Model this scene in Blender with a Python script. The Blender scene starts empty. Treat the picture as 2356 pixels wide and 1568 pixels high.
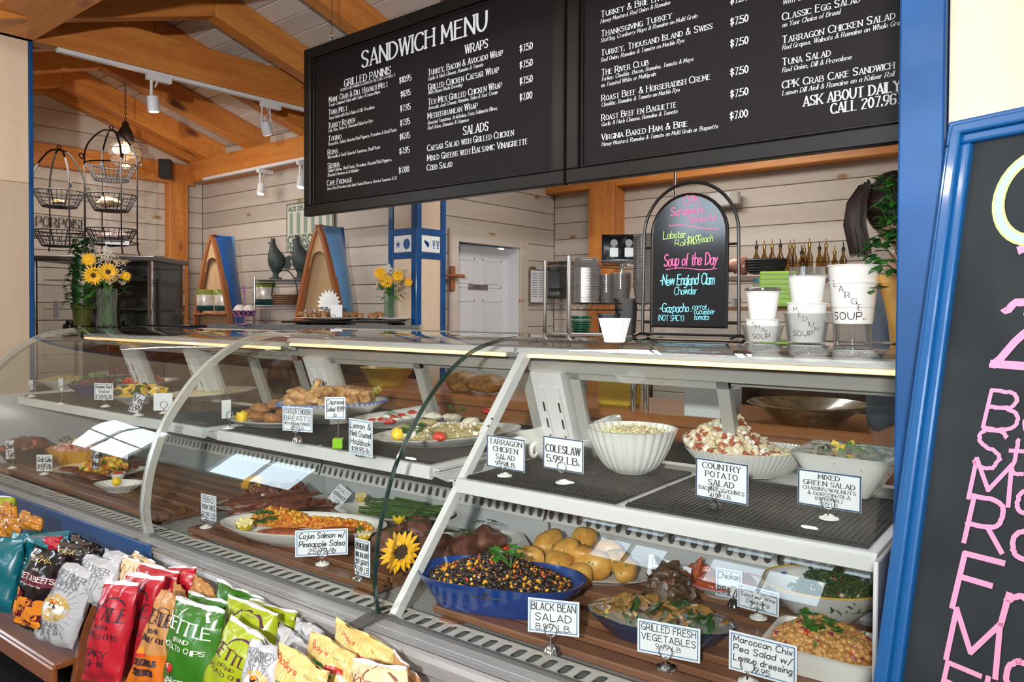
import bpy, math, random
from mathutils import Vector, Matrix, Euler
PI = math.pi
S = bpy.context.scene
COL = S.collection

# ---------------------------------------------------------------- camera
F_PX, PITCH, ROLL, SHIFT = 1764.65, 0.0167282, 0.00482645, -37.664
TH = math.radians(37.03)
HC = 1.42
cam_d = bpy.data.cameras.new('camera')
cam_d.sensor_width = 36.0
cam_d.lens = F_PX / 2356 * 36.0
cam_d.shift_y = SHIFT / 2356
cam_d.clip_start = 0.05
cam = bpy.data.objects.new('camera', cam_d)
COL.objects.link(cam)
cam.location = (0, 0, HC)
cam.rotation_euler = (Matrix.Rotation(TH, 3, 'Z') @ Matrix.Rotation(PI / 2 - PITCH, 3, 'X') @ Matrix.Rotation(ROLL, 3, 'Z')).to_euler()
S.camera = cam
S.view_settings.view_transform = 'Standard'
S.view_settings.look = 'None'
S.view_settings.gamma = 1
S.view_settings.use_curve_mapping = False
S.view_settings.exposure = -0.14
S.cycles.transparent_max_bounces = 40
S.cycles.max_bounces = 8
S.cycles.diffuse_bounces = 3
S.cycles.glossy_bounces = 4
S.cycles.caustics_reflective = False
S.cycles.caustics_refractive = False
S.cycles.sample_clamp_indirect = 4.0

# ---------------------------------------------------------------- world (bright overcast sky outside the windows)
wd = bpy.data.worlds.new('world'); S.world = wd; wd.use_nodes = True
bg = wd.node_tree.nodes['Background']
bg.inputs['Color'].default_value = (0.74, 0.88, 1.0, 1)
bg.inputs['Strength'].default_value = 12.0

A_ROOM = math.radians(-2.42)
RM = Matrix.Rotation(A_ROOM, 4, 'Z')
def R(x, y, z): return RM @ Vector((x, y, z))

def lamp(name, kind, loc, power, color=(1, 1, 1), size=0.1, size_y=None, target=None, spot=None, blend=0.4):
    d = bpy.data.lights.new(name, kind); d.energy = power; d.color = color
    if kind == 'AREA':
        d.size = size
        if size_y: d.shape = 'RECTANGLE'; d.size_y = size_y
    elif kind in ('POINT', 'SPOT'): d.shadow_soft_size = size
    if spot: d.spot_size = spot; d.spot_blend = blend
    o = bpy.data.objects.new(name, d); COL.objects.link(o); o.location = loc
    if target is not None:
        o.rotation_euler = (Vector(target) - Vector(loc)).to_track_quat('-Z', 'Y').to_euler()
    return o
# the photographer's flash, set back behind the camera for a gentler falloff
lamp('camera_flash', 'SPOT', (0.22, -0.85, 1.78), 540, (1.0, 0.965, 0.93), 0.05, target=(-3.9, 3.1, 2.05), spot=1.95, blend=1.0)
# added fill lights without visible fixtures, before and behind the counter
for _x, _y in ((-4.2, -0.7), (-2.7, -0.5), (-1.2, -0.7), (0.3, -1.2)):
    lamp('shop_fill_light', 'POINT', R(_x, _y, 3.2), 30, (1.0, 0.92, 0.82), 0.045)  # small fill points, mirrored in the case glass like track lamps
lamp('kitchen_fill_light', 'AREA', R(-2.4, 4.2, 2.85), 40, (1.0, 0.94, 0.88), 1.2, 0.8, target=R(-2.4, 4.4, 0.5))
lamp('back_room_fill_light', 'AREA', R(-5.6, 2.3, 2.5), 26, (1.0, 0.93, 0.87), 0.9, 0.7, target=R(-6.0, 3.2, 1.0))

# ---------------------------------------------------------------- pixel helpers (2356 x 1568 frame): a pixel and a real plane give a point
def ray(px, py):
    X = (px - 1178) / F_PX; Y = -(py - 784 - SHIFT) / F_PX
    cr, sr = math.cos(ROLL), math.sin(ROLL)
    x = X * cr - Y * sr; y = X * sr + Y * cr
    c, s = math.cos(PITCH), math.sin(PITCH)
    fw = c + y * s; up = -s + y * c
    return Vector((x * math.cos(TH) - fw * math.sin(TH), x * math.sin(TH) + fw * math.cos(TH), up))
EYE = Vector((0, 0, HC))
EX = Vector((math.cos(A_ROOM), math.sin(A_ROOM), 0)); EY = Vector((-math.sin(A_ROOM), math.cos(A_ROOM), 0))
def atz(px, py, z): d = ray(px, py); return EYE + d * ((z - HC) / d.z)
def aty(px, py, y): d = ray(px, py); return EYE + d * (y / d.y)
def atx(px, py, x): d = ray(px, py); return EYE + d * (x / d.x)
def atrx(px, py, x): d = ray(px, py); return EYE + d * (x / d.dot(EX))
def atry(px, py, y): d = ray(px, py); return EYE + d * (y / d.dot(EY))
def atd(px, py, t): return EYE + ray(px, py) * t
def room(p): return Vector((p.dot(EX), p.dot(EY), p.z))

# ---------------------------------------------------------------- materials
MATS = {}
def mat(name, color=(0.8, 0.8, 0.8), rough=0.5, metal=0.0, coat=0.0, spec=0.5, emit=None, estr=1.0, trans=0.0, sss=0.0,
        vary=0.0, vscale=30.0, bump=0.0, bscale=80.0, color2=None, stretch=(1, 1, 1), c3=None, spots=None):
    """Principled material; vary/color2 mix a noise pattern, spots = (color, scale, threshold)."""
    if name in MATS: return MATS[name]
    m = bpy.data.materials.new(name); m.use_nodes = True; MATS[name] = m
    nt = m.node_tree; b = nt.nodes['Principled BSDF']; L = nt.links.new
    b.inputs['Base Color'].default_value = (*color, 1)
    b.inputs['Roughness'].default_value = rough; b.inputs['Metallic'].default_value = metal
    b.inputs['Coat Weight'].default_value = coat; b.inputs['Coat Roughness'].default_value = 0.08
    b.inputs['Specular IOR Level'].default_value = spec
    if trans: b.inputs['Transmission Weight'].default_value = trans
    if sss: b.inputs['Subsurface Weight'].default_value = sss; b.inputs['Subsurface Scale'].default_value = 0.01
    if emit: b.inputs['Emission Color'].default_value = (*emit, 1); b.inputs['Emission Strength'].default_value = estr
    if vary or color2 or bump or spots:
        tc = nt.nodes.new('ShaderNodeTexCoord'); mp = nt.nodes.new('ShaderNodeMapping')
        mp.inputs['Scale'].default_value = stretch
        L(tc.outputs['Object'], mp.inputs['Vector'])
        last = None
        if vary or color2:
            n = nt.nodes.new('ShaderNodeTexNoise'); n.inputs['Scale'].default_value = vscale; n.inputs['Detail'].default_value = 5
            L(mp.outputs['Vector'], n.inputs['Vector'])
            r = nt.nodes.new('ShaderNodeValToRGB'); L(n.outputs['Fac'], r.inputs['Fac'])
            c2 = color2 if color2 else tuple(c * (1 - vary) for c in color)
            e = r.color_ramp.elements; e[0].position = 0.36; e[1].position = 0.64
            e[0].color = (*c2, 1); e[1].color = (*color, 1)
            if c3:
                q = e.new(0.5); q.color = (*c3, 1)
            last = r.outputs['Color']
        if spots:
            v = nt.nodes.new('ShaderNodeTexVoronoi'); v.inputs['Scale'].default_value = spots[1]
            L(mp.outputs['Vector'], v.inputs['Vector'])
            cr = nt.nodes.new('ShaderNodeValToRGB'); e = cr.color_ramp.elements
            e[0].position = spots[2] * 0.6; e[0].color = (1, 1, 1, 1); e[1].position = spots[2]; e[1].color = (0, 0, 0, 1)
            L(v.outputs['Distance'], cr.inputs['Fac'])
            mx = nt.nodes.new('ShaderNodeMix'); mx.data_type = 'RGBA'
            L(cr.outputs['Color'], mx.inputs['Factor'])
            if last: L(last, mx.inputs['A'])
            else: mx.inputs['A'].default_value = (*color, 1)
            mx.inputs['B'].default_value = (*spots[0], 1)
            last = mx.outputs['Result']
        if last: L(last, b.inputs['Base Color'])
        if bump:
            n2 = nt.nodes.new('ShaderNodeTexNoise'); n2.inputs['Scale'].default_value = bscale; n2.inputs['Detail'].default_value = 4
            L(mp.outputs['Vector'], n2.inputs['Vector'])
            bp = nt.nodes.new('ShaderNodeBump'); bp.inputs['Strength'].default_value = bump; bp.inputs['Distance'].default_value = 0.003
            L(n2.outputs['Fac'], bp.inputs['Height']); L(bp.outputs['Normal'], b.inputs['Normal'])
    return m

def wood(name, base, dark, knot=(0.16, 0.05, 0.02), grain=14.0, kscale=1.0, kn=0.10, rough=0.55, axis=0, coat=0.0, streak=0.55):
    """Sawn softwood: long grain along one local axis, growth-ring waves, round knots, tone that differs per board."""
    if name in MATS: return MATS[name]
    m = bpy.data.materials.new(name); m.use_nodes = True; MATS[name] = m
    nt = m.node_tree; b = nt.nodes['Principled BSDF']; L = nt.links.new; N = nt.nodes.new
    tc = N('ShaderNodeTexCoord'); oi = N('ShaderNodeObjectInfo')
    add = N('ShaderNodeVectorMath'); add.operation = 'MULTIPLY_ADD'
    cmb = N('ShaderNodeCombineXYZ')
    for k in range(3): L(oi.outputs['Random'], cmb.inputs[k])
    L(cmb.outputs[0], add.inputs[0]); add.inputs[1].default_value = (17, 31, 23); L(tc.outputs['Object'], add.inputs[2])
    sc = [1, 1, 1]; sc[axis] = 0.10
    mp = N('ShaderNodeMapping'); mp.inputs['Scale'].default_value = sc; L(add.outputs[0], mp.inputs['Vector'])
    # distortion of the grain round the knots
    sk = [4.2, 4.2, 4.2]; sk[axis] = 1.9
    mk = N('ShaderNodeMapping'); mk.inputs['Scale'].default_value = [s * kscale for s in sk]; L(add.outputs[0], mk.inputs['Vector'])
    vo = N('ShaderNodeTexVoronoi'); vo.inputs['Scale'].default_value = 1.0; L(mk.outputs[0], vo.inputs['Vector'])
    n = N('ShaderNodeTexNoise'); n.inputs['Scale'].default_value = grain; n.inputs['Detail'].default_value = 6; n.inputs['Distortion'].default_value = 0.6
    L(mp.outputs[0], n.inputs['Vector'])
    n2 = N('ShaderNodeTexNoise'); n2.inputs['Scale'].default_value = 1.7; n2.inputs['Detail'].default_value = 2; L(mp.outputs[0], n2.inputs['Vector'])
    ring = N('ShaderNodeMath'); ring.operation = 'MULTIPLY_ADD'; L(vo.outputs['Distance'], ring.inputs[0]); ring.inputs[1].default_value = 1.2
    L(n2.outputs['Fac'], ring.inputs[2])
    sn = N('ShaderNodeMath'); sn.operation = 'MULTIPLY'; L(ring.outputs[0], sn.inputs[0]); sn.inputs[1].default_value = 42
    sn2 = N('ShaderNodeMath'); sn2.operation = 'SINE'; L(sn.outputs[0], sn2.inputs[0])
    mixg = N('ShaderNodeMath'); mixg.operation = 'MULTIPLY_ADD'; L(sn2.outputs[0], mixg.inputs[0]); mixg.inputs[1].default_value = 0.045
    L(n.outputs['Fac'], mixg.inputs[2])
    r = N('ShaderNodeValToRGB'); e = r.color_ramp.elements; e[0].position = 0.30; e[1].position = 0.30 + streak
    e[0].color = (*dark, 1); e[1].color = (*base, 1); L(mixg.outputs[0], r.inputs['Fac'])
    kr = N('ShaderNodeValToRGB'); e = kr.color_ramp.elements; e[0].position = kn * 0.7; e[0].color = (1, 1, 1, 1); e[1].position = kn * 1.5; e[1].color = (0, 0, 0, 1)
    L(vo.outputs['Distance'], kr.inputs['Fac'])
    mx = N('ShaderNodeMix'); mx.data_type = 'RGBA'; L(kr.outputs['Color'], mx.inputs['Factor']); L(r.outputs['Color'], mx.inputs['A']); mx.inputs['B'].default_value = (*knot, 1)
    hs = N('ShaderNodeHueSaturation'); L(mx.outputs['Result'], hs.inputs['Color'])
    mr = N('ShaderNodeMapRange'); mr.inputs['To Min'].default_value = 0.86; mr.inputs['To Max'].default_value = 1.10
    L(oi.outputs['Random'], mr.inputs['Value']); L(mr.outputs[0], hs.inputs['Value'])
    L(hs.outputs['Color'], b.inputs['Base Color'])
    b.inputs['Roughness'].default_value = rough; b.inputs['Coat Weight'].default_value = coat; b.inputs['Coat Roughness'].default_value = 0.15
    bp = N('ShaderNodeBump'); bp.inputs['Strength'].default_value = 0.15; bp.inputs['Distance'].default_value = 0.002
    L(n.outputs['Fac'], bp.inputs['Height']); L(bp.outputs['Normal'], b.inputs['Normal'])
    return m

def glass(name, tint=(0.93, 0.97, 0.95), ior=1.5, rough=0.0, gain=1.0, haze=0.0):
    """Thin pane: clear transmission with a Fresnel mirror on top and an optional diffuse haze."""
    if name in MATS: return MATS[name]
    m = bpy.data.materials.new(name); m.use_nodes = True; MATS[name] = m
    nt = m.node_tree; L = nt.links.new; N = nt.nodes.new
    nt.nodes.remove(nt.nodes['Principled BSDF']); out = nt.nodes['Material Output']
    t = N('ShaderNodeBsdfTransparent'); t.inputs[0].default_value = (*tint, 1)
    g = N('ShaderNodeBsdfGlossy'); g.inputs['Roughness'].default_value = rough; g.inputs['Color'].default_value = (0.97, 1, 1, 1)
    fr = N('ShaderNodeFresnel'); ge = N('ShaderNodeNewGeometry'); mi = N('ShaderNodeMix'); mi.data_type = 'FLOAT'
    mi.inputs['A'].default_value = ior; mi.inputs['B'].default_value = 1.0 / ior   # the same pane seen from either side
    L(ge.outputs['Backfacing'], mi.inputs['Factor']); L(mi.outputs['Result'], fr.inputs['IOR'])
    mu = N('ShaderNodeMath'); mu.operation = 'MULTIPLY'; mu.use_clamp = True; mu.inputs[1].default_value = gain
    L(fr.outputs[0], mu.inputs[0])
    mx = N('ShaderNodeMixShader'); L(mu.outputs[0], mx.inputs[0]); L(t.outputs[0], mx.inputs[1]); L(g.outputs[0], mx.inputs[2])
    last = mx
    if haze:
        d = N('ShaderNodeBsdfDiffuse'); d.inputs[0].default_value = (0.8, 0.82, 0.8, 1)
        m2 = N('ShaderNodeMixShader'); m2.inputs[0].default_value = haze
        L(mx.outputs[0], m2.inputs[1]); L(d.outputs[0], m2.inputs[2]); last = m2
    L(last.outputs[0], out.inputs['Surface'])
    return m

# ---------------------------------------------------------------- mesh builder
class B:
    def __init__(s): s.v = []; s.f = []; s.m = []; s.mi = 0; s.M = None
    def add(s, vs, fs):
        o = len(s.v)
        for p in vs:
            p = Vector(p)
            s.v.append(s.M @ p if s.M is not None else p)
        for q in fs: s.f.append([i + o for i in q]); s.m.append(s.mi)
        return s
    def box(s, c, d, rz=0.0, rot=None, bev=0.0):
        hx, hy, hz = d[0] / 2, d[1] / 2, d[2] / 2
        r = rot if rot is not None else Matrix.Rotation(rz, 3, 'Z')
        c = Vector(c)
        if bev and min(d) > 2.2 * bev:
            b = bev; vs = []; 
            for sx in (-1, 1):
                for sy in (-1, 1):
                    for sz in (-1, 1):
                        vs += [(sx * hx, sy * (hy - b), sz * (hz - b)), (sx * (hx - b), sy * hy, sz * (hz - b)), (sx * (hx - b), sy * (hy - b), sz * hz)]
            def I(sx, sy, sz, k): return ((sx > 0) * 4 + (sy > 0) * 2 + (sz > 0)) * 3 + k
            fs = []
            for a in (-1, 1):
                fs.append([I(a, -1, -1, 0), I(a, 1, -1, 0), I(a, 1, 1, 0), I(a, -1, 1, 0)][::a])
                fs.append([I(-1, a, -1, 1), I(-1, a, 1, 1), I(1, a, 1, 1), I(1, a, -1, 1)][::a])
                fs.append([I(-1, -1, a, 2), I(1, -1, a, 2), I(1, 1, a, 2), I(-1, 1, a, 2)][::a])
            for a in (-1, 1):
                for b_ in (-1, 1):
                    fs.append([I(a, b_, -1, 0), I(a, b_, -1, 1), I(a, b_, 1, 1), I(a, b_, 1, 0)])
                    fs.append([I(a, -1, b_, 0), I(a, -1, b_, 2), I(a, 1, b_, 2), I(a, 1, b_, 0)])
                    fs.append([I(-1, a, b_, 1), I(-1, a, b_, 2), I(1, a, b_, 2), I(1, a, b_, 1)])
                    for c_ in (-1, 1): fs.append([I(a, b_, c_, 0), I(a, b_, c_, 1), I(a, b_, c_, 2)])
            return s.add([c + r @ Vector(p) for p in vs], fs)
        vs = [c + r @ Vector((x * hx, y * hy, z * hz)) for x in (-1, 1) for y in (-1, 1) for z in (-1, 1)]
        return s.add(vs, [(0, 1, 3, 2), (4, 6, 7, 5), (0, 4, 5, 1), (2, 3, 7, 6), (0, 2, 6, 4), (1, 5, 7, 3)])
    def quad(s, a, b, c, d): return s.add([a, b, c, d], [(0, 1, 2, 3)])
    def slab(s, pts, off):
        """polygon pts extruded by vector off"""
        n = len(pts); off = Vector(off)
        vs = [Vector(p) for p in pts] + [Vector(p) + off for p in pts]
        return s.add(vs, [list(range(n))[::-1], list(range(n, 2 * n))] + [(i, (i + 1) % n, (i + 1) % n + n, i + n) for i in range(n)])
    def tube(s, pts, r, n=8, caps=True, closed=False):
        pts = [Vector(p) for p in pts]; k = len(pts)
        if k < 2: return s
        rs = r if isinstance(r, (list, tuple)) else [r] * k
        vs = []; fs = []; prev = None
        for i, p in enumerate(pts):
            if closed: t = pts[(i + 1) % k] - pts[i - 1]
            else: t = pts[min(i + 1, k - 1)] - pts[max(i - 1, 0)]
            if t.length < 1e-9: t = Vector((0, 0, 1))
            t.normalize()
            if prev is None:
                a = Vector((0, 0, 1)) if abs(t.z) < 0.9 else Vector((1, 0, 0))
                u = t.cross(a).normalized()
            else:
                u = (prev - t * prev.dot(t))
                u = u.normalized() if u.length > 1e-6 else t.orthogonal().normalized()
            prev = u; w = t.cross(u)
            for j in range(n):
                a = 2 * PI * j / n
                vs.append(p + (u * math.cos(a) + w * math.sin(a)) * rs[i])
        m = k if closed else k - 1
        for i in range(m):
            for j in range(n):
                i2 = (i + 1) % k
                fs.append((i * n + j, i * n + (j + 1) % n, i2 * n + (j + 1) % n, i2 * n + j))
        if caps and not closed: fs += [list(range(n))[::-1], list(range((k - 1) * n, k * n))]
        return s.add(vs, fs)
    def cyl(s, a, b, r, n=16, r2=None): return s.tube([a, b], [r, r if r2 is None else r2], n)
    def lathe(s, prof, n=32, c=(0, 0, 0), sx=1.0, sy=1.0, rz=0.0, flute=0, fd=0.0, mod=None, close=True):
        """prof: (radius, z) list; sx/sy stretch the round into an oval; mod(angle, k, r) -> r reshapes the outline"""
        c = Vector(c); vs = []; fs = []; k = len(prof); cz, sz = math.cos(rz), math.sin(rz)
        for i, (r, z) in enumerate(prof):
            for j in range(n):
                a = 2 * PI * j / n; rr = r; zz = z
                if flute: rr = r * (1 + fd * (abs(math.cos(a * flute / 2)) - 0.5))
                if mod:
                    q = mod(a, i, rr)
                    if isinstance(q, tuple): rr, dz = q; zz = z + dz
                    else: rr = q
                x = rr * math.cos(a) * sx; y = rr * math.sin(a) * sy
                vs.append(c + Vector((x * cz - y * sz, x * sz + y * cz, zz)))
        for i in range(k - 1):
            for j in range(n): fs.append((i * n + j, i * n + (j + 1) % n, (i + 1) * n + (j + 1) % n, (i + 1) * n + j))
        if close:
            if prof[0][0] > 1e-6: fs.append(list(range(n))[::-1])
            if prof[-1][0] > 1e-6: fs.append(list(range((k - 1) * n, k * n)))
        return s.add(vs, fs)
    def blob(s, c, d, seed=0, rough=0.0, nu=10, nv=7, rot=None, freq=2.0):
        """lumpy ellipsoid"""
        rnd = random.Random(seed); c = Vector(c); r = rot if rot is not None else Matrix.Identity(3)
        ph = [rnd.uniform(0, 6.28) for _ in range(6)]
        vs = [c + r @ Vector((0, 0, -d[2] / 2))]; fs = []
        for i in range(1, nv):
            t = PI * i / nv
            for j in range(nu):
                a = 2 * PI * j / nu
                p = Vector((math.sin(t) * math.cos(a), math.sin(t) * math.sin(a), -math.cos(t)))
                k = 1 + rough * (math.sin(freq * 2 * p.x + ph[0]) + math.sin(freq * 2.3 * p.y + ph[1]) + math.sin(freq * 1.9 * p.z + ph[2]) + 0.6 * math.sin(freq * 5 * p.x + ph[3]) * math.sin(freq * 5 * p.y + ph[4])) + rough * 0.5 * rnd.uniform(-1, 1)
                vs.append(c + r @ Vector((p.x * d[0] / 2 * k, p.y * d[1] / 2 * k, p.z * d[2] / 2 * k)))
        vs.append(c + r @ Vector((0, 0, d[2] / 2)))
        for j in range(nu): fs.append((0, 1 + (j + 1) % nu, 1 + j))
        for i in range(nv - 2):
            for j in range(nu): fs.append((1 + i * nu + j, 1 + i * nu + (j + 1) % nu, 1 + (i + 1) * nu + (j + 1) % nu, 1 + (i + 1) * nu + j))
        L = len(vs) - 1; o = 1 + (nv - 2) * nu
        for j in range(nu): fs.append((o + j, o + (j + 1) % nu, L))
        return s.add(vs, fs)
    def leaf(s, p, d, up, l, w, curl=0.15):
        """pointed leaf blade from p along d"""
        p = Vector(p); d = Vector(d).normalized(); side = d.cross(Vector(up))
        side = side.normalized() if side.length > 1e-5 else d.orthogonal().normalized()
        n = side.cross(d)
        vs = [p, p + d * l * .35 + side * w * .5 + n * l * curl * .5, p + d * l * .35 - side * w * .5 + n * l * curl * .5, p + d * l * .38 + n * l * curl * .25,
              p + d * l * .75 + side * w * .32 + n * l * curl * .3, p + d * l * .75 - side * w * .32 + n * l * curl * .3, p + d * l]
        return s.add(vs, [(0, 1, 3), (0, 3, 2), (1, 4, 6, 3), (2, 3, 6, 5)])
    def heap(s, prof_fn, nx, ny, sx, sy, c=(0, 0, 0), rz=0.0, skirt=0.01):
        """mounded surface over an oval; prof_fn(u, v) -> z"""
        c = Vector(c); vs = []; fs = []; cz, sz = math.cos(rz), math.sin(rz)
        for i in range(ny + 1):
            rr = i / ny
            for j in range(nx):
                a = 2 * PI * j / nx; u, v = rr * math.cos(a), rr * math.sin(a)
                x, y = u * sx, v * sy
                vs.append(c + Vector((x * cz - y * sz, x * sz + y * cz, prof_fn(u, v))))
        for i in range(ny):
            for j in range(nx): fs.append((i * nx + j, i * nx + (j + 1) % nx, (i + 1) * nx + (j + 1) % nx, (i + 1) * nx + j))
        return s.add(vs, fs)
    def obj(s, name, mats, parent=None, smooth=True, world=False, angle=40):
        me = bpy.data.meshes.new(name)
        vs = s.v
        if world and parent is not None:
            inv = world_of(parent).inverted(); vs = [inv @ p for p in vs]
        me.from_pydata([tuple(p) for p in vs], [], s.f)
        ml = mats if isinstance(mats, (list, tuple)) else [mats]
        for m in ml: me.materials.append(m)
        if len(ml) > 1: me.polygons.foreach_set('material_index', s.m)
        if smooth:
            me.polygons.foreach_set('use_smooth', [True] * len(me.polygons))
            me.update()
            try: me.set_sharp_from_angle(angle=math.radians(angle))
            except Exception: pass
        me.update()
        o = bpy.data.objects.new(name, me); COL.objects.link(o)
        if parent is not None: o.parent = parent
        return o

WM = {}
def world_of(o):
    m = Matrix.Identity(4)
    while o is not None:
        m = (Matrix.Translation(o.location) @ o.rotation_euler.to_matrix().to_4x4()) @ m
        o = o.parent
    return m
def tag(o, label=None, cat=None, group=None, kind=None):
    if label: o['label'] = label
    if cat: o['category'] = cat
    if group: o['group'] = group
    if kind: o['kind'] = kind
    return o
def thing(name, label, cat, loc=(0, 0, 0), rz=0.0, group=None, kind=None):
    o = bpy.data.objects.new(name, None); COL.objects.link(o); o.empty_display_size = 0.05
    o.location = loc; o.rotation_euler = (0, 0, rz)
    return tag(o, label, cat, group, kind)
def copy_tree(o, parent=None):
    c = o.copy(); COL.objects.link(c)
    if parent is not None: c.parent = parent
    for ch in [x for x in bpy.data.objects if x.parent == o]: copy_tree(ch, c)
    return c
def dup(o, loc, rz=None, label=None, group=None):
    c = copy_tree(o); c.location = loc
    if rz is not None: c.rotation_euler = (0, 0, rz)
    if label: c['label'] = label
    if group: c['group'] = group
    return c
def yaw(dx, dy): return math.atan2(dy, dx)
FACE = TH  # yaw at which local +X runs to the right of the picture and local -Y faces the eye

# ---------------------------------------------------------------- stroke lettering
G = {'A': (6, "023962 1454"), 'B': (6, "0209 ~0949585746 06 ~0646656342 02".replace("46 06", "4606").replace("42 02", "4202")), 'C': (6, "~6859290704225263"), 'D': (6, "0209 ~093967643202"),
'E': (5, "59090252 0646"), 'F': (5, "590902 0646"), 'G': (6, "~6859290704225264 3565 6562"), 'H': (6, "0902 6962 0666"), 'I': (0, "0902"), 'J': (4, "~4944321204"),
'K': (6, "0902 6904 2662"), 'L': (5, "090252"), 'M': (7, "0209346972"), 'N': (6, "02096269"), 'O': (6, "~290704224264674929"), 'P': (5, "0209 ~094958564505"),
'Q': (6, "~290704224264674929 4461"), 'R': (6, "0209 ~094958564505 3562"), 'S': (5, "~58491908071645544342120 3".replace("0 3", "03")), 'T': (6, "0969 3932"), 'U': (6, "~090422426469"),
'V': (6, "093269"), 'W': (8, "0922496289"), 'X': (6, "0962 0269"), 'Y': (6, "093669 3632"), 'Z': (5, "09590252"),
'a': (4, "~46160503123243 4642"), 'b': (4, "0902 ~0312324345361605"), 'c': (4, "~4536160503123243"), 'd': (4, "4942 ~4332120305163645"), 'e': (4, "~04444536160503123243"),
'f': (3, "~39291812 0626"), 'g': (4, "~4536160503123243 ~46413000"), 'h': (4, "0902 ~0516364542"), 'i': (0, "0602 0809"), 'j': (2, "~26211000 2829"), 'k': (4, "0902 4603 1542"),
'l': (0, "0902"), 'm': (6, "0602 ~0516263532 ~3546566562"), 'n': (4, "0602 ~0516364542"), 'o': (4, "~160503123243453616"), 'p': (4, "0600 ~0516364543321203"), 'q': (4, "4640 ~4536160503123243"),
'r': (3, "0602 ~051636"), 's': (4, "~45361605143443321203"), 't': (3, "~18131232 0636"), 'u': (4, "~0603123243 4642"), 'v': (4, "062246"), 'w': (6, "0612365266"), 'x': (4, "0642 0246"),
'y': (4, "0623 4600"), 'z': (4, "06460242"),
'0': (5, "~290704223254573929"), '1': (2, "082922"), '2': (5, "~08194958573602 0252"), '3': (5, "~08194958574626 ~26465553421203"), '4': (5, "490454 4942"), '5': (5, "590906 ~06465553421203"),
'6': (5, "~5849190703124253554605"), '7': (5, "095922"), '8': (5, "~190807164657584919 ~1605031242535546"), '9': (5, "~574515060819495857442212"), '$': (5, "~57481807164554431304 2921"),
'&': (6, "~62182939480403123265"), '.': (0, "0203"), ',': (1, "1301"), '-': (3, "0535"), '/': (4, "0149"), '(': (2, "~29070421"), ')': (2, "~09272401"), "'": (0, "0908"), '+': (4, "0545 2327"), 'E2': (5, "")}
def glyph(ch):
    w, st = G.get(ch, (4, ""))
    out = []
    for t in st.split():
        cv = t[0] == '~'; t = t.lstrip('~')
        p = [(int(t[i]), int(t[i + 1])) for i in range(0, len(t) - 1, 2)]
        if cv:
            for _ in range(2):
                q = [p[0]]
                for a, b in zip(p, p[1:]):
                    q += [(a[0] * .75 + b[0] * .25, a[1] * .75 + b[1] * .25), (a[0] * .25 + b[0] * .75, a[1] * .25 + b[1] * .75)]
                q.append(p[-1]); p = q
        out.append((cv, p))
    return w, out
def text_width(s, h, cond=1.0, gap=1.9, small=False):
    u = h / 7.0; x = 0
    for ch in s:
        k = 0.78 if (small and ch.islower()) else 1.0
        c = ch.upper() if small else ch
        x += ((glyph(c)[0] + gap) * k if ch != ' ' else 4.0) * u * cond
    return x - gap * u * cond
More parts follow.
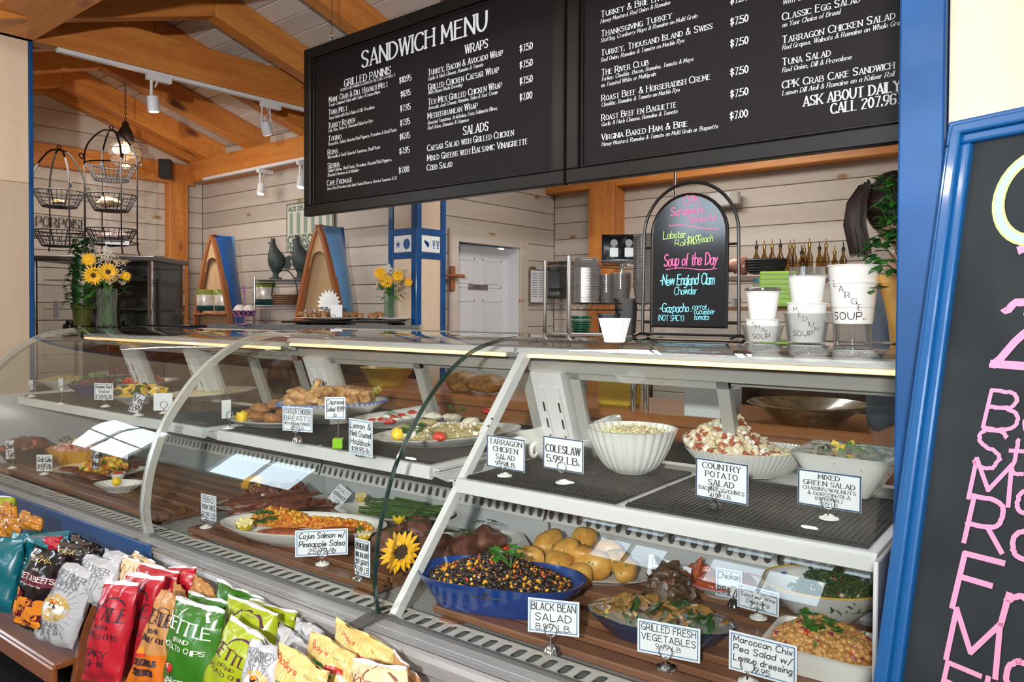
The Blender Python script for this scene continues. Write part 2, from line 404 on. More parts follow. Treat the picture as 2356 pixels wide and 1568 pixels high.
def text(b, s, org, X, Y, h, mode='sans', th=0.11, align='l', cond=1.0, slant=0.0, gap=1.9, small=False, jit=0.0, seed=1, sub=1):
    """lay strokes of string s as flat ribbons in the plane (X, Y) at org; h = capital height"""
    rnd = random.Random(seed + len(s)); u = h / 7.0
    X = Vector(X).normalized(); Y = Vector(Y).normalized(); org = Vector(org)
    x0 = 0.0; W = text_width(s, h, cond, gap, small)
    if align == 'c': x0 = -W / 2
    elif align == 'r': x0 = -W
    T = th * h
    def pt(x, y): return org + X * (x + slant * y) + Y * y
    ZN = X.cross(Y).normalized(); lay = [0]
    def ribbon(q, ts):
        """one mitred strip per stroke; each stroke sits a hair above the last"""
        lay[0] = (lay[0] + 1) % 12; up = ZN * (lay[0] * 2.5e-5)
        n = len(q); L_ = []; R_ = []
        for i in range(n):
            a = q[max(i - 1, 0)]; c = q[min(i + 1, n - 1)]
            dx, dy = c[0] - a[0], c[1] - a[1]; l = math.hypot(dx, dy) or 1e-9
            if l <= 1e-8: return
            nx, ny = -dy / l * ts[i] / 2, dx / l * ts[i] / 2; ex = ey = 0
            if i == 0: ex, ey = -dx / l * ts[i] * .3, -dy / l * ts[i] * .3
            if i == n - 1: ex, ey = dx / l * ts[i] * .3, dy / l * ts[i] * .3
            L_.append(pt(q[i][0] + ex + nx, q[i][1] + ey + ny) + up); R_.append(pt(q[i][0] + ex - nx, q[i][1] + ey - ny) + up)
        b.add(L_ + R_, [(i + n, i + 1 + n, i + 1, i) for i in range(n - 1)])
    def rib(p, q, t): ribbon([p, q], [t, t])
    for ch in s:
        if ch == ' ': x0 += 4.0 * u * cond; continue
        k = 0.78 if (small and ch.islower()) else 1.0
        c = ch.upper() if small else ch
        w, st = glyph(c)
        jy = rnd.uniform(-jit, jit) * h; js = 1 + rnd.uniform(-jit, jit)
        for cv, p in st:
            q = [(x0 + a * u * k * cond, (bb - 2) * u * k * js + jy) for a, bb in p]
            if mode == 'hand':
                q = [(a + rnd.uniform(-.02, .02) * h, bb + rnd.uniform(-.02, .02) * h) for a, bb in q]
            t0 = T * (k if small else 1)
            def wid(u0, u1):
                if mode != 'serif': return t0
                dx, dy = u1[0] - u0[0], u1[1] - u0[1]
                ang = abs(dy) / (math.hypot(dx, dy) + 1e-9)
                return t0 * (0.45 + 0.55 * ang * (0.5 if dx * dy > 0 and not cv and abs(dx) > .3 * abs(dy) * .3 else 1.0))
            if cv: ribbon(q, [wid(q[max(i - 1, 0)], q[min(i + 1, len(q) - 1)]) for i in range(len(q))])
            else:
                for i in range(len(q) - 1):
                    w_ = wid(q[i], q[i + 1]); ribbon([(q[i][0] + (q[i + 1][0] - q[i][0]) * e / sub, q[i][1] + (q[i + 1][1] - q[i][1]) * e / sub) for e in range(sub + 1)], [w_] * (sub + 1))
            if mode == 'serif' and not cv:
                for e in (0, -1):
                    yy = p[e][1]; a = q[e]; nb = q[1] if e == 0 else q[-2]
                    if abs(nb[1] - a[1]) > 1.2 * u * k and ((c.isupper() and yy in (2, 9)) or (not c.isupper() and yy in (0, 2, 6, 9))):
                        rib((a[0] - T * 0.85, a[1]), (a[0] + T * 0.85, a[1]), T * 0.32)
        x0 += (w + gap) * k * u * cond
    return W

# ================================================================ THE SETTING (room axes: x' along the counter, y' into the kitchen)
PINE = wood('pine_orange', (0.80, 0.34, 0.07), (0.60, 0.19, 0.035), grain=16, kn=0.13, rough=0.5, coat=0.1, streak=0.5)
PINE_Y = wood('pine_orange_y', (0.80, 0.34, 0.07), (0.60, 0.19, 0.035), grain=16, kn=0.13, rough=0.5, axis=1, coat=0.1, streak=0.5)
PINE_Z = wood('pine_orange_z', (0.72, 0.29, 0.06), (0.48, 0.15, 0.03), grain=16, kn=0.12, rough=0.5, axis=2, coat=0.1, streak=0.5)
WWX = wood('whitewash_x', (0.66, 0.60, 0.54), (0.56, 0.49, 0.42), knot=(0.36, 0.22, 0.10), grain=9, kn=0.07, rough=0.6, streak=0.55)
WWY = wood('whitewash_y', (0.66, 0.60, 0.54), (0.56, 0.49, 0.42), knot=(0.36, 0.22, 0.10), grain=9, kn=0.07, rough=0.6, axis=1, streak=0.55)
CEILW = wood('whitewash_ceiling', (0.86, 0.81, 0.78), (0.76, 0.70, 0.66), knot=(0.30, 0.17, 0.09), grain=9, kn=0.075, rough=0.6, streak=0.55)
PLY = wood('birch_plywood', (0.76, 0.61, 0.47), (0.68, 0.52, 0.38), knot=(0.70, 0.53, 0.38), grain=7, kn=0.02, rough=0.45, axis=2, coat=0.15)
BLUE = mat('blue_paint', (0.004, 0.075, 0.26), 0.5, coat=0.08, spec=0.3, bump=0.03, bscale=120, vary=0.25, vscale=8)
GROOVE = mat('groove_brown', (0.22, 0.17, 0.13), 0.8)  # brown board behind the planks, showing in their gaps
GROOVE_C = mat('ceiling_groove_highlight', (0.80, 0.76, 0.72), 0.7)  # pale backing stands in for the highlights along the ceiling V-grooves
DARKF = mat('dark_floor', (0.035, 0.025, 0.022), 0.6, vary=0.4, vscale=6)
WHITEP = mat('white_door_paint', (0.72, 0.73, 0.76), 0.4)
BLACK = mat('black_paint', (0.012, 0.011, 0.012), 0.45)

def rbox(b, x0, x1, y0, y1, z0, z1, bev=0.0):
    """box given in room axes, geometry kept in room-aligned local coordinates"""
    return b.box(((x0 + x1) / 2, (y0 + y1) / 2, (z0 + z1) / 2), (x1 - x0, y1 - y0, z1 - z0), bev=bev)
def rthing(name, label=None, cat=None, x=0, y=0, z=0, kind=None, group=None):
    return thing(name, label, cat, R(x, y, z), A_ROOM, group, kind)
_planks = {}
def plank(parent, name, loc, dims, m, rot=(0, 0, 0)):
    key = (tuple(round(d, 3) for d in dims), m.name)
    if key not in _planks:
        b = B(); b.box((0, 0, 0), dims, bev=0.004); o = b.obj(name, m, parent, smooth=False); _planks[key] = o.data
    else:
        o = bpy.data.objects.new(name, _planks[key]); COL.objects.link(o); o.parent = parent
    o.location = loc; o.rotation_euler = rot
    return o
RID_Y, RID_Z, SL = 2.42, 3.17, math.atan(0.3125)   # ridge line under the rafters
PW = 0.1445
def roof_z(y): return RID_Z + 0.20 - abs(y - RID_Y) * 0.3125

floor = rthing('floor', kind='structure'); b = B(); rbox(b, -9.8, 2.6, -4.2, 6.0, -0.05, 0.0); b.obj('floor_slab', DARKF, floor, smooth=False)

def plank_wall(name, axis, at, lo, hi, ztop, m, face, z0=0.0, holes=(), gable=False, zoff=0.0):
    """horizontal boards; axis 'x' runs along x' at y'=at, axis 'y' runs along y' at x'=at; face = side the room is on"""
    w = rthing(name, kind='structure')
    b = B(); t = 0.02
    if axis == 'x': rbox(b, lo - .1, hi + .1, at + face * -0.05 - .03, at + face * -0.05 + .03, z0 - .02, ztop + .2)
    else: rbox(b, at + face * -0.05 - .03, at + face * -0.05 + .03, lo - .05, hi + .1, z0 - .02, ztop + .2)
    if holes:
        b = B(); a0, a1, zt = holes[0]
        for q in ((lo, a0, -.02, ztop + .2), (a1, hi + .1, -.02, ztop + .2), (a0, a1, zt, ztop + .2)): rbox(b, at - .08, at - .021, *q)
    b.obj('sheathing', GROOVE, w, smooth=False)
    z = z0 + zoff
    while z < ztop - 0.02:
        zc = z + PW / 2; segs = [(lo, hi)]
        for (a0, a1, zt) in holes:
            if zc < zt:
                new = []
                for s0, s1 in segs:
                    if a0 > s0: new.append((s0, min(a0, s1)))
                    if a1 < s1: new.append((max(a1, s0), s1))
                segs = new
        if gable and zc > 2.7:
            h = max(0.1, (RID_Z + 0.25 - zc) / 0.3125); segs = [(max(lo, RID_Y - h), min(hi, RID_Y + h))]
        for s0, s1 in segs:
            if s1 - s0 < 0.03: continue
            L = s1 - s0 - 0.002; c = (s0 + s1) / 2
            if axis == 'x': plank(w, 'plank', (c, at - face * t / 2, zc), (L, t, PW - 0.004), m)
            else: plank(w, 'plank', (at - face * t / 2, c, zc), (t, L, PW - 0.004), m)
        z += PW
    return w
wl = plank_wall('wall_left', 'y', -6.95, 0.65, 3.79, 3.42, WWY, +1, gable=True, zoff=0.03)
wb = plank_wall('wall_back', 'x', 3.79, -6.95, -4.17, 2.80, WWX, -1, zoff=0.03)
DH = 1.965
wp = plank_wall('wall_middle', 'y', -4.15, 3.79, 5.64, 2.90, WWY, +1, holes=((4.36, 5.13, DH),), zoff=-0.01)
wr = plank_wall('wall_right', 'x', 5.64, -4.15, 2.4, 2.90, WWX, -1, zoff=0.05)
# side of the kitchen and the shop, behind and beside the viewer
CREAM = mat('cream_wall', (0.62, 0.52, 0.42), 0.7, vary=0.1)
ww = rthing('wall_side', kind='structure'); b = B(); rbox(b, 2.4, 2.5, -4.1, 5.7, 0, 3.7); b.obj('wall_board', CREAM, ww, smooth=False)

# corner posts and wall plates of pine
def beam(parent, name, x0, x1, y0, y1, z0, z1, m):
    b = B(); cx, cy, cz = (x0 + x1) / 2, (y0 + y1) / 2, (z0 + z1) / 2
    b.box((0, 0, 0), (x1 - x0, y1 - y0, z1 - z0), bev=0.006); o = b.obj(name, m, parent, smooth=False); o.location = (cx, cy, cz); return o
beam(wl, 'post', -7.06, -6.86, 3.42, 3.60, 0, 2.61, PINE_Z)
beam(wl, 'beam', -6.99, -6.86, 0.66, 3.66, 2.58, 2.765, PINE_Y)
beam(wb, 'beam', -6.9, -3.7, 3.62, 3.80, 2.61, 2.80, PINE)
beam(wr, 'post', -3.66, -3.41, 5.46, 5.66, 0, 2.50, PINE_Z)
beam(wr, 'beam', -4.15, 2.4, 5.50, 5.66, 2.475, 2.66, PINE)
beam(wp, 'post', -4.14, -4.06, 3.92, 4.0, 0, 2.04, PINE_Z)

# door with six panels in its casing
dr = rthing('door_1', kind='structure')
DX = -4.27
b = B(); rbox(b, DX - .035, DX, 4.36, 5.13, 0.01, DH - .01, bev=.002)
b.obj('leaf', WHITEP, dr, smooth=False)
for (a0, a1) in ((4.45, 4.70), (4.79, 5.04)):
    for (z0, z1) in ((0.22, 0.72), (0.85, 1.52), (1.62, 1.86)):
        b = B()
        for (p0, p1, q0, q1) in ((a0, a1, z0, z0 + .018), (a0, a1, z1 - .018, z1), (a0, a0 + .018, z0, z1), (a1 - .018, a1, z0, z1)):
            rbox(b, DX - .001, DX + .006, p0, p1, q0, q1)
        b.slab([(DX + .001, a0 + .03, z0 + .03), (DX + .001, a1 - .03, z0 + .03), (DX + .001, a1 - .03, z1 - .03), (DX + .001, a0 + .03, z1 - .03)], (.007, 0, 0))
        b.obj('panel', WHITEP, dr, smooth=False)
b = B(); rbox(b, DX + .001, DX + .006, 4.62, 4.86, 1.60, 1.645); b.obj('plaque', mat('grey_plate', (.22, .21, .20), .4, .3), dr, smooth=False)
b = B(); text(b, 'OFFICE', (DX + .0075, 4.67, 1.615), (0, 1, 0), (0, 0, 1), .018, th=.14); b.obj('lettering', mat('black_print', (.02, .02, .02), .6), dr, smooth=False)
for (y0, y1, z0, z1, nm) in ((4.255, 4.36, 0, DH + .1, 'casing'), (5.13, 5.235, 0, DH + .1, 'casing'), (4.36, 5.13, DH, DH + .1, 'casing')):
    b = B(); rbox(b, -4.16, -4.125, y0, y1, z0, z1, bev=.003); b.obj(nm, WWY, dr, smooth=False)
b = B(); rbox(b, DX - .04, -4.15, 5.122, 5.14, 0, DH); rbox(b, DX - .04, -4.15, 4.35, 4.368, 0, DH); rbox(b, DX - .04, -4.15, 4.35, 5.14, DH, DH + .02)
b.obj('jamb', WHITEP, dr, smooth=False)
b = B(); rbox(b, DX - .3, DX - .25, 4.2, 5.3, 0, DH + .2); b.obj('backing', BLACK, dr, smooth=False)

# roof: rafters, board ceiling, header beams
ce = rthing('ceiling', kind='structure')
RB = []
rl = (3.80 - RID_Y) / math.cos(SL); rf = (RID_Y - 1.30) / math.cos(SL)
for x in (-6.89, -6.60, -5.88, -5.10, -4.34, -3.55, -2.77, -1.99, -1.21, -0.43, 0.35):
    for (sg, ln) in ((1, rl), (-1, rf)):
        b = B(); hw = 0.055
        # rafter in its own frame: long axis y, plumb-cut at the ridge
        pts = [(-hw, 0, 0), (-hw, ln, 0), (-hw, ln, .185), (-hw, .185 * math.tan(SL) * -1, .185)]
        b.slab(pts, (2 * hw, 0, 0))
        o = b.obj('rafter', PINE_Y, ce, smooth=False)
        o.location = (x, RID_Y, RID_Z)
        o.rotation_euler = (-SL, 0, 0) if sg > 0 else (-SL, 0, PI)
        bm_ = o.modifiers.new('bevel', 'BEVEL'); bm_.width = .006; bm_.segments = 1
for k in range(11):
    s = k * 0.14 + 0.07
    o = plank(ce, 'plank', (-3.2, RID_Y + s * math.cos(SL) - 0.0, RID_Z + .205 - s * math.sin(SL)), (7.9, 0.134, 0.02), CEILW, (-SL, 0, 0))
for k in range(9):
    s = k * 0.14 + 0.07
    o = plank(ce, 'plank', (-3.2, RID_Y - s * math.cos(SL), RID_Z + .205 - s * math.sin(SL)), (7.9, 0.134, 0.02), CEILW, (SL, 0, 0))
for sg in (1, -1):
    b = B(); b.box((0, sg * .8, 0), (8.2, 1.7, .02)); o = b.obj('sheathing', GROOVE_C, ce, smooth=False)
    o.location = (-3.2, RID_Y, RID_Z + .24); o.rotation_euler = (-sg * SL, 0, 0)
beam(ce, 'beam', -4.74, -4.62, 1.30, 3.66, 2.865, 3.09, PINE_Y)           # header over the left pillar
beam(ce, 'beam', -7.0, 2.4, 1.27, 1.57, 2.865, 3.12, PINE)                 # beam over the counter opening
b = B(); rbox(b, -9.8, 2.6, -4.2, 1.2, 3.68, 3.76); rbox(b, -4.2, 2.5, 3.80, 5.8, 2.90, 2.98); b.obj('ceiling_board', mat('ceiling_white', (.70, .66, .60), .7), ce, smooth=False)

# pillar at the left end of the counter
pl = rthing('wall_near_left', kind='structure')
XC = -4.65
for (z0, z1) in ((0, 0.95), (0.95, 2.10), (2.10, 2.862)):
    b = B(); rbox(b, XC - .35, XC, 0.6, 1.545, z0 + .001, z1 - .001, bev=.001); b.obj('panel', PLY, pl, smooth=False)
b = B(); rbox(b, XC - .35, XC + .006, 1.547, 1.567, 0, 2.862, bev=.002); b.obj('edge_trim', BLUE, pl, smooth=False)

# pillar at the right: blue boards and birch panels
pr = thing('wall_near_right', None, None, (0, 0, 0), 0, kind='structure')
b = B(); b.box((-0.208, 1.45, 1.5), (.062, .31, 3.0), bev=.003); b.obj('blue_board', BLUE, pr, smooth=False)
b = B(); b.box((0.33, 1.46, 1.00), (1.01, .28, 2.0), bev=.001); b.obj('panel', PLY, pr, smooth=False)
b = B(); b.box((0.33, 1.45, 2.10), (1.01, .30, .18), bev=.003); b.obj('blue_board', BLUE, pr, smooth=False)

# free standing tiled column at the end of the bakery counter
cl = rthing('pillar', 'square pillar with blue boards, birch panels and a band of blue and white sea tiles', 'pillar')
cx0, cx1, cy0, cy1 = -3.945, -3.669, 3.472, 3.75
b = B(); rbox(b, cx0 + .01, cx1 - .01, cy0 + .01, cy1 - .01, 0, 2.86); b.obj('core', PLY, cl, smooth=False)
TILE = mat('white_tile', (.82, .84, .86), .15, coat=.5); TBLUE = mat('tile_blue', (.02, .09, .30), .3)
T0, T1 = 1.81, 1.925
for (x0, x1, y0, y1) in ((cx0, cx0 + .05, cy0, cy0 + .05), (cx1 - .05, cx1, cy0, cy0 + .05), (cx1 - .05, cx1, cy1 - .05, cy1)):
    b = B(); rbox(b, x0, x1, y0, y1, 0, 2.86, bev=.003); b.obj('corner_board', BLUE, cl, smooth=False)
for (z0, z1) in ((T0 - .042, T0), (T1, T1 + .042)):
    b = B(); rbox(b, cx0 + .05, cx1 - .05, cy0 + .002, cy0 + .01, z0, z1, bev=.002); b.obj('rail', BLUE, cl, smooth=False)
    b = B(); rbox(b, cx1 - .01, cx1 - .002, cy0 + .05, cy1 - .05, z0, z1, bev=.002); b.obj('rail', BLUE, cl, smooth=False)
for (z0, z1) in ((0.0, T0 - .045), (T1 + .045, 2.86)):
    b = B(); rbox(b, cx0 + .05, cx1 - .05, cy0 + .006, cy0 + .012, z0, z1); b.obj('panel', PLY, cl, smooth=False)
    b = B(); rbox(b, cx1 - .012, cx1 - .006, cy0 + .05, cy1 - .05, z0, z1); b.obj('panel', PLY, cl, smooth=False)
def tile_art(b, kind, o, X, Y, s):
    o = Vector(o); X = Vector(X); Y = Vector(Y)
    def P_(u, v): return o + X * (u * s) + Y * (v * s)
    def disc(u, v, ru, rv, n=14): b.add([P_(u, v)] + [P_(u + ru * math.cos(2 * PI * k / n), v + rv * math.sin(2 * PI * k / n)) for k in range(n)], [(0, 1 + k, 1 + (k + 1) % n) for k in range(n)])
    if kind == 0:
        for k in range(5):
            a = PI / 2 + k * 2 * PI / 5
            b.add([P_(.5, .5) + (X * math.cos(a + .8) + Y * math.sin(a + .8)) * s * .1, P_(.5, .5) + (X * math.cos(a) + Y * math.sin(a)) * s * .42, P_(.5, .5) + (X * math.cos(a - .8) + Y * math.sin(a - .8)) * s * .1, P_(.5, .5)], [(0, 1, 2, 3)])
    elif kind == 1: disc(.5, .5, .40, .43, 20)
    elif kind == 2:
        for k in range(6): disc(.30 + .07 * k, .72 - .05 * k, .06 + .02 * k, .10 + .022 * k)
    else:
        for (u, v) in ((.28, .5), (.72, .5)):
            disc(u, v, .07, .16); disc(u, v - .26, .09, .06)
            for sg in (-1, 1): disc(u + sg * .10, v + .25, .05, .12)
            for k in range(4): disc(u, v - .1 + .06 * k, .15, .012)
for k in range(2):
    u0 = cx0 + .054 + k * .085; v0 = cy0 + .054 + k * .086
    b = B(); rbox(b, u0, u0 + .082, cy0 + .004, cy0 + .012, T0 + .004, T1 - .004, bev=.001); t = b.obj('tile', TILE, cl, smooth=False)
    b = B(); tile_art(b, k, (u0 + .001, cy0 + .0025, T0 + .014), (1, 0, 0), (0, 0, 1), .082); b.obj('printed_design', TBLUE, t, smooth=False)
    b = B(); rbox(b, cx1 - .012, cx1 - .004, v0, v0 + .083, T0 + .004, T1 - .004, bev=.001); t = b.obj('tile', TILE, cl, smooth=False)
    b = B(); tile_art(b, 2 + k, (cx1 - .0025, v0 + .001, T0 + .014), (0, 1, 0), (0, 0, 1), .082); b.obj('printed_design', TBLUE, t, smooth=False)

# street side wall behind the viewer, with the windows that the display glass mirrors
wf = rthing('wall_front', kind='structure')
FY = -3.2; SH = 3.7
WINS = [(-9.0, -7.3, 1.95, 3.0), (-3.42, -2.70, 2.17, 2.78), (-2.38, -1.42, 2.17, 2.84), (-1.1, -0.2, 2.17, 2.84)]
TRANS = [(-3.72 + .47 * k, -3.72 + .47 * k + .40, 3.08, 3.34) for k in range(7)]
def pierced(b, y0, y1, wins, x0, x1, z0, z1):
    xs = sorted(set([x0, x1] + [v for w_ in wins for v in w_[:2]]))
    for a_, c_ in zip(xs, xs[1:]):
        z = z0
        for w_ in sorted([w_ for w_ in wins if w_[0] <= a_ + 1e-6 and w_[1] >= c_ - 1e-6], key=lambda q: q[2]):
            rbox(b, a_, c_, y0, y1, z, w_[2]); z = w_[3]
        rbox(b, a_, c_, y0, y1, z, z1)
b = B(); pierced(b, FY - .1, FY, WINS + TRANS, -9.7, 2.5, 0, SH); b.obj('wall_board', CREAM, wf, smooth=False)
for n_, w_ in enumerate(WINS):
    wi = rthing('window_%d' % (n_ + 1), kind='structure')
    b = B()
    for (a0, a1, z0, z1) in ((w_[0], w_[0] + .03, w_[2], w_[3]), (w_[1] - .03, w_[1], w_[2], w_[3]), (w_[0], w_[1], w_[2], w_[2] + .03), (w_[0], w_[1], w_[3] - .03, w_[3]), ((w_[0] + w_[1]) / 2 - .01, (w_[0] + w_[1]) / 2 + .01, w_[2], w_[3])):
        rbox(b, a0, a1, FY - .08, FY - .02, z0, z1)
    b.obj('window_frame', WHITEP, wi, smooth=False)
wsl = rthing('wall_far_left', kind='structure'); b = B()
LW = [(-1.3, -.35, 1.45, 3.0), (-2.6, -1.6, 1.45, 3.0)]; xs = [-3.3, -2.6, -1.6, -1.3, -.35, .7]
for k in range(0, 6, 2): rbox(b, -9.7, -9.6, xs[k], xs[k + 1], 0, SH)
for w_ in LW: rbox(b, -9.7, -9.6, w_[0], w_[1], 0, w_[2]); rbox(b, -9.7, -9.6, w_[0], w_[1], w_[3], SH)
b.obj('wall_board', CREAM, wsl, smooth=False)
b = B()
for w_ in LW: rbox(b, -9.68, -9.62, w_[0], w_[1], 2.2, 2.24); rbox(b, -9.68, -9.62, (w_[0] + w_[1]) / 2 - .015, (w_[0] + w_[1]) / 2 + .015, w_[2], w_[3])
b.obj('window_frame', WHITEP, wsl, smooth=False)
wsm = rthing('wall_shop', kind='structure'); b = B(); rbox(b, -9.7, -5.0, .60, .70, 0, SH); rbox(b, -9.7, 2.5, 1.16, 1.20, 2.98, SH); rbox(b, -9.7, -4.9, .6, 1.2, 2.9, 3.0); rbox(b, .83, 2.5, 1.3, 1.6, 0, 3.0); b.obj('wall_board', CREAM, wsm, smooth=False)

# ================================================================ REFRIGERATED DISPLAY CASES
STEEL = mat('brushed_steel', (0.56, 0.56, 0.57), 0.36, 0.45, vary=0.12, vscale=20, stretch=(1, 30, 30))
STEEL_D = mat('dark_steel', (0.20, 0.19, 0.19), 0.40, 0.7)
CHROME = mat('chrome', (0.80, 0.80, 0.82), 0.08, 1.0)
ALU = mat('anodised_frame', (0.52, 0.51, 0.49), 0.4, 0.4)
WENA = mat('white_enamel', (0.66, 0.66, 0.67), 0.30, coat=0.3)
WGREY = mat('grille_enamel', (0.60, 0.58, 0.55), 0.35, 0.2)
PANC = mat('case_interior', (0.60, 0.61, 0.62), 0.30, 0.25)
DECK = mat('case_deck', (0.48, 0.50, 0.50), 0.25, 0.3)
SLATW = wood('brown_slat', (0.27, 0.12, 0.065), (0.15, 0.06, 0.03), grain=14, kn=0.02, rough=0.45, coat=0.2)
MATB = mat('dark_shelf_mat', (0.016, 0.013, 0.012), 0.6)
MATW = mat('mat_wire', (0.030, 0.025, 0.023), 0.5)
GLS = glass('case_glass', (0.94, 0.975, 0.955), 1.45, gain=1.25)
GLT = glass('case_top_glass', (0.80, 0.90, 0.86), 1.7, gain=1.8)
GLD = glass('case_door_glass', (0.90, 0.93, 0.92), 1.4, gain=0.8)
GEDGE = mat('glass_edge', (0.01, 0.035, 0.028), 0.12, coat=1.0)
GEDGE2 = mat('glass_edge_pale', (0.30, 0.38, 0.35), 0.15, coat=1.0)
GASK = mat('black_rubber', (0.02, 0.02, 0.02), 0.6)
LBLUE = mat('case_blue_panel', (0.015, 0.07, 0.22), 0.35, coat=0.3)
TUBE = mat('warm_tube', (1, .8, .5), 0.5, emit=(1.0, 0.66, 0.33), estr=1.5)
YR = 1.385
PROF = [(1.385, .622), (1.374, .68), (1.372, .742), (1.388, .847), (1.417, .94), (1.452, 1.02), (1.508, 1.10), (1.572, 1.175), (1.655, 1.245), (1.763, 1.303), (1.885, 1.332), (1.985, 1.340)]
def catmull(p, n=4, closed=False):
    out = []; k = len(p); P = [Vector(q) for q in p]
    rng = range(k) if closed else range(k - 1)
    for i in rng:
        a = P[(i - 1) % k] if (closed or i > 0) else P[0]; b_ = P[i]; c = P[(i + 1) % k]; d = P[(i + 2) % k] if (closed or i + 2 < k) else P[-1]
        for j in range(n):
            t = j / n
            out.append(0.5 * ((2 * b_) + (c - a) * t + (2 * a - 5 * b_ + 4 * c - d) * t * t + (3 * b_ - 3 * c + d - a) * t ** 3))
    if not closed: out.append(P[-1])
    return out
PR = [(v.x, v.y) for v in catmull([(a, b_, 0) for a, b_ in PROF], 4)]

def slotted(b, org, U, V, pitch, n, width, slot_w, slot_l, th=0.002, voff=0.0):
    """a metal strip along U pierced with n rounded slots"""
    org = Vector(org); U = Vector(U); V = Vector(V); Nn = U.cross(V).normalized()
    loop = []
    r = slot_w / 2; l = slot_l / 2 - r
    if slot_l < slot_w:
        r = slot_l / 2; l = slot_w / 2 - r
        for k in range(7): a = -PI / 2 + PI * k / 6; loop.append((l + r * math.cos(a), r * math.sin(a)))
        for k in range(7): a = PI / 2 + PI * k / 6; loop.append((-l + r * math.cos(a), r * math.sin(a)))
    else:
        for k in range(7): a = PI * k / 6; loop.append((r * math.cos(a), l + r * math.sin(a)))
        for k in range(7): a = PI + PI * k / 6; loop.append((r * math.cos(a), -l + r * math.sin(a)))
    hx, hy = pitch / 2, width / 2; m = len(loop)
    outer = []
    for (x, y) in loop:
        k = min(hx / max(abs(x), 1e-9), hy / max(abs(y), 1e-9)); outer.append((x * k, y * k))
    # pull four of the outer points into the corners
    for sx, sy in ((1, 1), (-1, 1), (-1, -1), (1, -1)):
        i = min(range(m), key=lambda q: (outer[q][0] - sx * hx) ** 2 + (outer[q][1] - sy * hy) ** 2); outer[i] = (sx * hx, sy * hy)
    for c in range(n):
        o = org + U * (pitch * (c + .5)) + V * (width / 2)
        vs = [o + U * x + V * (y + voff) for x, y in loop] + [o + U * x + V * y for x, y in outer] + [o + U * x + V * (y + voff) - Nn * th * 4 for x, y in loop]
        b.add(vs, [(i, (i + 1) % m, (i + 1) % m + m, i + m) for i in range(m)] + [(i, i + 2 * m, (i + 1) % m + 2 * m, (i + 1) % m) for i in range(m)])
    return b

def arc_strip(b, x0, x1, prof, th=0.0):
    """sheet following the (y, z) profile between x0 and x1, optionally with thickness towards the inside"""
    n = len(prof); vs = [(x0, y, z) for y, z in prof] + [(x1, y, z) for y, z in prof]
    b.add(vs, [(i, i + 1, i + 1 + n, i + n) for i in range(n - 1)])
    if th:
        q = []
        for i, (y, z) in enumerate(prof):
            a = prof[max(i - 1, 0)]; c = prof[min(i + 1, n - 1)]
            ty, tz = c[0] - a[0], c[1] - a[1]; l = math.hypot(ty, tz); q.append((y + tz / l * th, z - ty / l * th))
        vs2 = [(x0, y, z) for y, z in q] + [(x1, y, z) for y, z in q]
        b.add(vs2, [(i + n, i + 1 + n, i + 1, i) for i in range(n - 1)])
        for xx in (x0, x1):
            b.add([(xx, y, z) for y, z in prof] + [(xx, y, z) for y, z in q], [(i, i + 1, i + 1 + n, i + n) for i in range(n - 1)])
        b.add([(x0, *prof[0]), (x1, *prof[0]), (x1, *q[0]), (x0, *q[0])], [(0, 1, 2, 3)])
    return b
TILT = math.atan2(0.126, 0.332)    # lean of the rear doors
def rear(x, s, off=0.0):           # s = height above .93 along the leaning rear plane
    return Vector((x, 2.19 - s * math.sin(TILT) - off * math.cos(TILT), 0.93 + s * math.cos(TILT) - off * math.sin(TILT)))

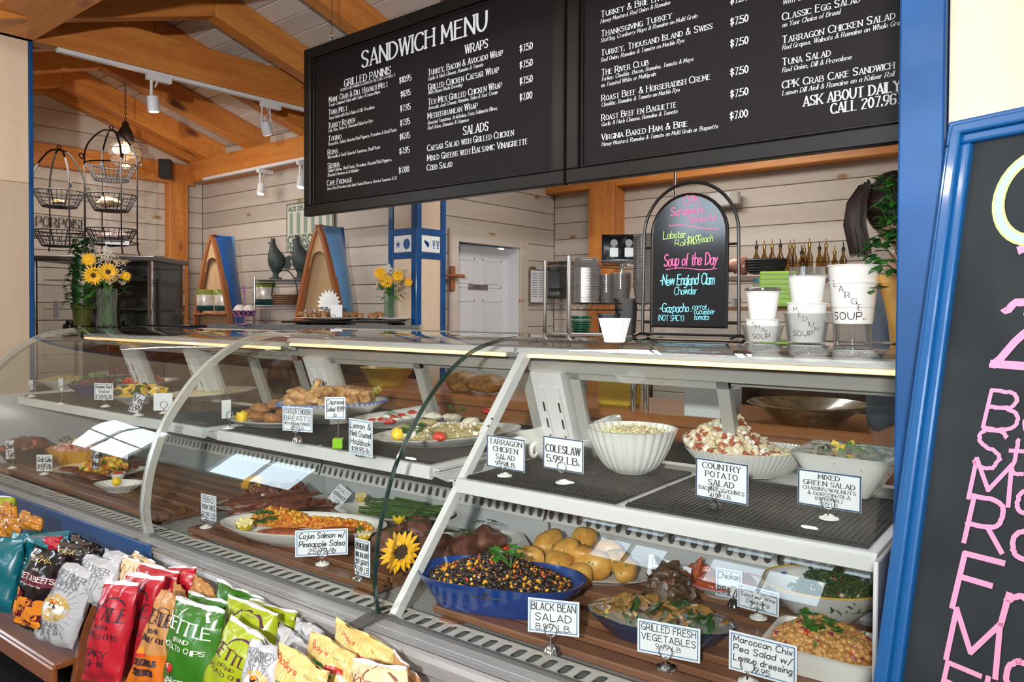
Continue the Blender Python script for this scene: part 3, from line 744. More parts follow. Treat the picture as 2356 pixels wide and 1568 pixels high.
def display_case(label, x0, x1, uprights, doors, shelf_z, split, dz=0.0, left_frame=False, strut=False, sx0=0.05, sx1=0.05):
    t = thing('display_case', label, 'display case', (x0, YR, 0), 0, 'curved glass deli cases in a row')
    def part(b, name, m, smooth=False, par=None, **k): return b.obj(name, m, par or t, smooth=smooth, world=True, **k)
    g = 0.006; a0, a1 = x0 + g, x1 - g; L = a1 - a0
    # body below the deck and its front
    b = B(); b.box(((x0 + x1) / 2, 1.79, .33), (x1 - x0 - .002, .86, .46)); part(b, 'base_cabinet', LBLUE)
    b = B(); b.box(((x0 + x1) / 2, 1.80, .05), (x1 - x0 - .02, .78, .10)); part(b, 'toe_kick', GASK)
    b = B()   # bumper rail, pressed steel profile
    pr_ = [(1.392, .585), (1.392, .619), (1.350, .619)]
    b.slab([(a0, 1.392, .600), (a0, 1.392, .619), (a0, 1.352, .619), (a0, 1.352, .600)], (L, 0, 0))
    b.slab([(a0, 1.318, .600), (a0, 1.318, .616), (a0, 1.308, .612), (a0, 1.302, .600), (a0, 1.302, .572), (a0, 1.308, .566), (a0, 1.335, .566), (a0, 1.335, .600)], (L, 0, 0))
    b.slab([(a0, 1.335, .566), (a0, 1.318, .561), (a0, 1.318, .532), (a0, 1.310, .527), (a0, 1.310, .500), (a0, 1.345, .496), (a0, 1.345, .566)], (L, 0, 0))
    part(b, 'bumper_rail', STEEL)
    n = max(1, round(L / 0.108)); p = L / n
    b = B(); slotted(b, (a0, 1.318, .6175), (1, 0, 0), (0, 1, 0), p, n, .034, p * .86, .0065, .001, 0.002); part(b, 'slotted_trim', STEEL)
    b = B(); b.box(((a0 + a1) / 2, 1.335, .603), (L, .034, .006)); part(b, 'slot_shadow_gap', GASK)
    # air grille at the front
    n = int(L / 0.0425); p = L / n
    b = B(); slotted(b, (a0, 1.400, .621), (1, 0, 0), (0, 1, 0), p, n, .075, .0245, .054, .0006); part(b, 'air_grille', WGREY)
    b = B(); b.box(((a0 + a1) / 2, 1.44, .585), (L, .09, .004)); b.box(((a0 + a1) / 2, 1.478, .60), (L, .004, .04)); part(b, 'grille_well', mat('well_dark', (.07, .075, .07), .5))
    b = B(); b.box(((a0 + a1) / 2, 1.391, .6235), (L, .012, .009)); part(b, 'glass_channel', STEEL_D)
    # deck and rear wall
    b = B(); b.box(((a0 + a1) / 2, 1.83, .60), (L, .70, .012)); part(b, 'deck_pan', DECK)
    b = B(); b.box(((a0 + a1) / 2, 2.185, .70), (L, .012, .20)); b.box(((a0 + a1) / 2, 2.20, .87), (L, .012, .17)); part(b, 'rear_panel', PANC)
    n = int(L / 0.036); p = L / n
    b = B(); slotted(b, (a0, 2.150, .706), (1, 0, 0), Vector((0, .35, .94)).normalized(), p, n, .052, .021, .034, .0015); part(b, 'rear_louvre', WGREY)
    b = B(); b.box(((a0 + a1) / 2, 2.172, .731), (L, .006, .05)); part(b, 'louvre_well', STEEL_D)
    b = B(); b.slab([(a0, 2.172, .756), (a0, 2.162, .766), (a0, 2.195, .792), (a0, 2.195, .762)], (L, 0, 0)); part(b, 'louvre_ledge', ALU)
    # wooden slats on the deck
    for k, yy in enumerate((1.505, 1.590, 1.675, 1.760, 1.845, 1.930, 2.015)):
        o_ = B(); o_.box((0, 0, 0), (L - .20 - (.06 if k % 2 else 0), .052, .019), bev=.003)
        s_ = o_.obj('slat', SLATW, t, smooth=False); s_.location = Vector(((a0 + a1) / 2, yy, .637)) - Vector((x0, YR, 0))
    m_ = 3 if L > 1.4 else 2
    for k in range(m_):
        xx = a0 + .16 + (L - .32) * k / (m_ - 1)
        o_ = B(); o_.box((xx, 1.75, .617), (.05, .57, .019), bev=.003); part(o_, 'cross_slat', SLATW)
    # hood with the lamp
    b = B(); b.slab([(a0, 1.985, 1.306 + dz), (a0, 1.975, 1.290 + dz), (a0, 2.02, 1.272 + dz), (a0, 2.10, 1.272 + dz), (a0, 2.10, 1.306 + dz)], (L, 0, 0)); part(b, 'lamp_hood', WENA)
    b = B(); b.tube([(a0 + .03, 1.974, 1.281 + dz), (a1 - .03, 1.974, 1.281 + dz)], .0065, 8); part(b, 'lamp_tube', TUBE, True)
    # rear frame, uprights and sliding doors
    H = 0.345
    def slabr(b, xa, xb, s0, s1, o0, o1):
        b.add([rear(x, s, o) for x in (xa, xb) for s in (s0, s1) for o in (o0, o1)], [(0, 1, 3, 2), (4, 6, 7, 5), (0, 4, 5, 1), (2, 3, 7, 6), (0, 2, 6, 4), (1, 5, 7, 3)])
    b = B(); slabr(b, a0, a1, H - .015, H + .02, -.03, .03); slabr(b, a0, a1, -.02, .012, -.03, .02); part(b, 'door_track', ALU)
    for (ua, ub) in uprights:
        b = B(); slabr(b, ua, ub, -.40, H - .01, -.02, .05); part(b, 'upright', WENA)
        for q in range(2):
            xx = ua + (ub - ua) * (.22 + .5 * q)
            b = B(); slabr(b, xx, xx + .018, -.36, H - .06, .05, .058); u = part(b, 'slotted_standard', WENA)
            b = B()
            for e in range(10): slabr(b, xx + .006, xx + .012, -.34 + e * .06, -.34 + e * .06 + .034, .0581, .0590)
            part(b, 'standard_slots', GASK)['kind'] = 'stuff'
    for i, (da, db) in enumerate(doors):
        o = -.012 if i % 2 else .012; w_ = .036
        b = B()
        for q in ((da, da + w_, 0, H), (db - w_, db, 0, H), (da, db, H - w_ - .006, H - .006), (da, db, 0.004, w_)): slabr(b, q[0], q[1], q[2], q[3], o - .008, o + .008)
        d = part(b, 'sliding_door', ALU)
        b = B(); b.quad(rear(da + w_, w_, o), rear(db - w_, w_, o), rear(db - w_, H - w_ - .006, o), rear(da + w_, H - w_ - .006, o))
        pane = b.obj('pane', GLD, d, smooth=False, world=True)
    # shelf: white tray with dark mats
    s0, s1 = x0 + sx0, x1 - sx1
    sz = shelf_z
    b = B()
    b.slab([(s0, 1.640, sz), (s0, 1.632, sz - .006), (s0, 1.632, sz - .036), (s0, 1.640, sz - .040), (s0, 1.650, sz - .036), (s0, 1.650, sz - .008), (s0, 2.13, sz - .008), (s0, 2.13, sz)], (s1 - s0, 0, 0))
    sh = part(b, 'shelf', WENA)
    edges = [s0 + .02] + [v for q in split for v in (q - .014, q + .014)] + [s1 - .02]
    for k in range(0, len(edges), 2):
        xa, xb = edges[k], edges[k + 1]
        b = B(); b.box(((xa + xb) / 2, 1.885, sz + .003), (xb - xa, .455, .005)); o_ = b.obj('shelf_mat', MATB, sh, smooth=False, world=True)
        b = B(); nn = int((xb - xa) / .013)
        for e in range(nn + 1):
            xx = xa + .004 + (xb - xa - .008) * e / nn; b.box((xx, 1.885, sz + .0068), (.0028, .45, .0028))
        for yy in (1.67, 1.885, 2.10): b.box(((xa + xb) / 2, yy, sz + .0085), (xb - xa, .003, .002))
        ww_ = b.obj('mat_wires', MATW, sh, smooth=False, world=True); ww_['kind'] = 'stuff'
    for xx in (s0 - .012, s1 + .012):
        b = B(); b.slab([(xx - .002, 1.635, sz - .004), (xx - .002, 1.640, sz - .028), (xx - .002, 1.70, sz - .055), (xx - .002, 2.15, sz - .07), (xx - .002, 2.15, sz - .006)], (.004, 0, 0))
        b.box((xx + (.008 if xx > s0 else -.008), 1.89, sz - .008), (.02, .50, .004)); part(b, 'shelf_bracket', WENA)
    # glass
    pz = [(y, z + dz * max(0, (z - .9) / .44)) for y, z in PR]
    b = B(); arc_strip(b, x0 + .008, x1 - .008, pz); part(b, 'front_glass', GLS, True, angle=80)
    b = B(); b.add([(x0 + .004, 1.985, 1.340 + dz), (x1 - .004, 1.985, 1.340 + dz), (x1 - .004, 2.238, 1.342 + dz), (x0 + .004, 2.238, 1.342 + dz)], [(0, 1, 2, 3)]); part(b, 'top_glass', GLT)
    b = B(); b.box(((a0 + a1) / 2, 2.165, 1.328 + dz), (L, .13, .018)); part(b, 'top_support', STEEL_D)
    b = B(); b.box(((x0 + x1) / 2, 2.247, 1.335 + dz), (x1 - x0, .016, .02)); part(b, 'top_rail', CHROME)
    # side arc
    if left_frame:
        b = B(); arc_strip(b, x0 - .012, x0 + .016, pz, .022); part(b, 'end_frame', mat('end_frame_metal', (.60, .60, .57), .35, .3), True, angle=50)
        b = B(); arc_strip(b, x0 - .016, x0 - .012, [(y - .001, z) for y, z in pz], .022); part(b, 'end_glass_edge', GEDGE2, True)
        b = B(); b.add([(x0, y, z) for y, z in pz[::2]] + [(x0, 2.05, 1.33), (x0, 2.18, .93), (x0, 2.18, .62)], [list(range(len(pz[::2]) + 3))]); part(b, 'end_glass', GLS)
    b = B(); b.slab([(x0 - .022, 1.296, .622), (x0 - .022, 1.296, .494), (x0 - .022, 1.40, .494), (x0 - .022, 1.40, .626), (x0 - .022, 1.36, .630)], (.044, 0, 0))
    part(b, 'joint_cap', mat('joint_cap_grey', (.36, .35, .34), .45, .3) if left_frame else mat('joint_cap_dark', (.10, .095, .09), .5))
    if strut:
        b = B(); p0 = Vector((x0 + .045, 1.402, .628)); p1 = Vector((x0 + .045, 1.975, 1.286)); d = (p1 - p0); e = Vector((0, d.z, -d.y)).normalized()
        for (k0, k1, hw) in ((0, .66, .013), (.64, 1.0, .016)):
            q0, q1 = p0 + d * k0, p0 + d * k1
            b.add([q + Vector((sx, 0, 0)) + e * sy for q in (q0, q1) for sx in (-hw * .8, hw * .8) for sy in (-hw, hw)], [(0, 1, 3, 2), (4, 6, 7, 5), (0, 4, 5, 1), (2, 3, 7, 6), (0, 2, 6, 4), (1, 5, 7, 3)])
        st = part(b, 'shelf_strut', WENA)
        b = B()
        for k in (.67, .70): b.cyl(p0 + d * k + Vector((.012, 0, 0)) - e * .0165, p0 + d * k + Vector((.012, 0, 0)) - e * .019, .004, 8)
        b.obj('bolt', CHROME, st, world=True)
    return t
case_l = display_case('long deli case at the left with a yellow bowl and dark fish dish inside', -4.50, -2.67, [(-4.18, -4.08), (-3.55, -3.45)], [(-4.07, -3.56), (-3.44, -3.05), (-3.07, -2.70)], .966, [-3.6], dz=-.018, left_frame=True)
case_m = display_case('middle deli case with ribs, salmon and asparagus platters behind curved glass', -2.67, -1.48, [(-2.62, -2.50)], [(-2.49, -1.98), (-2.02, -1.50)], .968, [-2.06], left_frame=True)
case_r = display_case('right deli case with coleslaw bowl and black bean salad behind curved glass', -1.48, -0.29, [(-1.455, -1.335)], [(-1.325, -.80), (-.84, -.30)], .946, [-.915], strut=True, sx0=.05, sx1=.04)
# the bare polished glass edge where the middle and right cases meet
b = B(); arc_strip(b, -1.484, -1.478, [(y - .002, z + .001) for y, z in PR], .011); b.obj('glass_edge', GEDGE, case_r, world=True, angle=50)
b = B(); b.box((-.284, 1.80, .80), (.008, .80, .40), bev=.002); b.obj('end_panel', WENA, case_r, smooth=False, world=True)
b = B(); b.box((-4.497, 1.80, .80), (.008, .80, .36), bev=.002); b.obj('end_panel', PANC, case_l, smooth=False, world=True)

# ================================================================ DISHES, FOOD AND PRICE CARDS
CER = mat('white_ceramic', (0.80, 0.79, 0.76), 0.16, coat=0.6, sss=0.0)
CERI = mat('ivory_ceramic', (0.76, 0.70, 0.60), 0.18, coat=0.5)
CBLU = mat('cobalt_ceramic', (0.008, 0.045, 0.22), 0.16, coat=0.7)
CDBL = mat('navy_glassware', (0.012, 0.03, 0.09), 0.10, coat=0.8)
CYEL = mat('ochre_ceramic', (0.75, 0.36, 0.02), 0.18, coat=0.6)
CBLK = mat('black_ceramic', (0.015, 0.012, 0.012), 0.15, coat=0.6)
RIMB = mat('rim_blue', (0.10, 0.18, 0.48), 0.2, coat=0.5)
RIMR = mat('rim_red', (0.45, 0.06, 0.05), 0.2, coat=0.5)
RIMY = mat('rim_yellow', (0.70, 0.45, 0.06), 0.2, coat=0.5)
LEAFG = mat('herb_green', (0.05, 0.20, 0.022), 0.5, vary=0.5, vscale=60)
LEAFD = mat('dark_leaf', (0.025, 0.085, 0.018), 0.45, vary=0.5, vscale=60)
LEMY = mat('lemon_rind', (0.86, 0.60, 0.02), 0.35, bump=0.3, bscale=400)
LEMF = mat('lemon_flesh', (0.90, 0.78, 0.36), 0.25, vary=0.15, vscale=120)
TOM = mat('tomato_red', (0.62, 0.035, 0.012), 0.2, coat=0.4, vary=0.2, vscale=40)
PETAL = mat('sunflower_petal', (0.92, 0.50, 0.008), 0.5, vary=0.25, vscale=60)
SEEDS = mat('sunflower_seeds', (0.03, 0.014, 0.006), 0.8, bump=0.6, bscale=300)
CORN = mat('corn_yellow', (0.80, 0.38, 0.03), 0.3, vary=0.3, vscale=90)
ORNG = mat('orange_salsa', (0.66, 0.20, 0.02), 0.3, vary=0.3, vscale=90)
BEAN = mat('black_bean', (0.018, 0.012, 0.012), 0.25, coat=0.3)
CHICKP = mat('chickpea', (0.58, 0.29, 0.09), 0.32, coat=0.2, vary=0.25, vscale=70, sss=0.0)
REDP = mat('red_pepper', (0.55, 0.05, 0.02), 0.3)
ONION = mat('red_onion', (0.26, 0.03, 0.07), 0.3)
ASP = mat('asparagus_green', (0.062, 0.14, 0.02), 0.4, vary=0.5, vscale=70)
MEATD = mat('glazed_dark_meat', (0.085, 0.022, 0.012), 0.22, coat=0.5, color2=(0.20, 0.06, 0.03), vscale=45, bump=0.8, bscale=120)
MEATR = mat('roast_beef', (0.20, 0.075, 0.050), 0.5, coat=0.08, color2=(0.075, 0.022, 0.014), vscale=26, bump=0.7, bscale=200)
SALM = mat('cajun_salmon', (0.44, 0.11, 0.035), 0.45, color2=(0.24, 0.05, 0.02), vscale=60, bump=0.7, bscale=180)
CRUST = mat('golden_crust', (0.46, 0.20, 0.06), 0.6, color2=(0.24, 0.09, 0.025), vscale=90, bump=1.0, bscale=300)
CHICK = mat('roast_chicken', (0.72, 0.45, 0.20), 0.38, color2=(0.38, 0.17, 0.06), vscale=38, bump=0.7, bscale=120, coat=0.2)
BBQ = mat('barbecue_chicken', (0.50, 0.10, 0.03), 0.32, color2=(0.30, 0.05, 0.015), vscale=40, bump=0.6, bscale=120, coat=0.3)
POT = mat('potato_gold', (0.74, 0.42, 0.10), 0.4, color2=(0.56, 0.25, 0.04), vscale=25, bump=0.4, bscale=150, coat=0.15)
GRAIN = mat('herbed_grain', (0.62, 0.50, 0.26), 0.6, color2=(0.36, 0.30, 0.10), vscale=140, bump=0.8, bscale=260)
CREAMF = mat('creamy_salad', (0.80, 0.68, 0.46), 0.45, vary=0.15, vscale=120, bump=0.7, bscale=220)
PALEG = mat('pale_cabbage', (0.74, 0.76, 0.44), 0.4)
CARR = mat('carrot_shred', (0.80, 0.30, 0.06), 0.4)
PINKF = mat('pink_slaw', (0.75, 0.32, 0.24), 0.4, vary=0.2, vscale=100)
BACON = mat('bacon_bit', (0.42, 0.10, 0.05), 0.35)
SQUASH = mat('yellow_squash', (0.78, 0.52, 0.05), 0.35)
MUSH = mat('dark_mushroom', (0.10, 0.055, 0.03), 0.35, coat=0.2, vary=0.5, vscale=50)
GRILLV = mat('grilled_vegetable', (0.30, 0.14, 0.035), 0.4, color2=(0.10, 0.07, 0.02), vscale=60)
FISHW = mat('white_fish', (0.84, 0.78, 0.66), 0.35, bump=0.5, bscale=120)
CHEESE = mat('fresh_cheese', (0.85, 0.82, 0.74), 0.35)
WRAP = glass('plastic_wrap', (0.97, 0.98, 0.98), 1.5, rough=0.08, gain=1.8, haze=0.16)
CARDW = mat('card_white', (0.80, 0.83, 0.88), 0.35, coat=0.25)
CARDB = mat('card_border_blue', (0.02, 0.065, 0.15), 0.4)
INK = mat('card_ink', (0.02, 0.02, 0.03), 0.6)
GREENC = mat('green_acrylic', (0.25, 0.55, 0.02), 0.08, coat=0.8)

ZR, ZM, ZL, ZD = .956, .978, .976, .6475
def ends(L, Rr, z):
    p, q = atz(*L, z), atz(*Rr, z); c = (p + q) / 2; d = q - p
    return Vector((c.x, c.y, 0)), d.length / 2, yaw(d.x, d.y)
def sup(n):
    def f(a, i, r): return r / ((abs(math.cos(a)) ** n + abs(math.sin(a)) ** n) ** (1 / n))
    return f
def dish(name, label, c, zs, a, bb, h, rz, m=CER, kind='oval', foot=.6, flare=1.0, flutes=0, fd=0.05, rim=None, nsup=2, thick=.005, group=None, mod=None, slope=.35, rimw=0.0):
    """an open dish: outer wall up, lip, inner wall down to the well; local +x is the long axis"""
    t = thing(name, label, 'dish', (c.x, c.y, zs), rz, group)
    f0 = foot
    prof = [(0.001, .002), (f0 * .92, .002), (f0, 0), (f0 + .012, .002)]
    K = 7
    for k in range(1, K + 1):
        u = k / K; prof.append((f0 + (1 - f0) * (u ** flare), .002 + (h - .004) * (u ** (slope + .65)) if not rimw else (.002 + (h - .004) * min(1, u))))
    tt = thick / a
    prof += [(1.0 + tt * .3, h), (1 - tt, h + .0005)]
    for k in range(K - 1, 0, -1):
        u = k / K; prof.append((f0 + (1 - f0) * (u ** flare) - tt * 1.2, max(.006, .002 + (h - .004) * (u ** (slope + .65)) + .003)))
    prof += [(f0 * .9, .007), (.001, .006)]
    md = mod
    if nsup != 2 and md is None: md = sup(nsup)
    if flutes:
        base_md = md
        def md(ang, i, r, base_md=base_md):
            q = base_md(ang, i, r) if base_md else r
            k = fd if (4 <= i) else fd * .3
            return q * (1 - k * (1 - abs(math.cos(ang * flutes / 2))) )
    b = B(); b.lathe([(r * a, z) for r, z in prof], 56 if not flutes else flutes * 6, sx=1, sy=bb / a, mod=md, close=False)
    b.obj('body', m, t, angle=60)
    if rim:
        b = B(); rad = [Vector((0, 0, 0))] ; pts = []
        for k in range(56):
            an = 2 * PI * k / 56; r = a * (1 - tt * .3); r = md(an, 9, r) if md else r
            r = r[0] if isinstance(r, tuple) else r
            pts.append((r * math.cos(an), r * math.sin(an) * bb / a, h + .0012))
        b.tube(pts, .0028, 6, closed=True); b.obj('rim', rim, t)
    return t
def dome(h, n=1.0, off=(0, 0), seed=0, rough=.12):
    rnd = random.Random(seed); ph = [rnd.uniform(0, 6) for _ in range(4)]
    def f(u, v):
        r = min(1, math.hypot(u - off[0], v - off[1]))
        k = math.cos(r * PI / 2) ** n
        return h * k * (1 + rough * (math.sin(5 * u + ph[0]) + math.sin(6 * v + ph[1]) + .6 * math.sin(11 * u + ph[2]) * math.sin(12 * v + ph[3])))
    return f
def piece(b, kind, p, s, rnd):
    rot = Euler((rnd.uniform(-.9, .9), rnd.uniform(-.9, .9), rnd.uniform(0, 6.28))).to_matrix()
    if kind == 'ball': b.blob(p, (s, s * .95, s * .9), rnd.randint(0, 999), .03, 7, 5, rot)
    elif kind == 'bean': b.blob(p, (s * 1.5, s, s * .8), rnd.randint(0, 999), .05, 6, 4, rot)
    elif kind == 'kernel': b.blob(p, (s * 1.1, s * .85, s * .7), rnd.randint(0, 999), .08, 5, 4, rot)
    elif kind == 'cube': b.box(p, (s, s * .9, s * .8), rot=rot, bev=s * .12)
    elif kind == 'chunk': b.blob(p, (s * 1.3, s, s * .8), rnd.randint(0, 999), .22, 7, 5, rot)
    elif kind == 'shred':
        d = rot @ Vector((1, 0, 0)); e = rot @ Vector((0, 1, 0)); q = Vector(p)
        b.tube([q - d * s * .6, q + e * s * .15, q + d * s * .6], s * .075, 4)
    elif kind == 'stick':
        d = rot @ Vector((1, 0, 0)); e = rot @ Vector((0, 1, 0)); q = Vector(p)
        b.tube([q - d * s * .6, q + e * s * .15, q + d * s * .6], s * .042, 5)
    elif kind == 'leaf':
        d = rot @ Vector((1, 0, .3)); b.leaf(p, d, rot @ Vector((0, 0, 1)), s, s * .6, .3)
    elif kind == 'slice':
        d = rot; b.slab([Vector(p) + d @ Vector((math.cos(k * PI / 5) * s / 2, math.sin(k * PI / 5) * s / 2, 0)) for k in range(10)], d @ Vector((0, 0, s * .12)))
    elif kind == 'bow':
        for sg in (-1, 1):
            q = Vector(p); d = rot @ Vector((sg, 0, 0)); e = rot @ Vector((0, 1, 0)); n = rot @ Vector((0, 0, 1))
            b.add([q, q + d * s * .6 + e * s * .35 + n * s * .1, q + d * s * .65 + n * s * .15, q + d * s * .6 - e * s * .35 + n * s * .1], [(0, 1, 2), (0, 2, 3)])
def pile(name, label, c, z, a, bb, fn, rz, base, mats, recipe, n, seed=1, cat='food', lift=.3, nx=40, ny=12):
    """loose food: one mound strewn with small pieces - nobody could count it"""
    rnd = random.Random(seed)
    o = thing(name, label, cat, (c.x, c.y, z), rz)
    b = B(); b.heap(fn, nx, ny, a, bb)
    tot = sum(r[3] for r in recipe)
    for _ in range(n):
        r = math.sqrt(rnd.random()) * .97; an = rnd.uniform(0, 2 * PI); u, v = r * math.cos(an), r * math.sin(an)
        x = rnd.uniform(0, tot); k = 0
        while x > recipe[k][3] and k < len(recipe) - 1: x -= recipe[k][3]; k += 1
        kind, mi, s, _w = recipe[k][:4]
        s = s * rnd.uniform(.75, 1.25); b.mi = mi
        piece(b, kind, (u * a, v * bb, fn(u, v) + s * lift), s, rnd)
    q = b.obj(name + '_mass', [base] + mats, None, angle=75); q.location = (c.x, c.y, z); q.rotation_euler = (0, 0, rz)
    bpy.data.objects.remove(o); q.name = name
    return tag(q, label, cat, None, 'stuff')
def lemon(label, p, s, rz=0.0, tilt=-.9, crown=True, cut=True):
    """halved lemon cut in a zigzag crown"""
    t = thing('lemon', label, 'lemon', p, rz, None)
    b = B(); K = 24; R_ = s / 2
    rot = Matrix.Rotation(tilt, 4, 'X'); b.M = Matrix.Translation((0, 0, R_ * .75)) @ rot
    prof = [(R_ * .06, -R_ * 1.12), (R_ * .30, -R_ * .98), (R_ * .66, -R_ * .72), (R_ * .90, -R_ * .35), (R_ * .99, 0)]
    def md(a, i, r): return (r, (R_ * .28 * (1 if int(round(a / (2 * PI) * K)) % 3 == 0 else -0.35)) if (crown and i == 4) else 0)
    b.lathe(prof, K, mod=md, close=False); b.obj('rind', LEMY, t)
    b = B(); b.M = Matrix.Translation((0, 0, R_ * .75)) @ rot
    b.lathe([(.001, -R_ * .05), (R_ * .5, -R_ * .02), (R_ * .93, .0)], K, mod=lambda a, i, r: (r, (R_ * .22 * (1 if int(round(a / (2 * PI) * K)) % 3 == 0 else -0.35)) if (crown and i == 2) else 0), close=False)
    b.obj('flesh', LEMF, t)
    return t
def herb(label, p, s, n=9, seed=3, m=LEAFG, name='parsley', cat='herb'):
    rnd = random.Random(seed); t = thing(name, label, cat, p, 0)
    b = B(); st = B()
    for k in range(n):
        a = rnd.uniform(0, 6.28); r = s * rnd.uniform(.1, .5); e = Vector((math.cos(a) * r, math.sin(a) * r, s * rnd.uniform(.12, .42)))
        st.tube([(0, 0, 0), e * .6 + Vector((0, 0, s * .05)), e], s * .012, 4)
        for j in range(5):
            an = a + (j - 2) * .75; d = Vector((math.cos(an), math.sin(an), rnd.uniform(-.3, .5)))
            b.leaf(e, d, (0, 0, 1), s * rnd.uniform(.22, .34), s * .20, .2)
    b.obj('leaves', m, t, smooth=False)['kind'] = 'stuff'; st.obj('stems', LEAFG, t)['kind'] = 'stuff'
    return t
def sunflower(label, p, s, normal, seed=2, side=False):
    """flower head: two rings of petals round a seed disc, facing `normal`"""
    t = thing('sunflower', label, 'flower', p, 0); rnd = random.Random(seed)
    q = Vector(normal).to_track_quat('Z', 'Y').to_matrix().to_4x4()
    for k in range(36):
        a = 2 * PI * k / 36 + rnd.uniform(-.10, .10); l = s * rnd.uniform(.28, .38); ring = k % 2
        b = B(); b.M = q
        d = Vector((math.cos(a), math.sin(a), .10 + .28 * ring)); b.leaf(d * s * .15, d, (0, 0, 1), l, s * .14, .2)
        b.obj('petal', PETAL, t, smooth=False)
    b = B(); b.M = q; b.lathe([(.001, s * .075), (s * .10, s * .065), (s * .18, s * .045), (s * .20, s * .01), (s * .10, -s * .02)], 20, close=False); b.obj('seed_disc', SEEDS, t)
    b = B(); b.M = q
    for k in range(10):
        a = 2 * PI * k / 10; b.leaf(Vector((math.cos(a), math.sin(a), -.1)) * s * .10, (math.cos(a), math.sin(a), -.25), (0, 0, 1), s * .26, s * .10)
    b.obj('sepals', LEAFG, t, smooth=False)
    return t

# ---- price cards on wire-ring holders
def card(label, lines, base, zs, ctr, wh, rzd, style='white', border='dark', tilt=0.0, roll=0.0, blank=False):
    """base/ctr/wh in frame pixels: foot of the holder, middle and size of the card; rzd = turn of the card about the vertical"""
    p = atz(base[0], base[1], zs); dep = (p - EYE).dot(Vector((-math.sin(TH), math.cos(TH), 0)))
    rz = math.radians(rzd); t = thing('price_card', label, 'price card', p, rz, None)
    vy = TH + math.atan((1178 - ctr[0]) / F_PX)
    c = atd(ctr[0], ctr[1], dep) - p
    fs = max(.25, abs(math.cos(rz - vy)))
    w = wh[0] * dep / F_PX / fs; h = wh[1] * dep / F_PX
    off = Matrix.Rotation(-rz, 3, 'Z') @ c; off.y = 0.0
    M = Matrix.Translation((off.x, -.004, off.z)) @ Matrix.Rotation(tilt, 4, 'X') @ Matrix.Rotation(roll, 4, 'Y')
    b = B(); b.M = M; b.box((0, 0, 0), (w, .0016, h)); cd = b.obj('card', CARDW if style != 'clearcard' else CARDW, t, smooth=False)
    if border:
        bm_ = CARDB if border == 'dark' else mat('card_border_light', (.08, .21, .42), .4)
        e = .0035 if border == 'dark' else .0022; ins = .0005 if border == 'dark' else .004
        b = B(); b.M = M; y = -.0012
        for q in ((-w / 2 + ins, w / 2 - ins, h / 2 - ins - e, h / 2 - ins), (-w / 2 + ins, w / 2 - ins, -h / 2 + ins, -h / 2 + ins + e), (-w / 2 + ins, -w / 2 + ins + e, -h / 2 + ins, h / 2 - ins), (w / 2 - ins - e, w / 2 - ins, -h / 2 + ins, h / 2 - ins)):
            b.quad((q[0], y, q[2]), (q[1], y, q[2]), (q[1], y, q[3]), (q[0], y, q[3]))
        b.obj('border', bm_, cd, smooth=False)
    if lines:
        b = B(); tx = sum(l[1] for l in lines) + .0; sp = h * .88; z = h * .44; tot = sum(l[1] for l in lines) * 1.5
        k = sp / tot if tot else 1
        for (s, sz, mode) in lines:
            hh = sz * k; z -= hh * 1.25
            md = {'s': 'sans', 'S': 'serif', 'h': 'hand'}[mode]; th = {'s': .12, 'S': .21, 'h': .15}[mode]
            cond = min(1.0, w * .86 / max(1e-6, text_width(s, hh)))
            X0 = M @ Vector((0, -.0016, z)) ; text(b, s, X0, M.to_3x3() @ Vector((1, 0, 0)), M.to_3x3() @ Vector((0, 0, 1)), hh, md, th, 'c', cond, jit=.05 if mode == 'h' else 0, seed=len(s), slant=.12 if mode == 'h' else 0)
            z -= hh * .25
        b.obj('lettering', INK, cd, smooth=False)
    # holder
    zc = max(.028, off.z - h / 2)
    if style in ('white', 'chrome', 'black', 'silver'):
        bmt = {'white': CER, 'chrome': CHROME, 'black': CBLK, 'silver': CHROME}[style]
        r = .022
        pf = [(.001, .011), (.008, .010), (.012, .006), (.021, .003), (.022, .0)] if style in ('white', 'silver') else [(.001, .021), (.008, .019), (.015, .012), (.018, .004), (.0195, .0)]
        b = B(); b.lathe(pf, 24, close=False); b.obj('foot', bmt, t)
        b = B(); R_ = .0145; z0 = .009 if style in ('white', 'silver') else .018
        zz = max(z0 + R_ + .004, zc + R_ * .7)
        b.cyl((0, -.008, z0 - .003), (0, -.008, zz - R_), .0022, 8)
        for y in (-.0085, -.0060):
            b.tube([(R_ * math.cos(a), y - .0, zz + R_ * math.sin(a)) for a in [2 * PI * k / 20 for k in range(20)]], .0012, 6, closed=True)
        b.obj('ring_clip', CHROME, t)
    elif style == 'cube':
        b = B(); b.box((0, 0, .016), (.032, .032, .032), bev=.002); b.obj('foot', GREENC, t, smooth=False)
        b = B(); b.cyl((0, 0, .03), (0, 0, off.z - h * .3), .0018, 8); b.obj('stem', CHROME, t)
    elif style == 'wire':
        b = B(); b.tube([(0, 0, .001), (.004, -.004, zc * .5), (0, -.004, zc + .02)], .0012, 6); b.tube([(.018 * math.cos(a), .018 * math.sin(a), .002) for a in [2 * PI * k / 16 for k in range(16)]], .0014, 6, closed=True); b.obj('wire_stand', BLACK, t)
    return t

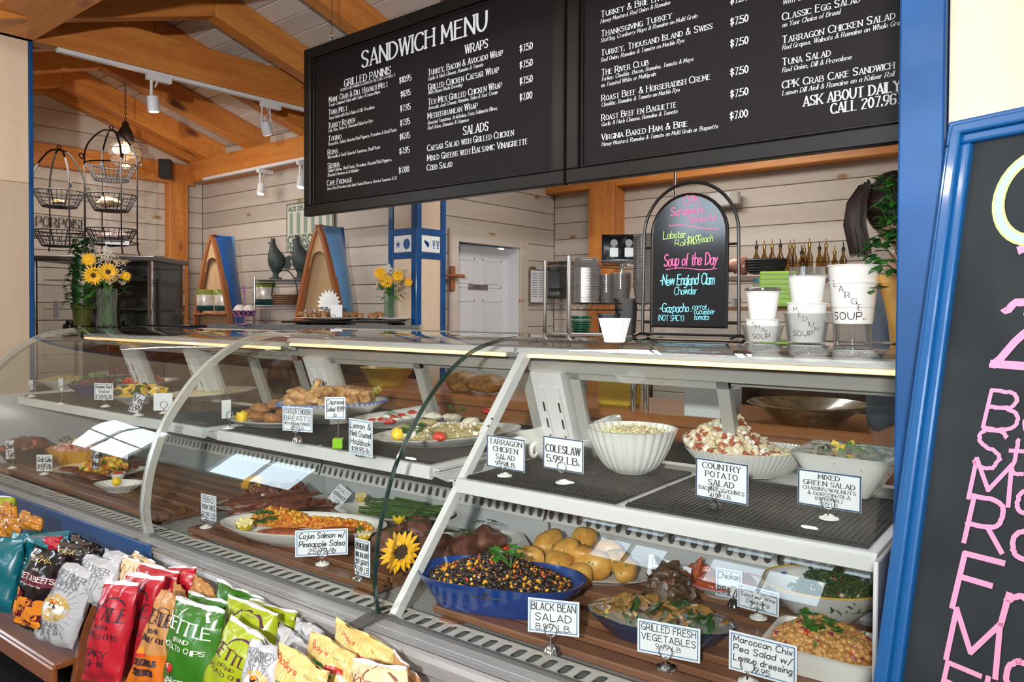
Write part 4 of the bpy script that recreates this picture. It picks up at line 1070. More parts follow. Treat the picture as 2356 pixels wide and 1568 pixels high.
# ======== right case, shelf
# shell-shaped bowl
c, a, rz = ends((1203, 1015), (1415, 975), ZR + .08)
t = thing('shell_bowl', 'white porcelain bowl shaped like a curled sea shell beside the coleslaw bowl', 'dish', (c.x, c.y, ZR), rz)
def shellmod(an, i, r):
    k = 1 + .05 * math.cos(9 * an) * (i > 2)
    tip = math.exp(-((an) ** 2) / .12) + math.exp(-((an - 2 * PI) ** 2) / .12)
    curl = math.exp(-((an - PI) ** 2) / .25)
    dz = (.030 * tip + .012 * curl * math.sin(an * 7)) * min(1, i / 5)
    return (r * k * (1 + .10 * tip), dz)
b = B(); b.lathe([(.001, .003), (.055, .0), (.062, .003), (.095, .028), (.112, .055), (.118, .080), (.115, .082), (.105, .060), (.085, .032), (.05, .012), (.001, .010)], 72, sx=a / .125, sy=a / .125 * .62, mod=shellmod, close=False); b.obj('body', CER, t, angle=70)
b = B()
for sg in (-1, 1):
    pts = [(-.115 * a / .125 + .028 * math.cos(q) * (1 - q / 9), sg * .03 + .0 * q, .052 + .028 * math.sin(q) * (1 - q / 9)) for q in [k * .42 for k in range(15)]]
    b.tube(pts, [.011 * (1 - k / 20) for k in range(15)], 8)
b.obj('scroll', CER, t)['kind'] = 'stuff'
# coleslaw
c, a, rz = ends((1348, 985), (1557, 985), ZR + .125)
dish('fluted_bowl', 'tall white fluted round bowl heaped with coleslaw', c, ZR, a, a, .128, 0, foot=.40, flare=.75, flutes=30, fd=.035, slope=.75)
pile('coleslaw', 'pale shredded cabbage coleslaw in the tall fluted bowl', c, ZR + .088, a * .80, a * .80, dome(.030, .7, seed=2), 0, CREAMF, [PALEG, CARR, LEAFG, CREAMF], [('shred', 4, .024, 9), ('shred', 1, .024, 7), ('shred', 2, .016, 1.2), ('chunk', 4, .012, 2), ('leaf', 3, .010, .5)], 420, 5)
# potato salad
c, a, rz = ends((1577, 1030), (1872, 1034), ZR + .072)
dish('potato_salad_bowl', 'white oval bowl with ribbed side piled with potato salad', c, ZR, a, a * .70, .075, rz, foot=.55, flare=.9, flutes=70, fd=.014, slope=.6)
pile('potato_salad', 'heap of country potato salad with bacon and chives', c + Vector((-.03, .0, 0)), ZR + .055, a * .88, a * .60, dome(.080, 1.3, (-.28, 0), seed=4), rz, CREAMF, [CHEESE, BACON, LEAFG, CREAMF, SALM], [('ball', 1, .019, 4), ('chunk', 4, .020, 6), ('chunk', 2, .016, 3.5), ('shred', 3, .020, 2), ('cube', 5, .017, 2)], 560, 6)
# mixed green salad
c, a, rz = ends((1812, 1040), (2092, 1036), ZR + .105)
dish('square_bowl', 'white square flared bowl of green salad under plastic wrap', c, ZR, a * .72, a * .72, .108, rz + PI / 4, foot=.52, flare=1.0, nsup=7, slope=.5)
pile('green_salad', 'mixed green salad under the plastic wrap', c, ZR + .060, a * .58, a * .58, dome(.014, .8, seed=8), rz, LEAFD, [LEAFG, LEAFD, CHEESE, SQUASH, ONION], [('leaf', 1, .038, 4), ('leaf', 2, .038, 6), ('chunk', 3, .018, 1), ('leaf', 4, .04, 1.2), ('leaf', 5, .04, .6)], 220, 9)
t = B(); 
def wrapfn(u, v): return .012 + .006 * math.sin(9 * u + 2 * v) * (1 - max(abs(u), abs(v))) - .004 * math.hypot(u, v) + .003 * math.sin(23 * v + 5 * u)
b = B(); n_ = 18
vs = [((2 * i / n_ - 1) * a * .70, (2 * j / n_ - 1) * a * .70, wrapfn(2 * i / n_ - 1, 2 * j / n_ - 1)) for i in range(n_ + 1) for j in range(n_ + 1)]
b.add(vs, [(i * (n_ + 1) + j, i * (n_ + 1) + j + 1, (i + 1) * (n_ + 1) + j + 1, (i + 1) * (n_ + 1) + j) for i in range(n_) for j in range(n_)])
o = b.obj('plastic_wrap', WRAP, None); o.location = (c.x, c.y, ZR + .102); o.rotation_euler = (0, 0, rz + PI / 4); tag(o, 'clear plastic wrap stretched over the square white bowl', 'plastic wrap')
card('white card reading TARRAGON CHICKEN SALAD on a white foot', [('TARRAGON', 1.1, 'S'), ('CHICKEN', 1.1, 'S'), ('SALAD', 1.1, 'S'), ('9.99 LB.', 1.0, 'S')], (1161, 1094), ZR, (1164, 1042), (87, 74), -3, 'white')
card('white card reading COLESLAW on a white foot', [('', .6, 'S'), ('COLESLAW', 1.35, 'S'), ('5.99 LB.', 1.3, 'S'), ('', .5, 'S')], (1296, 1110), ZR, (1294, 1045), (92, 76), -3, 'white')
card('white card reading COUNTRY POTATO SALAD on a black foot', [('COUNTRY', 1.5, 'S'), ('POTATO', 1.5, 'S'), ('SALAD', 1.5, 'S'), ('BACON/EGG/CHIVES', 1.0, 'S'), ('6.99 LB.', 1.0, 'S')], (1646, 1166), ZR, (1665, 1104), (116, 92), -6, 'black')
card('white card reading MIXED GREEN SALAD on a white foot', [('MIXED', 1.5, 'S'), ('GREEN SALAD', 1.5, 'S'), ('CRAISINS/WALNUTS', 1.1, 'S'), ('& GORGONZOLA', 1.1, 'S'), ('(OPTIONAL)', 1.0, 'S'), ('8.99 LB', 1.0, 'S')], (1907, 1192), ZR, (1906, 1128), (136, 84), -1, 'white')

# ======== middle case, shelf
c, a, rz = ends((523, 962), (720, 968), ZM + .02)
dish('crab_cake_plate', 'white oval plate holding browned crab cakes and a lemon', c, ZM, a, a * .62, .024, rz - .15, foot=.6, slope=.6)
rnd = random.Random(5)
for k, (px, py, zz) in enumerate(((592, 957, .03), (628, 962, .03), (655, 950, .035), (600, 938, .055), (636, 930, .065), (662, 922, .07), (575, 950, .03))):
    p = atz(px, py, ZM + zz); b = B(); b.blob((0, 0, 0), (.085, .070, .040), k, .06, 14, 9)
    o = b.obj('crab_cake', CRUST, None); o.location = p; o.rotation_euler = (rnd.uniform(-.2, .2), rnd.uniform(-.2, .2), rnd.uniform(0, 3)); tag(o, 'browned crumb-coated crab cake in the pile on the oval plate', 'crab cake', 'crab cakes piled on the oval plate')
lemon('half lemon with zigzag rind in front of the crab cakes', atz(556, 968, ZM + .008), .052, 1.2)
c, a, rz = ends((636, 925), (886, 910), ZM + .09)
dish('chicken_bowl', 'footed oval bowl with a blue checked rim holding roast chicken', c, ZM, a, a * .74, .082, rz, foot=.48, flare=1.05, rim=RIMB, slope=.5)
b = B(); 
for k in range(60):
    an = 2 * PI * k / 60
    b.box((a * 1.0 * math.cos(an), a * .74 * math.sin(an), .079), (.006, .006, .007), rz=an)
bo = b.obj('checked_band', RIMB, bpy.data.objects['chicken_bowl'], smooth=False); bo['kind'] = 'stuff'
for k, (px, py, zz, d, ry) in enumerate(((688, 910, .11, (.10, .075, .06), .2), (730, 918, .10, (.11, .08, .065), .6), (775, 905, .11, (.10, .085, .065), 1.2), (812, 908, .105, (.10, .07, .055), .2), (840, 912, .10, (.07, .06, .05), 1.9), (706, 926, .085, (.09, .07, .05), 2.4), (765, 928, .085, (.10, .07, .05), .9), (812, 925, .085, (.08, .06, .045), 2.0), (668, 922, .09, (.06, .05, .04), 0.3), (745, 903, .13, (.08, .06, .05), 1.8))):
    p = atz(px, py, ZM + zz); b = B(); b.blob((0, 0, 0), d, 40 + k, .13, 16, 10)
    o = b.obj('chicken_breast', CHICK, None); o.location = p; o.rotation_euler = (.2 * math.sin(k), .25 * math.cos(k), ry); tag(o, 'roasted browned chicken breast heaped in the blue rimmed bowl', 'chicken', 'roast chicken pieces in the footed bowl')
p = atz(722, 915, ZM + .10); q = atd(733, 872, (p - EYE).dot(Vector((-math.sin(TH), math.cos(TH), 0))))
b = B(); b.tube([Vector((0, 0, -.02)), (q - p) * .35, (q - p) * .75, (q - p) * .92, (q - p)], [.030, .026, .013, .011, .015], 10); o = b.obj('chicken_drumstick', CHICK, None); o.location = p; tag(o, 'roast chicken wing bone standing up from the heap', 'chicken')
for k, (px, py) in enumerate(((836, 922), (850, 917), (860, 910), (867, 907))):
    lemon(['first crowned lemon half from the chicken at the bowl rim', 'second crowned lemon half along the bowl rim', 'third crowned lemon half along the bowl rim', 'outermost crowned lemon half at the bowl rim'][k], atz(px, py, ZM + .075), .045, 2.2 + .3 * k, -1.1)
c, a, rz = ends((816, 968), (992, 944), ZM + .035)
dish('caprese_dish', 'white oval dish with a raised lip holding tomato and fresh cheese', c, ZM, a, a * .60, .036, rz, foot=.6, mod=lambda an, i, r: (r * (1 + .06 * math.cos(an)), (.022 * max(0, math.cos(an)) ** 3) * min(1, i / 6) if 3 < i < 16 else 0))
for k, (px, py) in enumerate(((862, 968), (880, 966), (905, 958), (925, 955), (948, 948), (895, 970))):
    p = atz(px, py, ZM + .03); b = B(); b.blob((0, 0, 0), (.055, .035, .018), k, .05, 12, 7); o = b.obj('tomato_slice', TOM, None); o.location = p; o.rotation_euler = (.3, .2, rz + .4 * k); tag(o, 'red tomato wedge in the white dish with raised lip', 'tomato', 'tomato wedges in the caprese dish')
for k, (px, py) in enumerate(((874, 960), (912, 965), (936, 960), (892, 957))):
    p = atz(px, py, ZM + .025); b = B(); b.blob((0, 0, 0), (.05, .04, .014), k + 9, .05, 12, 7); o = b.obj('mozzarella_slice', CHEESE, None); o.location = p; tag(o, 'white fresh cheese slice among the tomato wedges', 'cheese', 'cheese slices in the caprese dish')
herb('green basil sprig on the tomato wedges', atz(895, 955, ZM + .04), .05, 5, 8)
c, a, rz = ends((860, 1010), (1187, 975), ZM + .035)
dish('fish_platter', 'large white scalloped platter of crumbed haddock', c, ZM, a, a * .55, .036, rz, foot=.62, flutes=26, fd=.02, slope=.6)
for k, (px, py, zz, d) in enumerate(((935, 985, .045, (.13, .06, .03)), (985, 975, .05, (.13, .07, .035)), (1040, 962, .055, (.12, .06, .035)), (1085, 972, .05, (.12, .06, .035)), (1030, 990, .045, (.14, .07, .03)), (1120, 985, .045, (.10, .06, .03)), (1000, 958, .055, (.10, .05, .03)))):
    p = atz(px, py, ZM + zz); b = B(); b.blob((0, 0, 0), d, 70 + k, .10, 16, 9); o = b.obj('fish_fillet', FISHW if k in (2, 3, 6) else GRAIN, None); o.location = p; o.rotation_euler = (.1, .1, rz + .5 + .3 * math.sin(k)); tag(o, 'herb crumbed haddock fillet on the scalloped platter', 'fish', 'fish fillets on the scalloped platter')
pile('crumb_topping', 'golden herb crumbs strewn over the haddock fillets', c, ZM + .03, a * .72, a * .38, dome(.022, .8, seed=3), rz, GRAIN, [GRAIN, FISHW, LEAFG], [('chunk', 1, .008, 6), ('chunk', 2, .012, 2), ('leaf', 3, .01, .6)], 420, 14)
herb('parsley bunch at the front of the haddock platter', atz(955, 1003, ZM + .03), .085, 14, 4)
herb('parsley sprig standing on top of the haddock', atz(1052, 950, ZM + .07), .06, 6, 5)
for lab, px, py, s in (('tomato half at the front of the haddock platter', 1010, 1004, .045), ('tomato half at the back of the haddock platter', 1118, 945, .04)):
    p = atz(px, py, ZM + .045); b = B(); b.blob((0, 0, 0), (s * 1.25, s * .8, s * .7), 4, .04, 14, 9); o = b.obj('tomato_half', TOM, None); o.location = p; tag(o, lab, 'tomato')
lemon('lemon half lying at the left of the parsley on the haddock platter', atz(915, 1010, ZM + .025), .045, .3, -1.2)
card('white card reading STATLER CHICKEN BREASTS on a chrome dome', [('STATLER CHICKEN', 1.1, 's'), ('BREASTS', 1.1, 's'), ('WITH HERB MAYONNAISE', .7, 's'), ('9.99 LB', .7, 's')], (684, 1016), ZM, (684, 964), (66, 56), 15, 'chrome', 'light')
card('handwritten Caprese Salad card on a green acrylic cube', [('Caprese', 1.1, 'h'), ('Salad 9.99', 1.1, 'h'), ('lb', .8, 'h')], (778, 1030), ZM, (771, 938), (46, 50), 40, 'cube', 'light')
card('handwritten Lemon and Herb Crusted Haddock card', [('Lemon &', 1.1, 'h'), ('Herb Crusted', 1.1, 'h'), ('Haddock', 1.1, 'h'), ('$18.95/lb', .9, 'h')], (832, 1048), ZM, (827, 1006), (53, 82), -5, 'wire', 'light')
card('blank grey card seen almost edge-on at the left end of the middle shelf', [], (526, 985), ZM, (518, 940), (20, 42), 88, 'white', None)

# ======== left case, shelf
def bowl(name, label, L, Rr, zs, h, m=CER, ratio=.8, **k):
    c, a, rz = ends(L, Rr, zs + h); return dish(name, label, c, zs, a, a * ratio, h, rz, m, **k), c, a, rz
_, c, a, rz = bowl('couscous_bowl', 'white footed bowl of yellow couscous at the far left of the shelf', (88, 876), (197, 868), ZL, .055, foot=.4)
pile('couscous', 'yellow couscous in the far left footed bowl', c, ZL + .042, a * .85, a * .68, dome(.030, .8), rz, GRAIN, [CORN, GRAIN, LEAFG], [('chunk', 2, .010, 6), ('chunk', 1, .008, 2), ('leaf', 3, .012, .6)], 160, 21)
_, c, a, rz = bowl('blue_bowl', 'cobalt blue bowl of purple and green salad on the left shelf', (163, 886), (268, 876), ZL, .060, CBLU, foot=.5)
pile('bean_salad', 'purple and green salad in the cobalt bowl', c, ZL + .045, a * .85, a * .68, dome(.04, .8), rz, MUSH, [ONION, LEAFG, MUSH], [('chunk', 1, .016, 3), ('leaf', 2, .03, 3), ('chunk', 3, .018, 4)], 130, 22)
_, c, a, rz = bowl('meatball_dish', 'low dish of browned meatballs behind the cobalt bowl', (225, 862), (330, 850), ZL, .04, CER, foot=.5)
for k in range(9):
    an = k * 2.4; r = .02 + .035 * (k / 9); b = B(); b.blob((0, 0, 0), (.034, .034, .030), k, .08, 10, 7); o = b.obj('meatball', MEATR, None); o.location = c + Vector((r * math.cos(an) * 1.4, r * math.sin(an), ZL + .045 + .02 * (k < 3))); tag(o, 'browned meatball in the low dish behind the cobalt bowl', 'meatball', 'meatballs in the low dish')
_, c, a, rz = bowl('red_salad_platter', 'white embossed platter of red tomato salad on the left shelf', (240, 884), (402, 868), ZL, .050, CER, .62, foot=.5, flutes=30, fd=.01)
pile('tomato_salad', 'red tomato and herb salad on the embossed platter', c, ZL + .035, a * .6, a * .36, dome(.034, .9), rz, REDP, [TOM, REDP, LEAFG, CORN], [('chunk', 1, .018, 3), ('chunk', 2, .016, 3), ('leaf', 3, .022, 1), ('chunk', 4, .014, 1.5)], 110, 23)
_, c, a, rz = bowl('vegetable_dish', 'white round dish of grilled squash at the front of the left shelf', (254, 912), (380, 898), ZL, .046, CER, .8, foot=.45)
pile('grilled_squash', 'yellow and green grilled squash in the front round dish', c, ZL + .033, a * .85, a * .68, dome(.032, .8), rz, SQUASH, [SQUASH, LEAFD, REDP, CHEESE], [('slice', 1, .040, 4), ('slice', 2, .038, 3), ('chunk', 3, .02, 1), ('slice', 4, .03, 1)], 60, 24)
_, c, a, rz = bowl('rice_platter', 'long white oval platter of herbed rice seen through the end glass', (384, 912), (578, 888), ZL, .038, CER, .55, foot=.5)
pile('herbed_rice', 'herbed rice on the long oval platter', c, ZL + .028, a * .82, a * .44, dome(.026, .8), rz, CREAMF, [CREAMF, GRAIN, LEAFG], [('shred', 1, .012, 5), ('shred', 2, .012, 3), ('leaf', 3, .012, 1)], 200, 25)
card('handwritten Sesame Beef Salad card on a white foot', [('Sesame Beef', 1, 'h'), ('Salad', 1, 'h'), ('$12.99/lb', 1, 'h')], (243, 935), ZL, (238, 900), (38, 38), 30, 'white', 'light')
card('slanting blue edged card leaning on the squash dish', [('Veg', 1, 'h'), ('5.99', 1, 'h')], (318, 955), ZL, (316, 928), (26, 46), 75, 'white', 'dark', roll=.35)
card('grey backed card half hidden by the white glass frame', [], (378, 950), ZL, (375, 924), (40, 40), 45, 'white', None)
card('pale narrow card on a clear stem before the couscous', [], (140, 930), ZL, (141, 885), (8, 30), 100, 'white', None)
card('small card holder at the left end of the upper left shelf', [], (72, 912), ZL, (72, 885), (8, 22), 100, 'white', None)

# ======== left case, deck
_, c, a, rz = bowl('black_dish', 'black oval dish of dark roasted meat at the far left of the deck', (-10, 1035), (118, 1022), ZD, .07, CBLK, .8, foot=.6)
pile('dark_roast', 'dark glazed roast slices in the black dish', c, ZD + .05, a * .85, a * .62, dome(.03, .8), rz, MEATD, [MEATD, SALM], [('chunk', 1, .05, 3), ('chunk', 2, .035, 2)], 30, 31)
_, c, a, rz = bowl('yellow_bowl', 'ochre yellow ribbed bowl of pink seafood salad', (112, 1028), (238, 1030), ZD, .085, CYEL, .8, foot=.5, flutes=26, fd=.03, slope=.6)
pile('seafood_salad', 'pink seafood salad in the ochre ribbed bowl', c, ZD + .065, a * .85, a * .68, dome(.045, .9), rz, PINKF, [PINKF, CHEESE, REDP], [('shred', 1, .024, 5), ('shred', 2, .024, 3), ('chunk', 3, .012, 1)], 180, 32)
herb('curly parsley at the left of the seafood salad', atz(150, 1018, ZD + .10), .06, 9, 11)
lemon('lemon half on top of the seafood salad', atz(178, 1020, ZD + .105), .036, .5, -.9)
_, c, a, rz = bowl('pasta_dish', 'white round dish of bow-tie pesto pasta behind the yellow bowl', (200, 1040), (352, 1012), ZD, .055, CER, .7, foot=.5)
pile('bowtie_pasta', 'bow-tie pasta with pesto behind its card', c, ZD + .04, a * .85, a * .6, dome(.05, .9), rz, GRAIN, [GRAIN, CREAMF, LEAFG], [('bow', 1, .034, 5), ('bow', 2, .034, 3), ('leaf', 3, .02, 1)], 140, 33)
herb('basil leaves on the bow-tie pasta', atz(296, 1000, ZD + .095), .07, 8, 12, LEAFD)
c, a, rz = ends((130, 1075), (328, 1082), ZD + .018)
dish('beef_platter', 'white rounded rectangular platter of sliced beef and mango', c, ZD, a, a * .50, .020, rz - .12, nsup=5, foot=.75, slope=.5)
for k, (px, py) in enumerate(((160, 1078), (176, 1082), (192, 1086), (208, 1091), (224, 1096), (286, 1068), (302, 1072), (296, 1062))):
    p = atz(px, py, ZD + .02); b = B(); b.blob((0, 0, 0), (.095, .055, .016), k, .07, 14, 7); o = b.obj('beef_slice', MEATD, None); o.location = p; o.rotation_euler = (.25, .1, rz + .5); tag(o, 'dark seared beef slice fanned on the rectangular platter', 'beef', 'beef slices on the rectangular platter')
pile('mango_salsa', 'orange mango and pepper cubes heaped over the beef slices', c + Vector((.03, .01, 0)), ZD + .014, a * .50, a * .34, dome(.055, 1.0), rz, ORNG, [ORNG, SQUASH, CORN, LEAFG], [('cube', 1, .022, 4), ('cube', 2, .022, 4), ('chunk', 3, .02, 2), ('leaf', 4, .03, 1)], 110, 34)
herb('rocket leaves at the front of the beef platter', atz(262, 1092, ZD + .02), .07, 9, 13)
_, c, a, rz = bowl('fluted_dish', 'small white fluted dish with lemon and a sauce cup', (222, 1108), (330, 1112), ZD, .036, CER, .7, foot=.5, flutes=22, fd=.05)
lemon('lemon half in the small fluted dish', atz(268, 1115, ZD + .02), .040, .8, -1.3)
b = B(); b.lathe([(.001, .002), (.022, .0), (.032, .028), (.030, .028), (.021, .006), (.001, .005)], 24, close=False); o = b.obj('sauce_cup', CER, None); o.location = atz(272, 1102, ZD + .028); tag(o, 'little sauce cup set in the small fluted dish', 'cup')
pile('red_relish', 'red relish filling the little sauce cup', Vector((o.location.x, o.location.y, 0)), o.location.z + .02, .026, .026, dome(.012, .8), 0, REDP, [REDP, ORNG], [('shred', 1, .012, 3), ('shred', 2, .012, 2)], 40, 35)
card('pale card seen side-on at the far left end of the deck', [('Beef', 1, 'h'), ('Tip', 1, 'h')], (28, 1076), ZD, (23, 1034), (16, 42), 85, 'white', None)
card('handwritten card in front of the black dish', [('Crab Cake', 1, 'h'), ('$9.99/lb', 1, 'h')], (102, 1090), ZD, (100, 1065), (31, 38), 35, 'white', None)
card('dark edged narrow card in front of the yellow bowl', [('Tex', 1, 'h'), ('Mex', 1, 'h')], (222, 1104), ZD, (221, 1057), (15, 44), 80, 'wire', 'dark')
card('printed BOWTIE PESTO PASTA card behind the beef platter', [('BOWTIE', 1, 'S'), ('PESTO', 1, 'S'), ('PASTA', 1, 'S'), ('7.99 LB', .9, 'S')], (274, 1068), ZD, (274, 1041), (33, 36), 30, 'white', None)

# ======== middle case, deck
c, a, rz = ends((498, 1163), (760, 1140), ZD + .018)
dish('rib_platter', 'white oval platter under dark glazed ribs', c, ZD, a, a * .5, .020, rz, nsup=3, foot=.7, slope=.5)
for k, (p0, p1, z, w) in enumerate((((510, 1158), (720, 1132), .050, .075), ((530, 1172), (742, 1158), .035, .07), ((560, 1140), (690, 1122), .055, .06), ((600, 1168), (735, 1152), .055, .05))):
    q0, q1 = atz(*p0, ZD + z), atz(*p1, ZD + z); m_ = (q0 + q1) / 2; d = q1 - q0
    b = B(); b.blob((0, 0, 0), (d.length, w * 1.2, .042), 60 + k, .15, 34, 13, freq=5.5); o = b.obj('rib_rack', MEATD, None); o.location = m_; o.rotation_euler = (0, 0, yaw(d.x, d.y)); tag(o, ['rack of dark glazed ribs running along the left of the platter', 'front rack of glazed ribs on the oval platter', 'rear rack of glazed ribs below the sunflower', 'short upper rack of glazed ribs in the middle of the pile'][k], 'ribs')
pile('rib_salsa', 'bits of corn and pepper sprinkled on the ribs', c, ZD + .052, a * .6, a * .25, dome(.012, .5), rz, MEATD, [CORN, REDP, MEATD], [('kernel', 1, .010, 3), ('chunk', 2, .010, 3), ('chunk', 3, .03, 5)], 70, 41)
sunflower('small sunflower behind the dark ribs', atz(583, 1114, ZD + .085), .105, (.1, -.25, .9), 3)
c, a, rz = ends((513, 1196), (888, 1213), ZD + .052)
dish('salmon_platter', 'deep white oval platter of cajun salmon and corn salsa', c, ZD, a, a * .50, .056, rz, foot=.6, slope=.55, flare=.9)
for k, (p0, p1, w) in enumerate((((585, 1232), (720, 1238), .10), ((720, 1232), (835, 1228), .09), ((700, 1205), (815, 1222), .08))):
    q0, q1 = atz(p0[0], p0[1] - 9, ZD + .042), atz(p1[0], p1[1] - 9, ZD + .042); m_ = (q0 + q1) / 2; d = q1 - q0
    b = B(); b.blob((0, 0, 0), (d.length * 1.0, w * .9, .026), 80 + k, .05, 20, 9); o = b.obj('salmon_fillet', SALM, None); o.location = m_; o.rotation_euler = (0, 0, yaw(d.x, d.y)); tag(o, ['left red spiced salmon fillet beside the lemon', 'right red spiced salmon fillet behind its card', 'rear red spiced salmon fillet under the salsa'][k], 'salmon')
q = atz(645, 1200, ZD + .03); pile('corn_salsa', 'bright corn and chickpea salsa heaped on the salmon', Vector((q.x, q.y, 0)), ZD + .028, .13, .060, dome(.045, .9, seed=5), rz - .1, ORNG, [CORN, ORNG, REDP], [('ball', 1, .015, 6), ('ball', 2, .014, 4), ('chunk', 3, .010, 1)], 200, 42, lift=.25)
q = atz(765, 1215, ZD + .03); pile('pineapple_salsa', 'second streak of pineapple salsa along the rear salmon', Vector((q.x, q.y, 0)), ZD + .036, .16, .038, dome(.026, .8, seed=6), rz - .12, ORNG, [CORN, ORNG, REDP], [('ball', 1, .014, 5), ('ball', 2, .013, 4), ('chunk', 3, .010, 1)], 130, 43, lift=.25)
lemon('crowned lemon half at the left end of the salmon platter', atz(563, 1217, ZD + .035), .062, .6, .35)
lemon('lemon half at the right end of the salmon platter', atz(838, 1240, ZD + .03), .05, 1.2, .2)
herb('parsley leaves beside the lemon on the salmon platter', atz(605, 1203, ZD + .045), .085, 9, 6)
herb('parsley leaf near the right end of the salmon platter', atz(820, 1228, ZD + .045), .045, 5, 16)
c, a, rz = ends((775, 1163), (1044, 1185), ZD + .025)
dish('asparagus_platter', 'white oval platter of asparagus spears', c, ZD, a, a * .52, .026, rz, foot=.66, slope=.5)
rnd = random.Random(12)
for k in range(46):
    lay = k // 18; px = rnd.uniform(880, 985) ; py = 1188 - (k % 18) * 2.0 - lay * 3 + rnd.uniform(-2, 2)
    p = atz(px, py, ZD + .018 + lay * .013); L_ = rnd.uniform(.17, .20); an = rnd.uniform(-.22, .22)
    b = B(); pts = [(-L_ * .5, 0, 0), (L_ * .2, 0, 0), (L_ * .36, 0, .001), (L_ * .44, 0, .002), (L_ * .5, 0, .002)]
    b.tube(pts, [.0052, .005, .0060, .0052, .0012], 6); o = b.obj('asparagus_spear', ASP, None); o.location = p; o.rotation_euler = (0, rnd.uniform(-.05, .05), rz - .12 + an)
    tag(o, 'green asparagus spear in the bundle on the oval platter', 'asparagus', 'asparagus spears on the oval platter')
lemon('zigzag lemon half in front of the asparagus', atz(918, 1200, ZD + .02), .050, 0.9, -.2)
lemon('zigzag lemon half behind the asparagus', atz(830, 1150, ZD + .03), .046, 0.9, .4)
c, a, rz = ends((862, 1265), (1208, 1232), ZD + .016)
dish('steak_platter', 'white rectangular platter of roast beef with a sunflower', c, ZD, a * .97, a * .46, .018, rz - .18, nsup=6, foot=.80, slope=.5)
for k, (px, py, zz, d) in enumerate(((905, 1250, .045, (.15, .11, .085)), (955, 1225, .05, (.14, .11, .09)), (1010, 1258, .045, (.15, .12, .09)), (1075, 1255, .045, (.13, .10, .085)), (1120, 1238, .05, (.14, .11, .10)))):
    p = atz(px, py, ZD + zz); b = B(); b.blob((0, 0, 0), (d[0], d[1], d[2] * .85), 90 + k, .12, 24, 14); o = b.obj('beef_roast', MEATR, None); o.location = p; o.rotation_euler = (0, .1, rz + .3 * k)
    tag(o, ['browned beef roast left of the large sunflower', 'browned beef roast behind the large sunflower', 'browned beef roast right of the large sunflower', 'browned beef roast in the middle right of the white platter', 'rightmost browned beef roast by the tomato'][k], 'roast beef')
    b = B(); rr = random.Random(k)
    for _ in range(9): 
        an = rr.uniform(0, 6.28); q = Vector((d[0] * .25 * math.cos(an), d[1] * .25 * math.sin(an), d[2] * .50)); e = Vector((rr.uniform(-1, 1), rr.uniform(-1, 1), .05)).normalized() * .022
        b.tube([q - e, q + Vector((0, 0, .003)), q + e], .0012, 4)
    b.obj('rosemary', LEAFD, o)['kind'] = 'stuff'
sunflower('large sunflower lying against the roast beef', atz(926, 1272, ZD + .05), .138, (.10, -.75, .55), 7)
p = atz(1163, 1258, ZD + .02); b = B(); b.blob((0, 0, 0), (.035, .035, .022), 1, .02, 14, 8); o = b.obj('tomato_half', TOM, None); o.location = p; tag(o, 'small tomato half at the right end of the beef platter', 'tomato')
card('card reading BBQ PORK RIBS on a white foot at the left of the slats', [('BBQ', .9, 's'), ('PORK RIBS', .9, 's'), ('12.99 LB', .9, 's')], (474, 1212), ZD, (482, 1166), (32, 58), 5, 'white', 'light')
card('handwritten Cajun Salmon with Pineapple Salsa card on a white foot', [('Cajun Salmon w/', 1.1, 'h'), ('Pineapple Salsa', 1.1, 'h'), ('25.99/lb', .9, 'h')], (742, 1297), ZD, (740, 1249), (118, 61), 48, 'white', 'light')
card('tilted card reading ROAST ASPARAGUS clipped to the asparagus platter', [('ROAST', 1, 's'), ('ASPARAGUS', 1, 's'), ('7.99', .9, 's')], (758, 1163), ZD, (781, 1141), (36, 42), 45, 'wire', None, roll=.7)
card('card reading CPK MEATLOAF on a silver foot near the glass edge', [('CPK MEATLOAF', 1, 's'), ('PORK, VEAL & BEEF', .7, 's'), ('WITH GRAVY', .7, 's'), ('9.99 LB', .8, 's')], (828, 1330), ZD, (834, 1282), (34, 84), 2, 'silver', 'light')

# ======== right case, deck
c, a, rz = ends((968, 1300), (1345, 1345), ZD + .075)
dish('blue_casserole', 'large cobalt blue casserole with corner lips full of black bean salad', c, ZD, a, a * .56, .080, rz, CBLU, foot=.78, slope=.4, mod=lambda an, i, r: r * (sup(3.2)(an, i, 1.0) * .93 if i < 8 or i > 14 else (sup(3.2)(an, i, 1.0) * .93 + .075 * max(0, math.cos(an)) ** 12 + .075 * max(0, -math.cos(an)) ** 12)))
pile('black_bean_salad', 'black bean and corn salad filling the cobalt casserole', c, ZD + .052, a * .88, a * .50, dome(.055, .7, seed=7), rz, BEAN, [BEAN, CORN, REDP, CREAMF, ORNG], [('bean', 1, .0125, 9), ('kernel', 2, .012, 4.2), ('chunk', 3, .011, .8), ('kernel', 4, .009, 1), ('kernel', 5, .012, 1.5)], 1150, 51, lift=.2)
herb('parsley sprig on the black bean salad', atz(1175, 1305, ZD + .115), .09, 9, 17)
c, a, rz = ends((1180, 1305), (1500, 1300), ZD + .018)
dish('potato_platter', 'white square-cornered platter stacked with baked potatoes', c, ZD, a * .95, a * .60, .020, rz - .2, nsup=5, foot=.78, slope=.5)
rnd = random.Random(9)
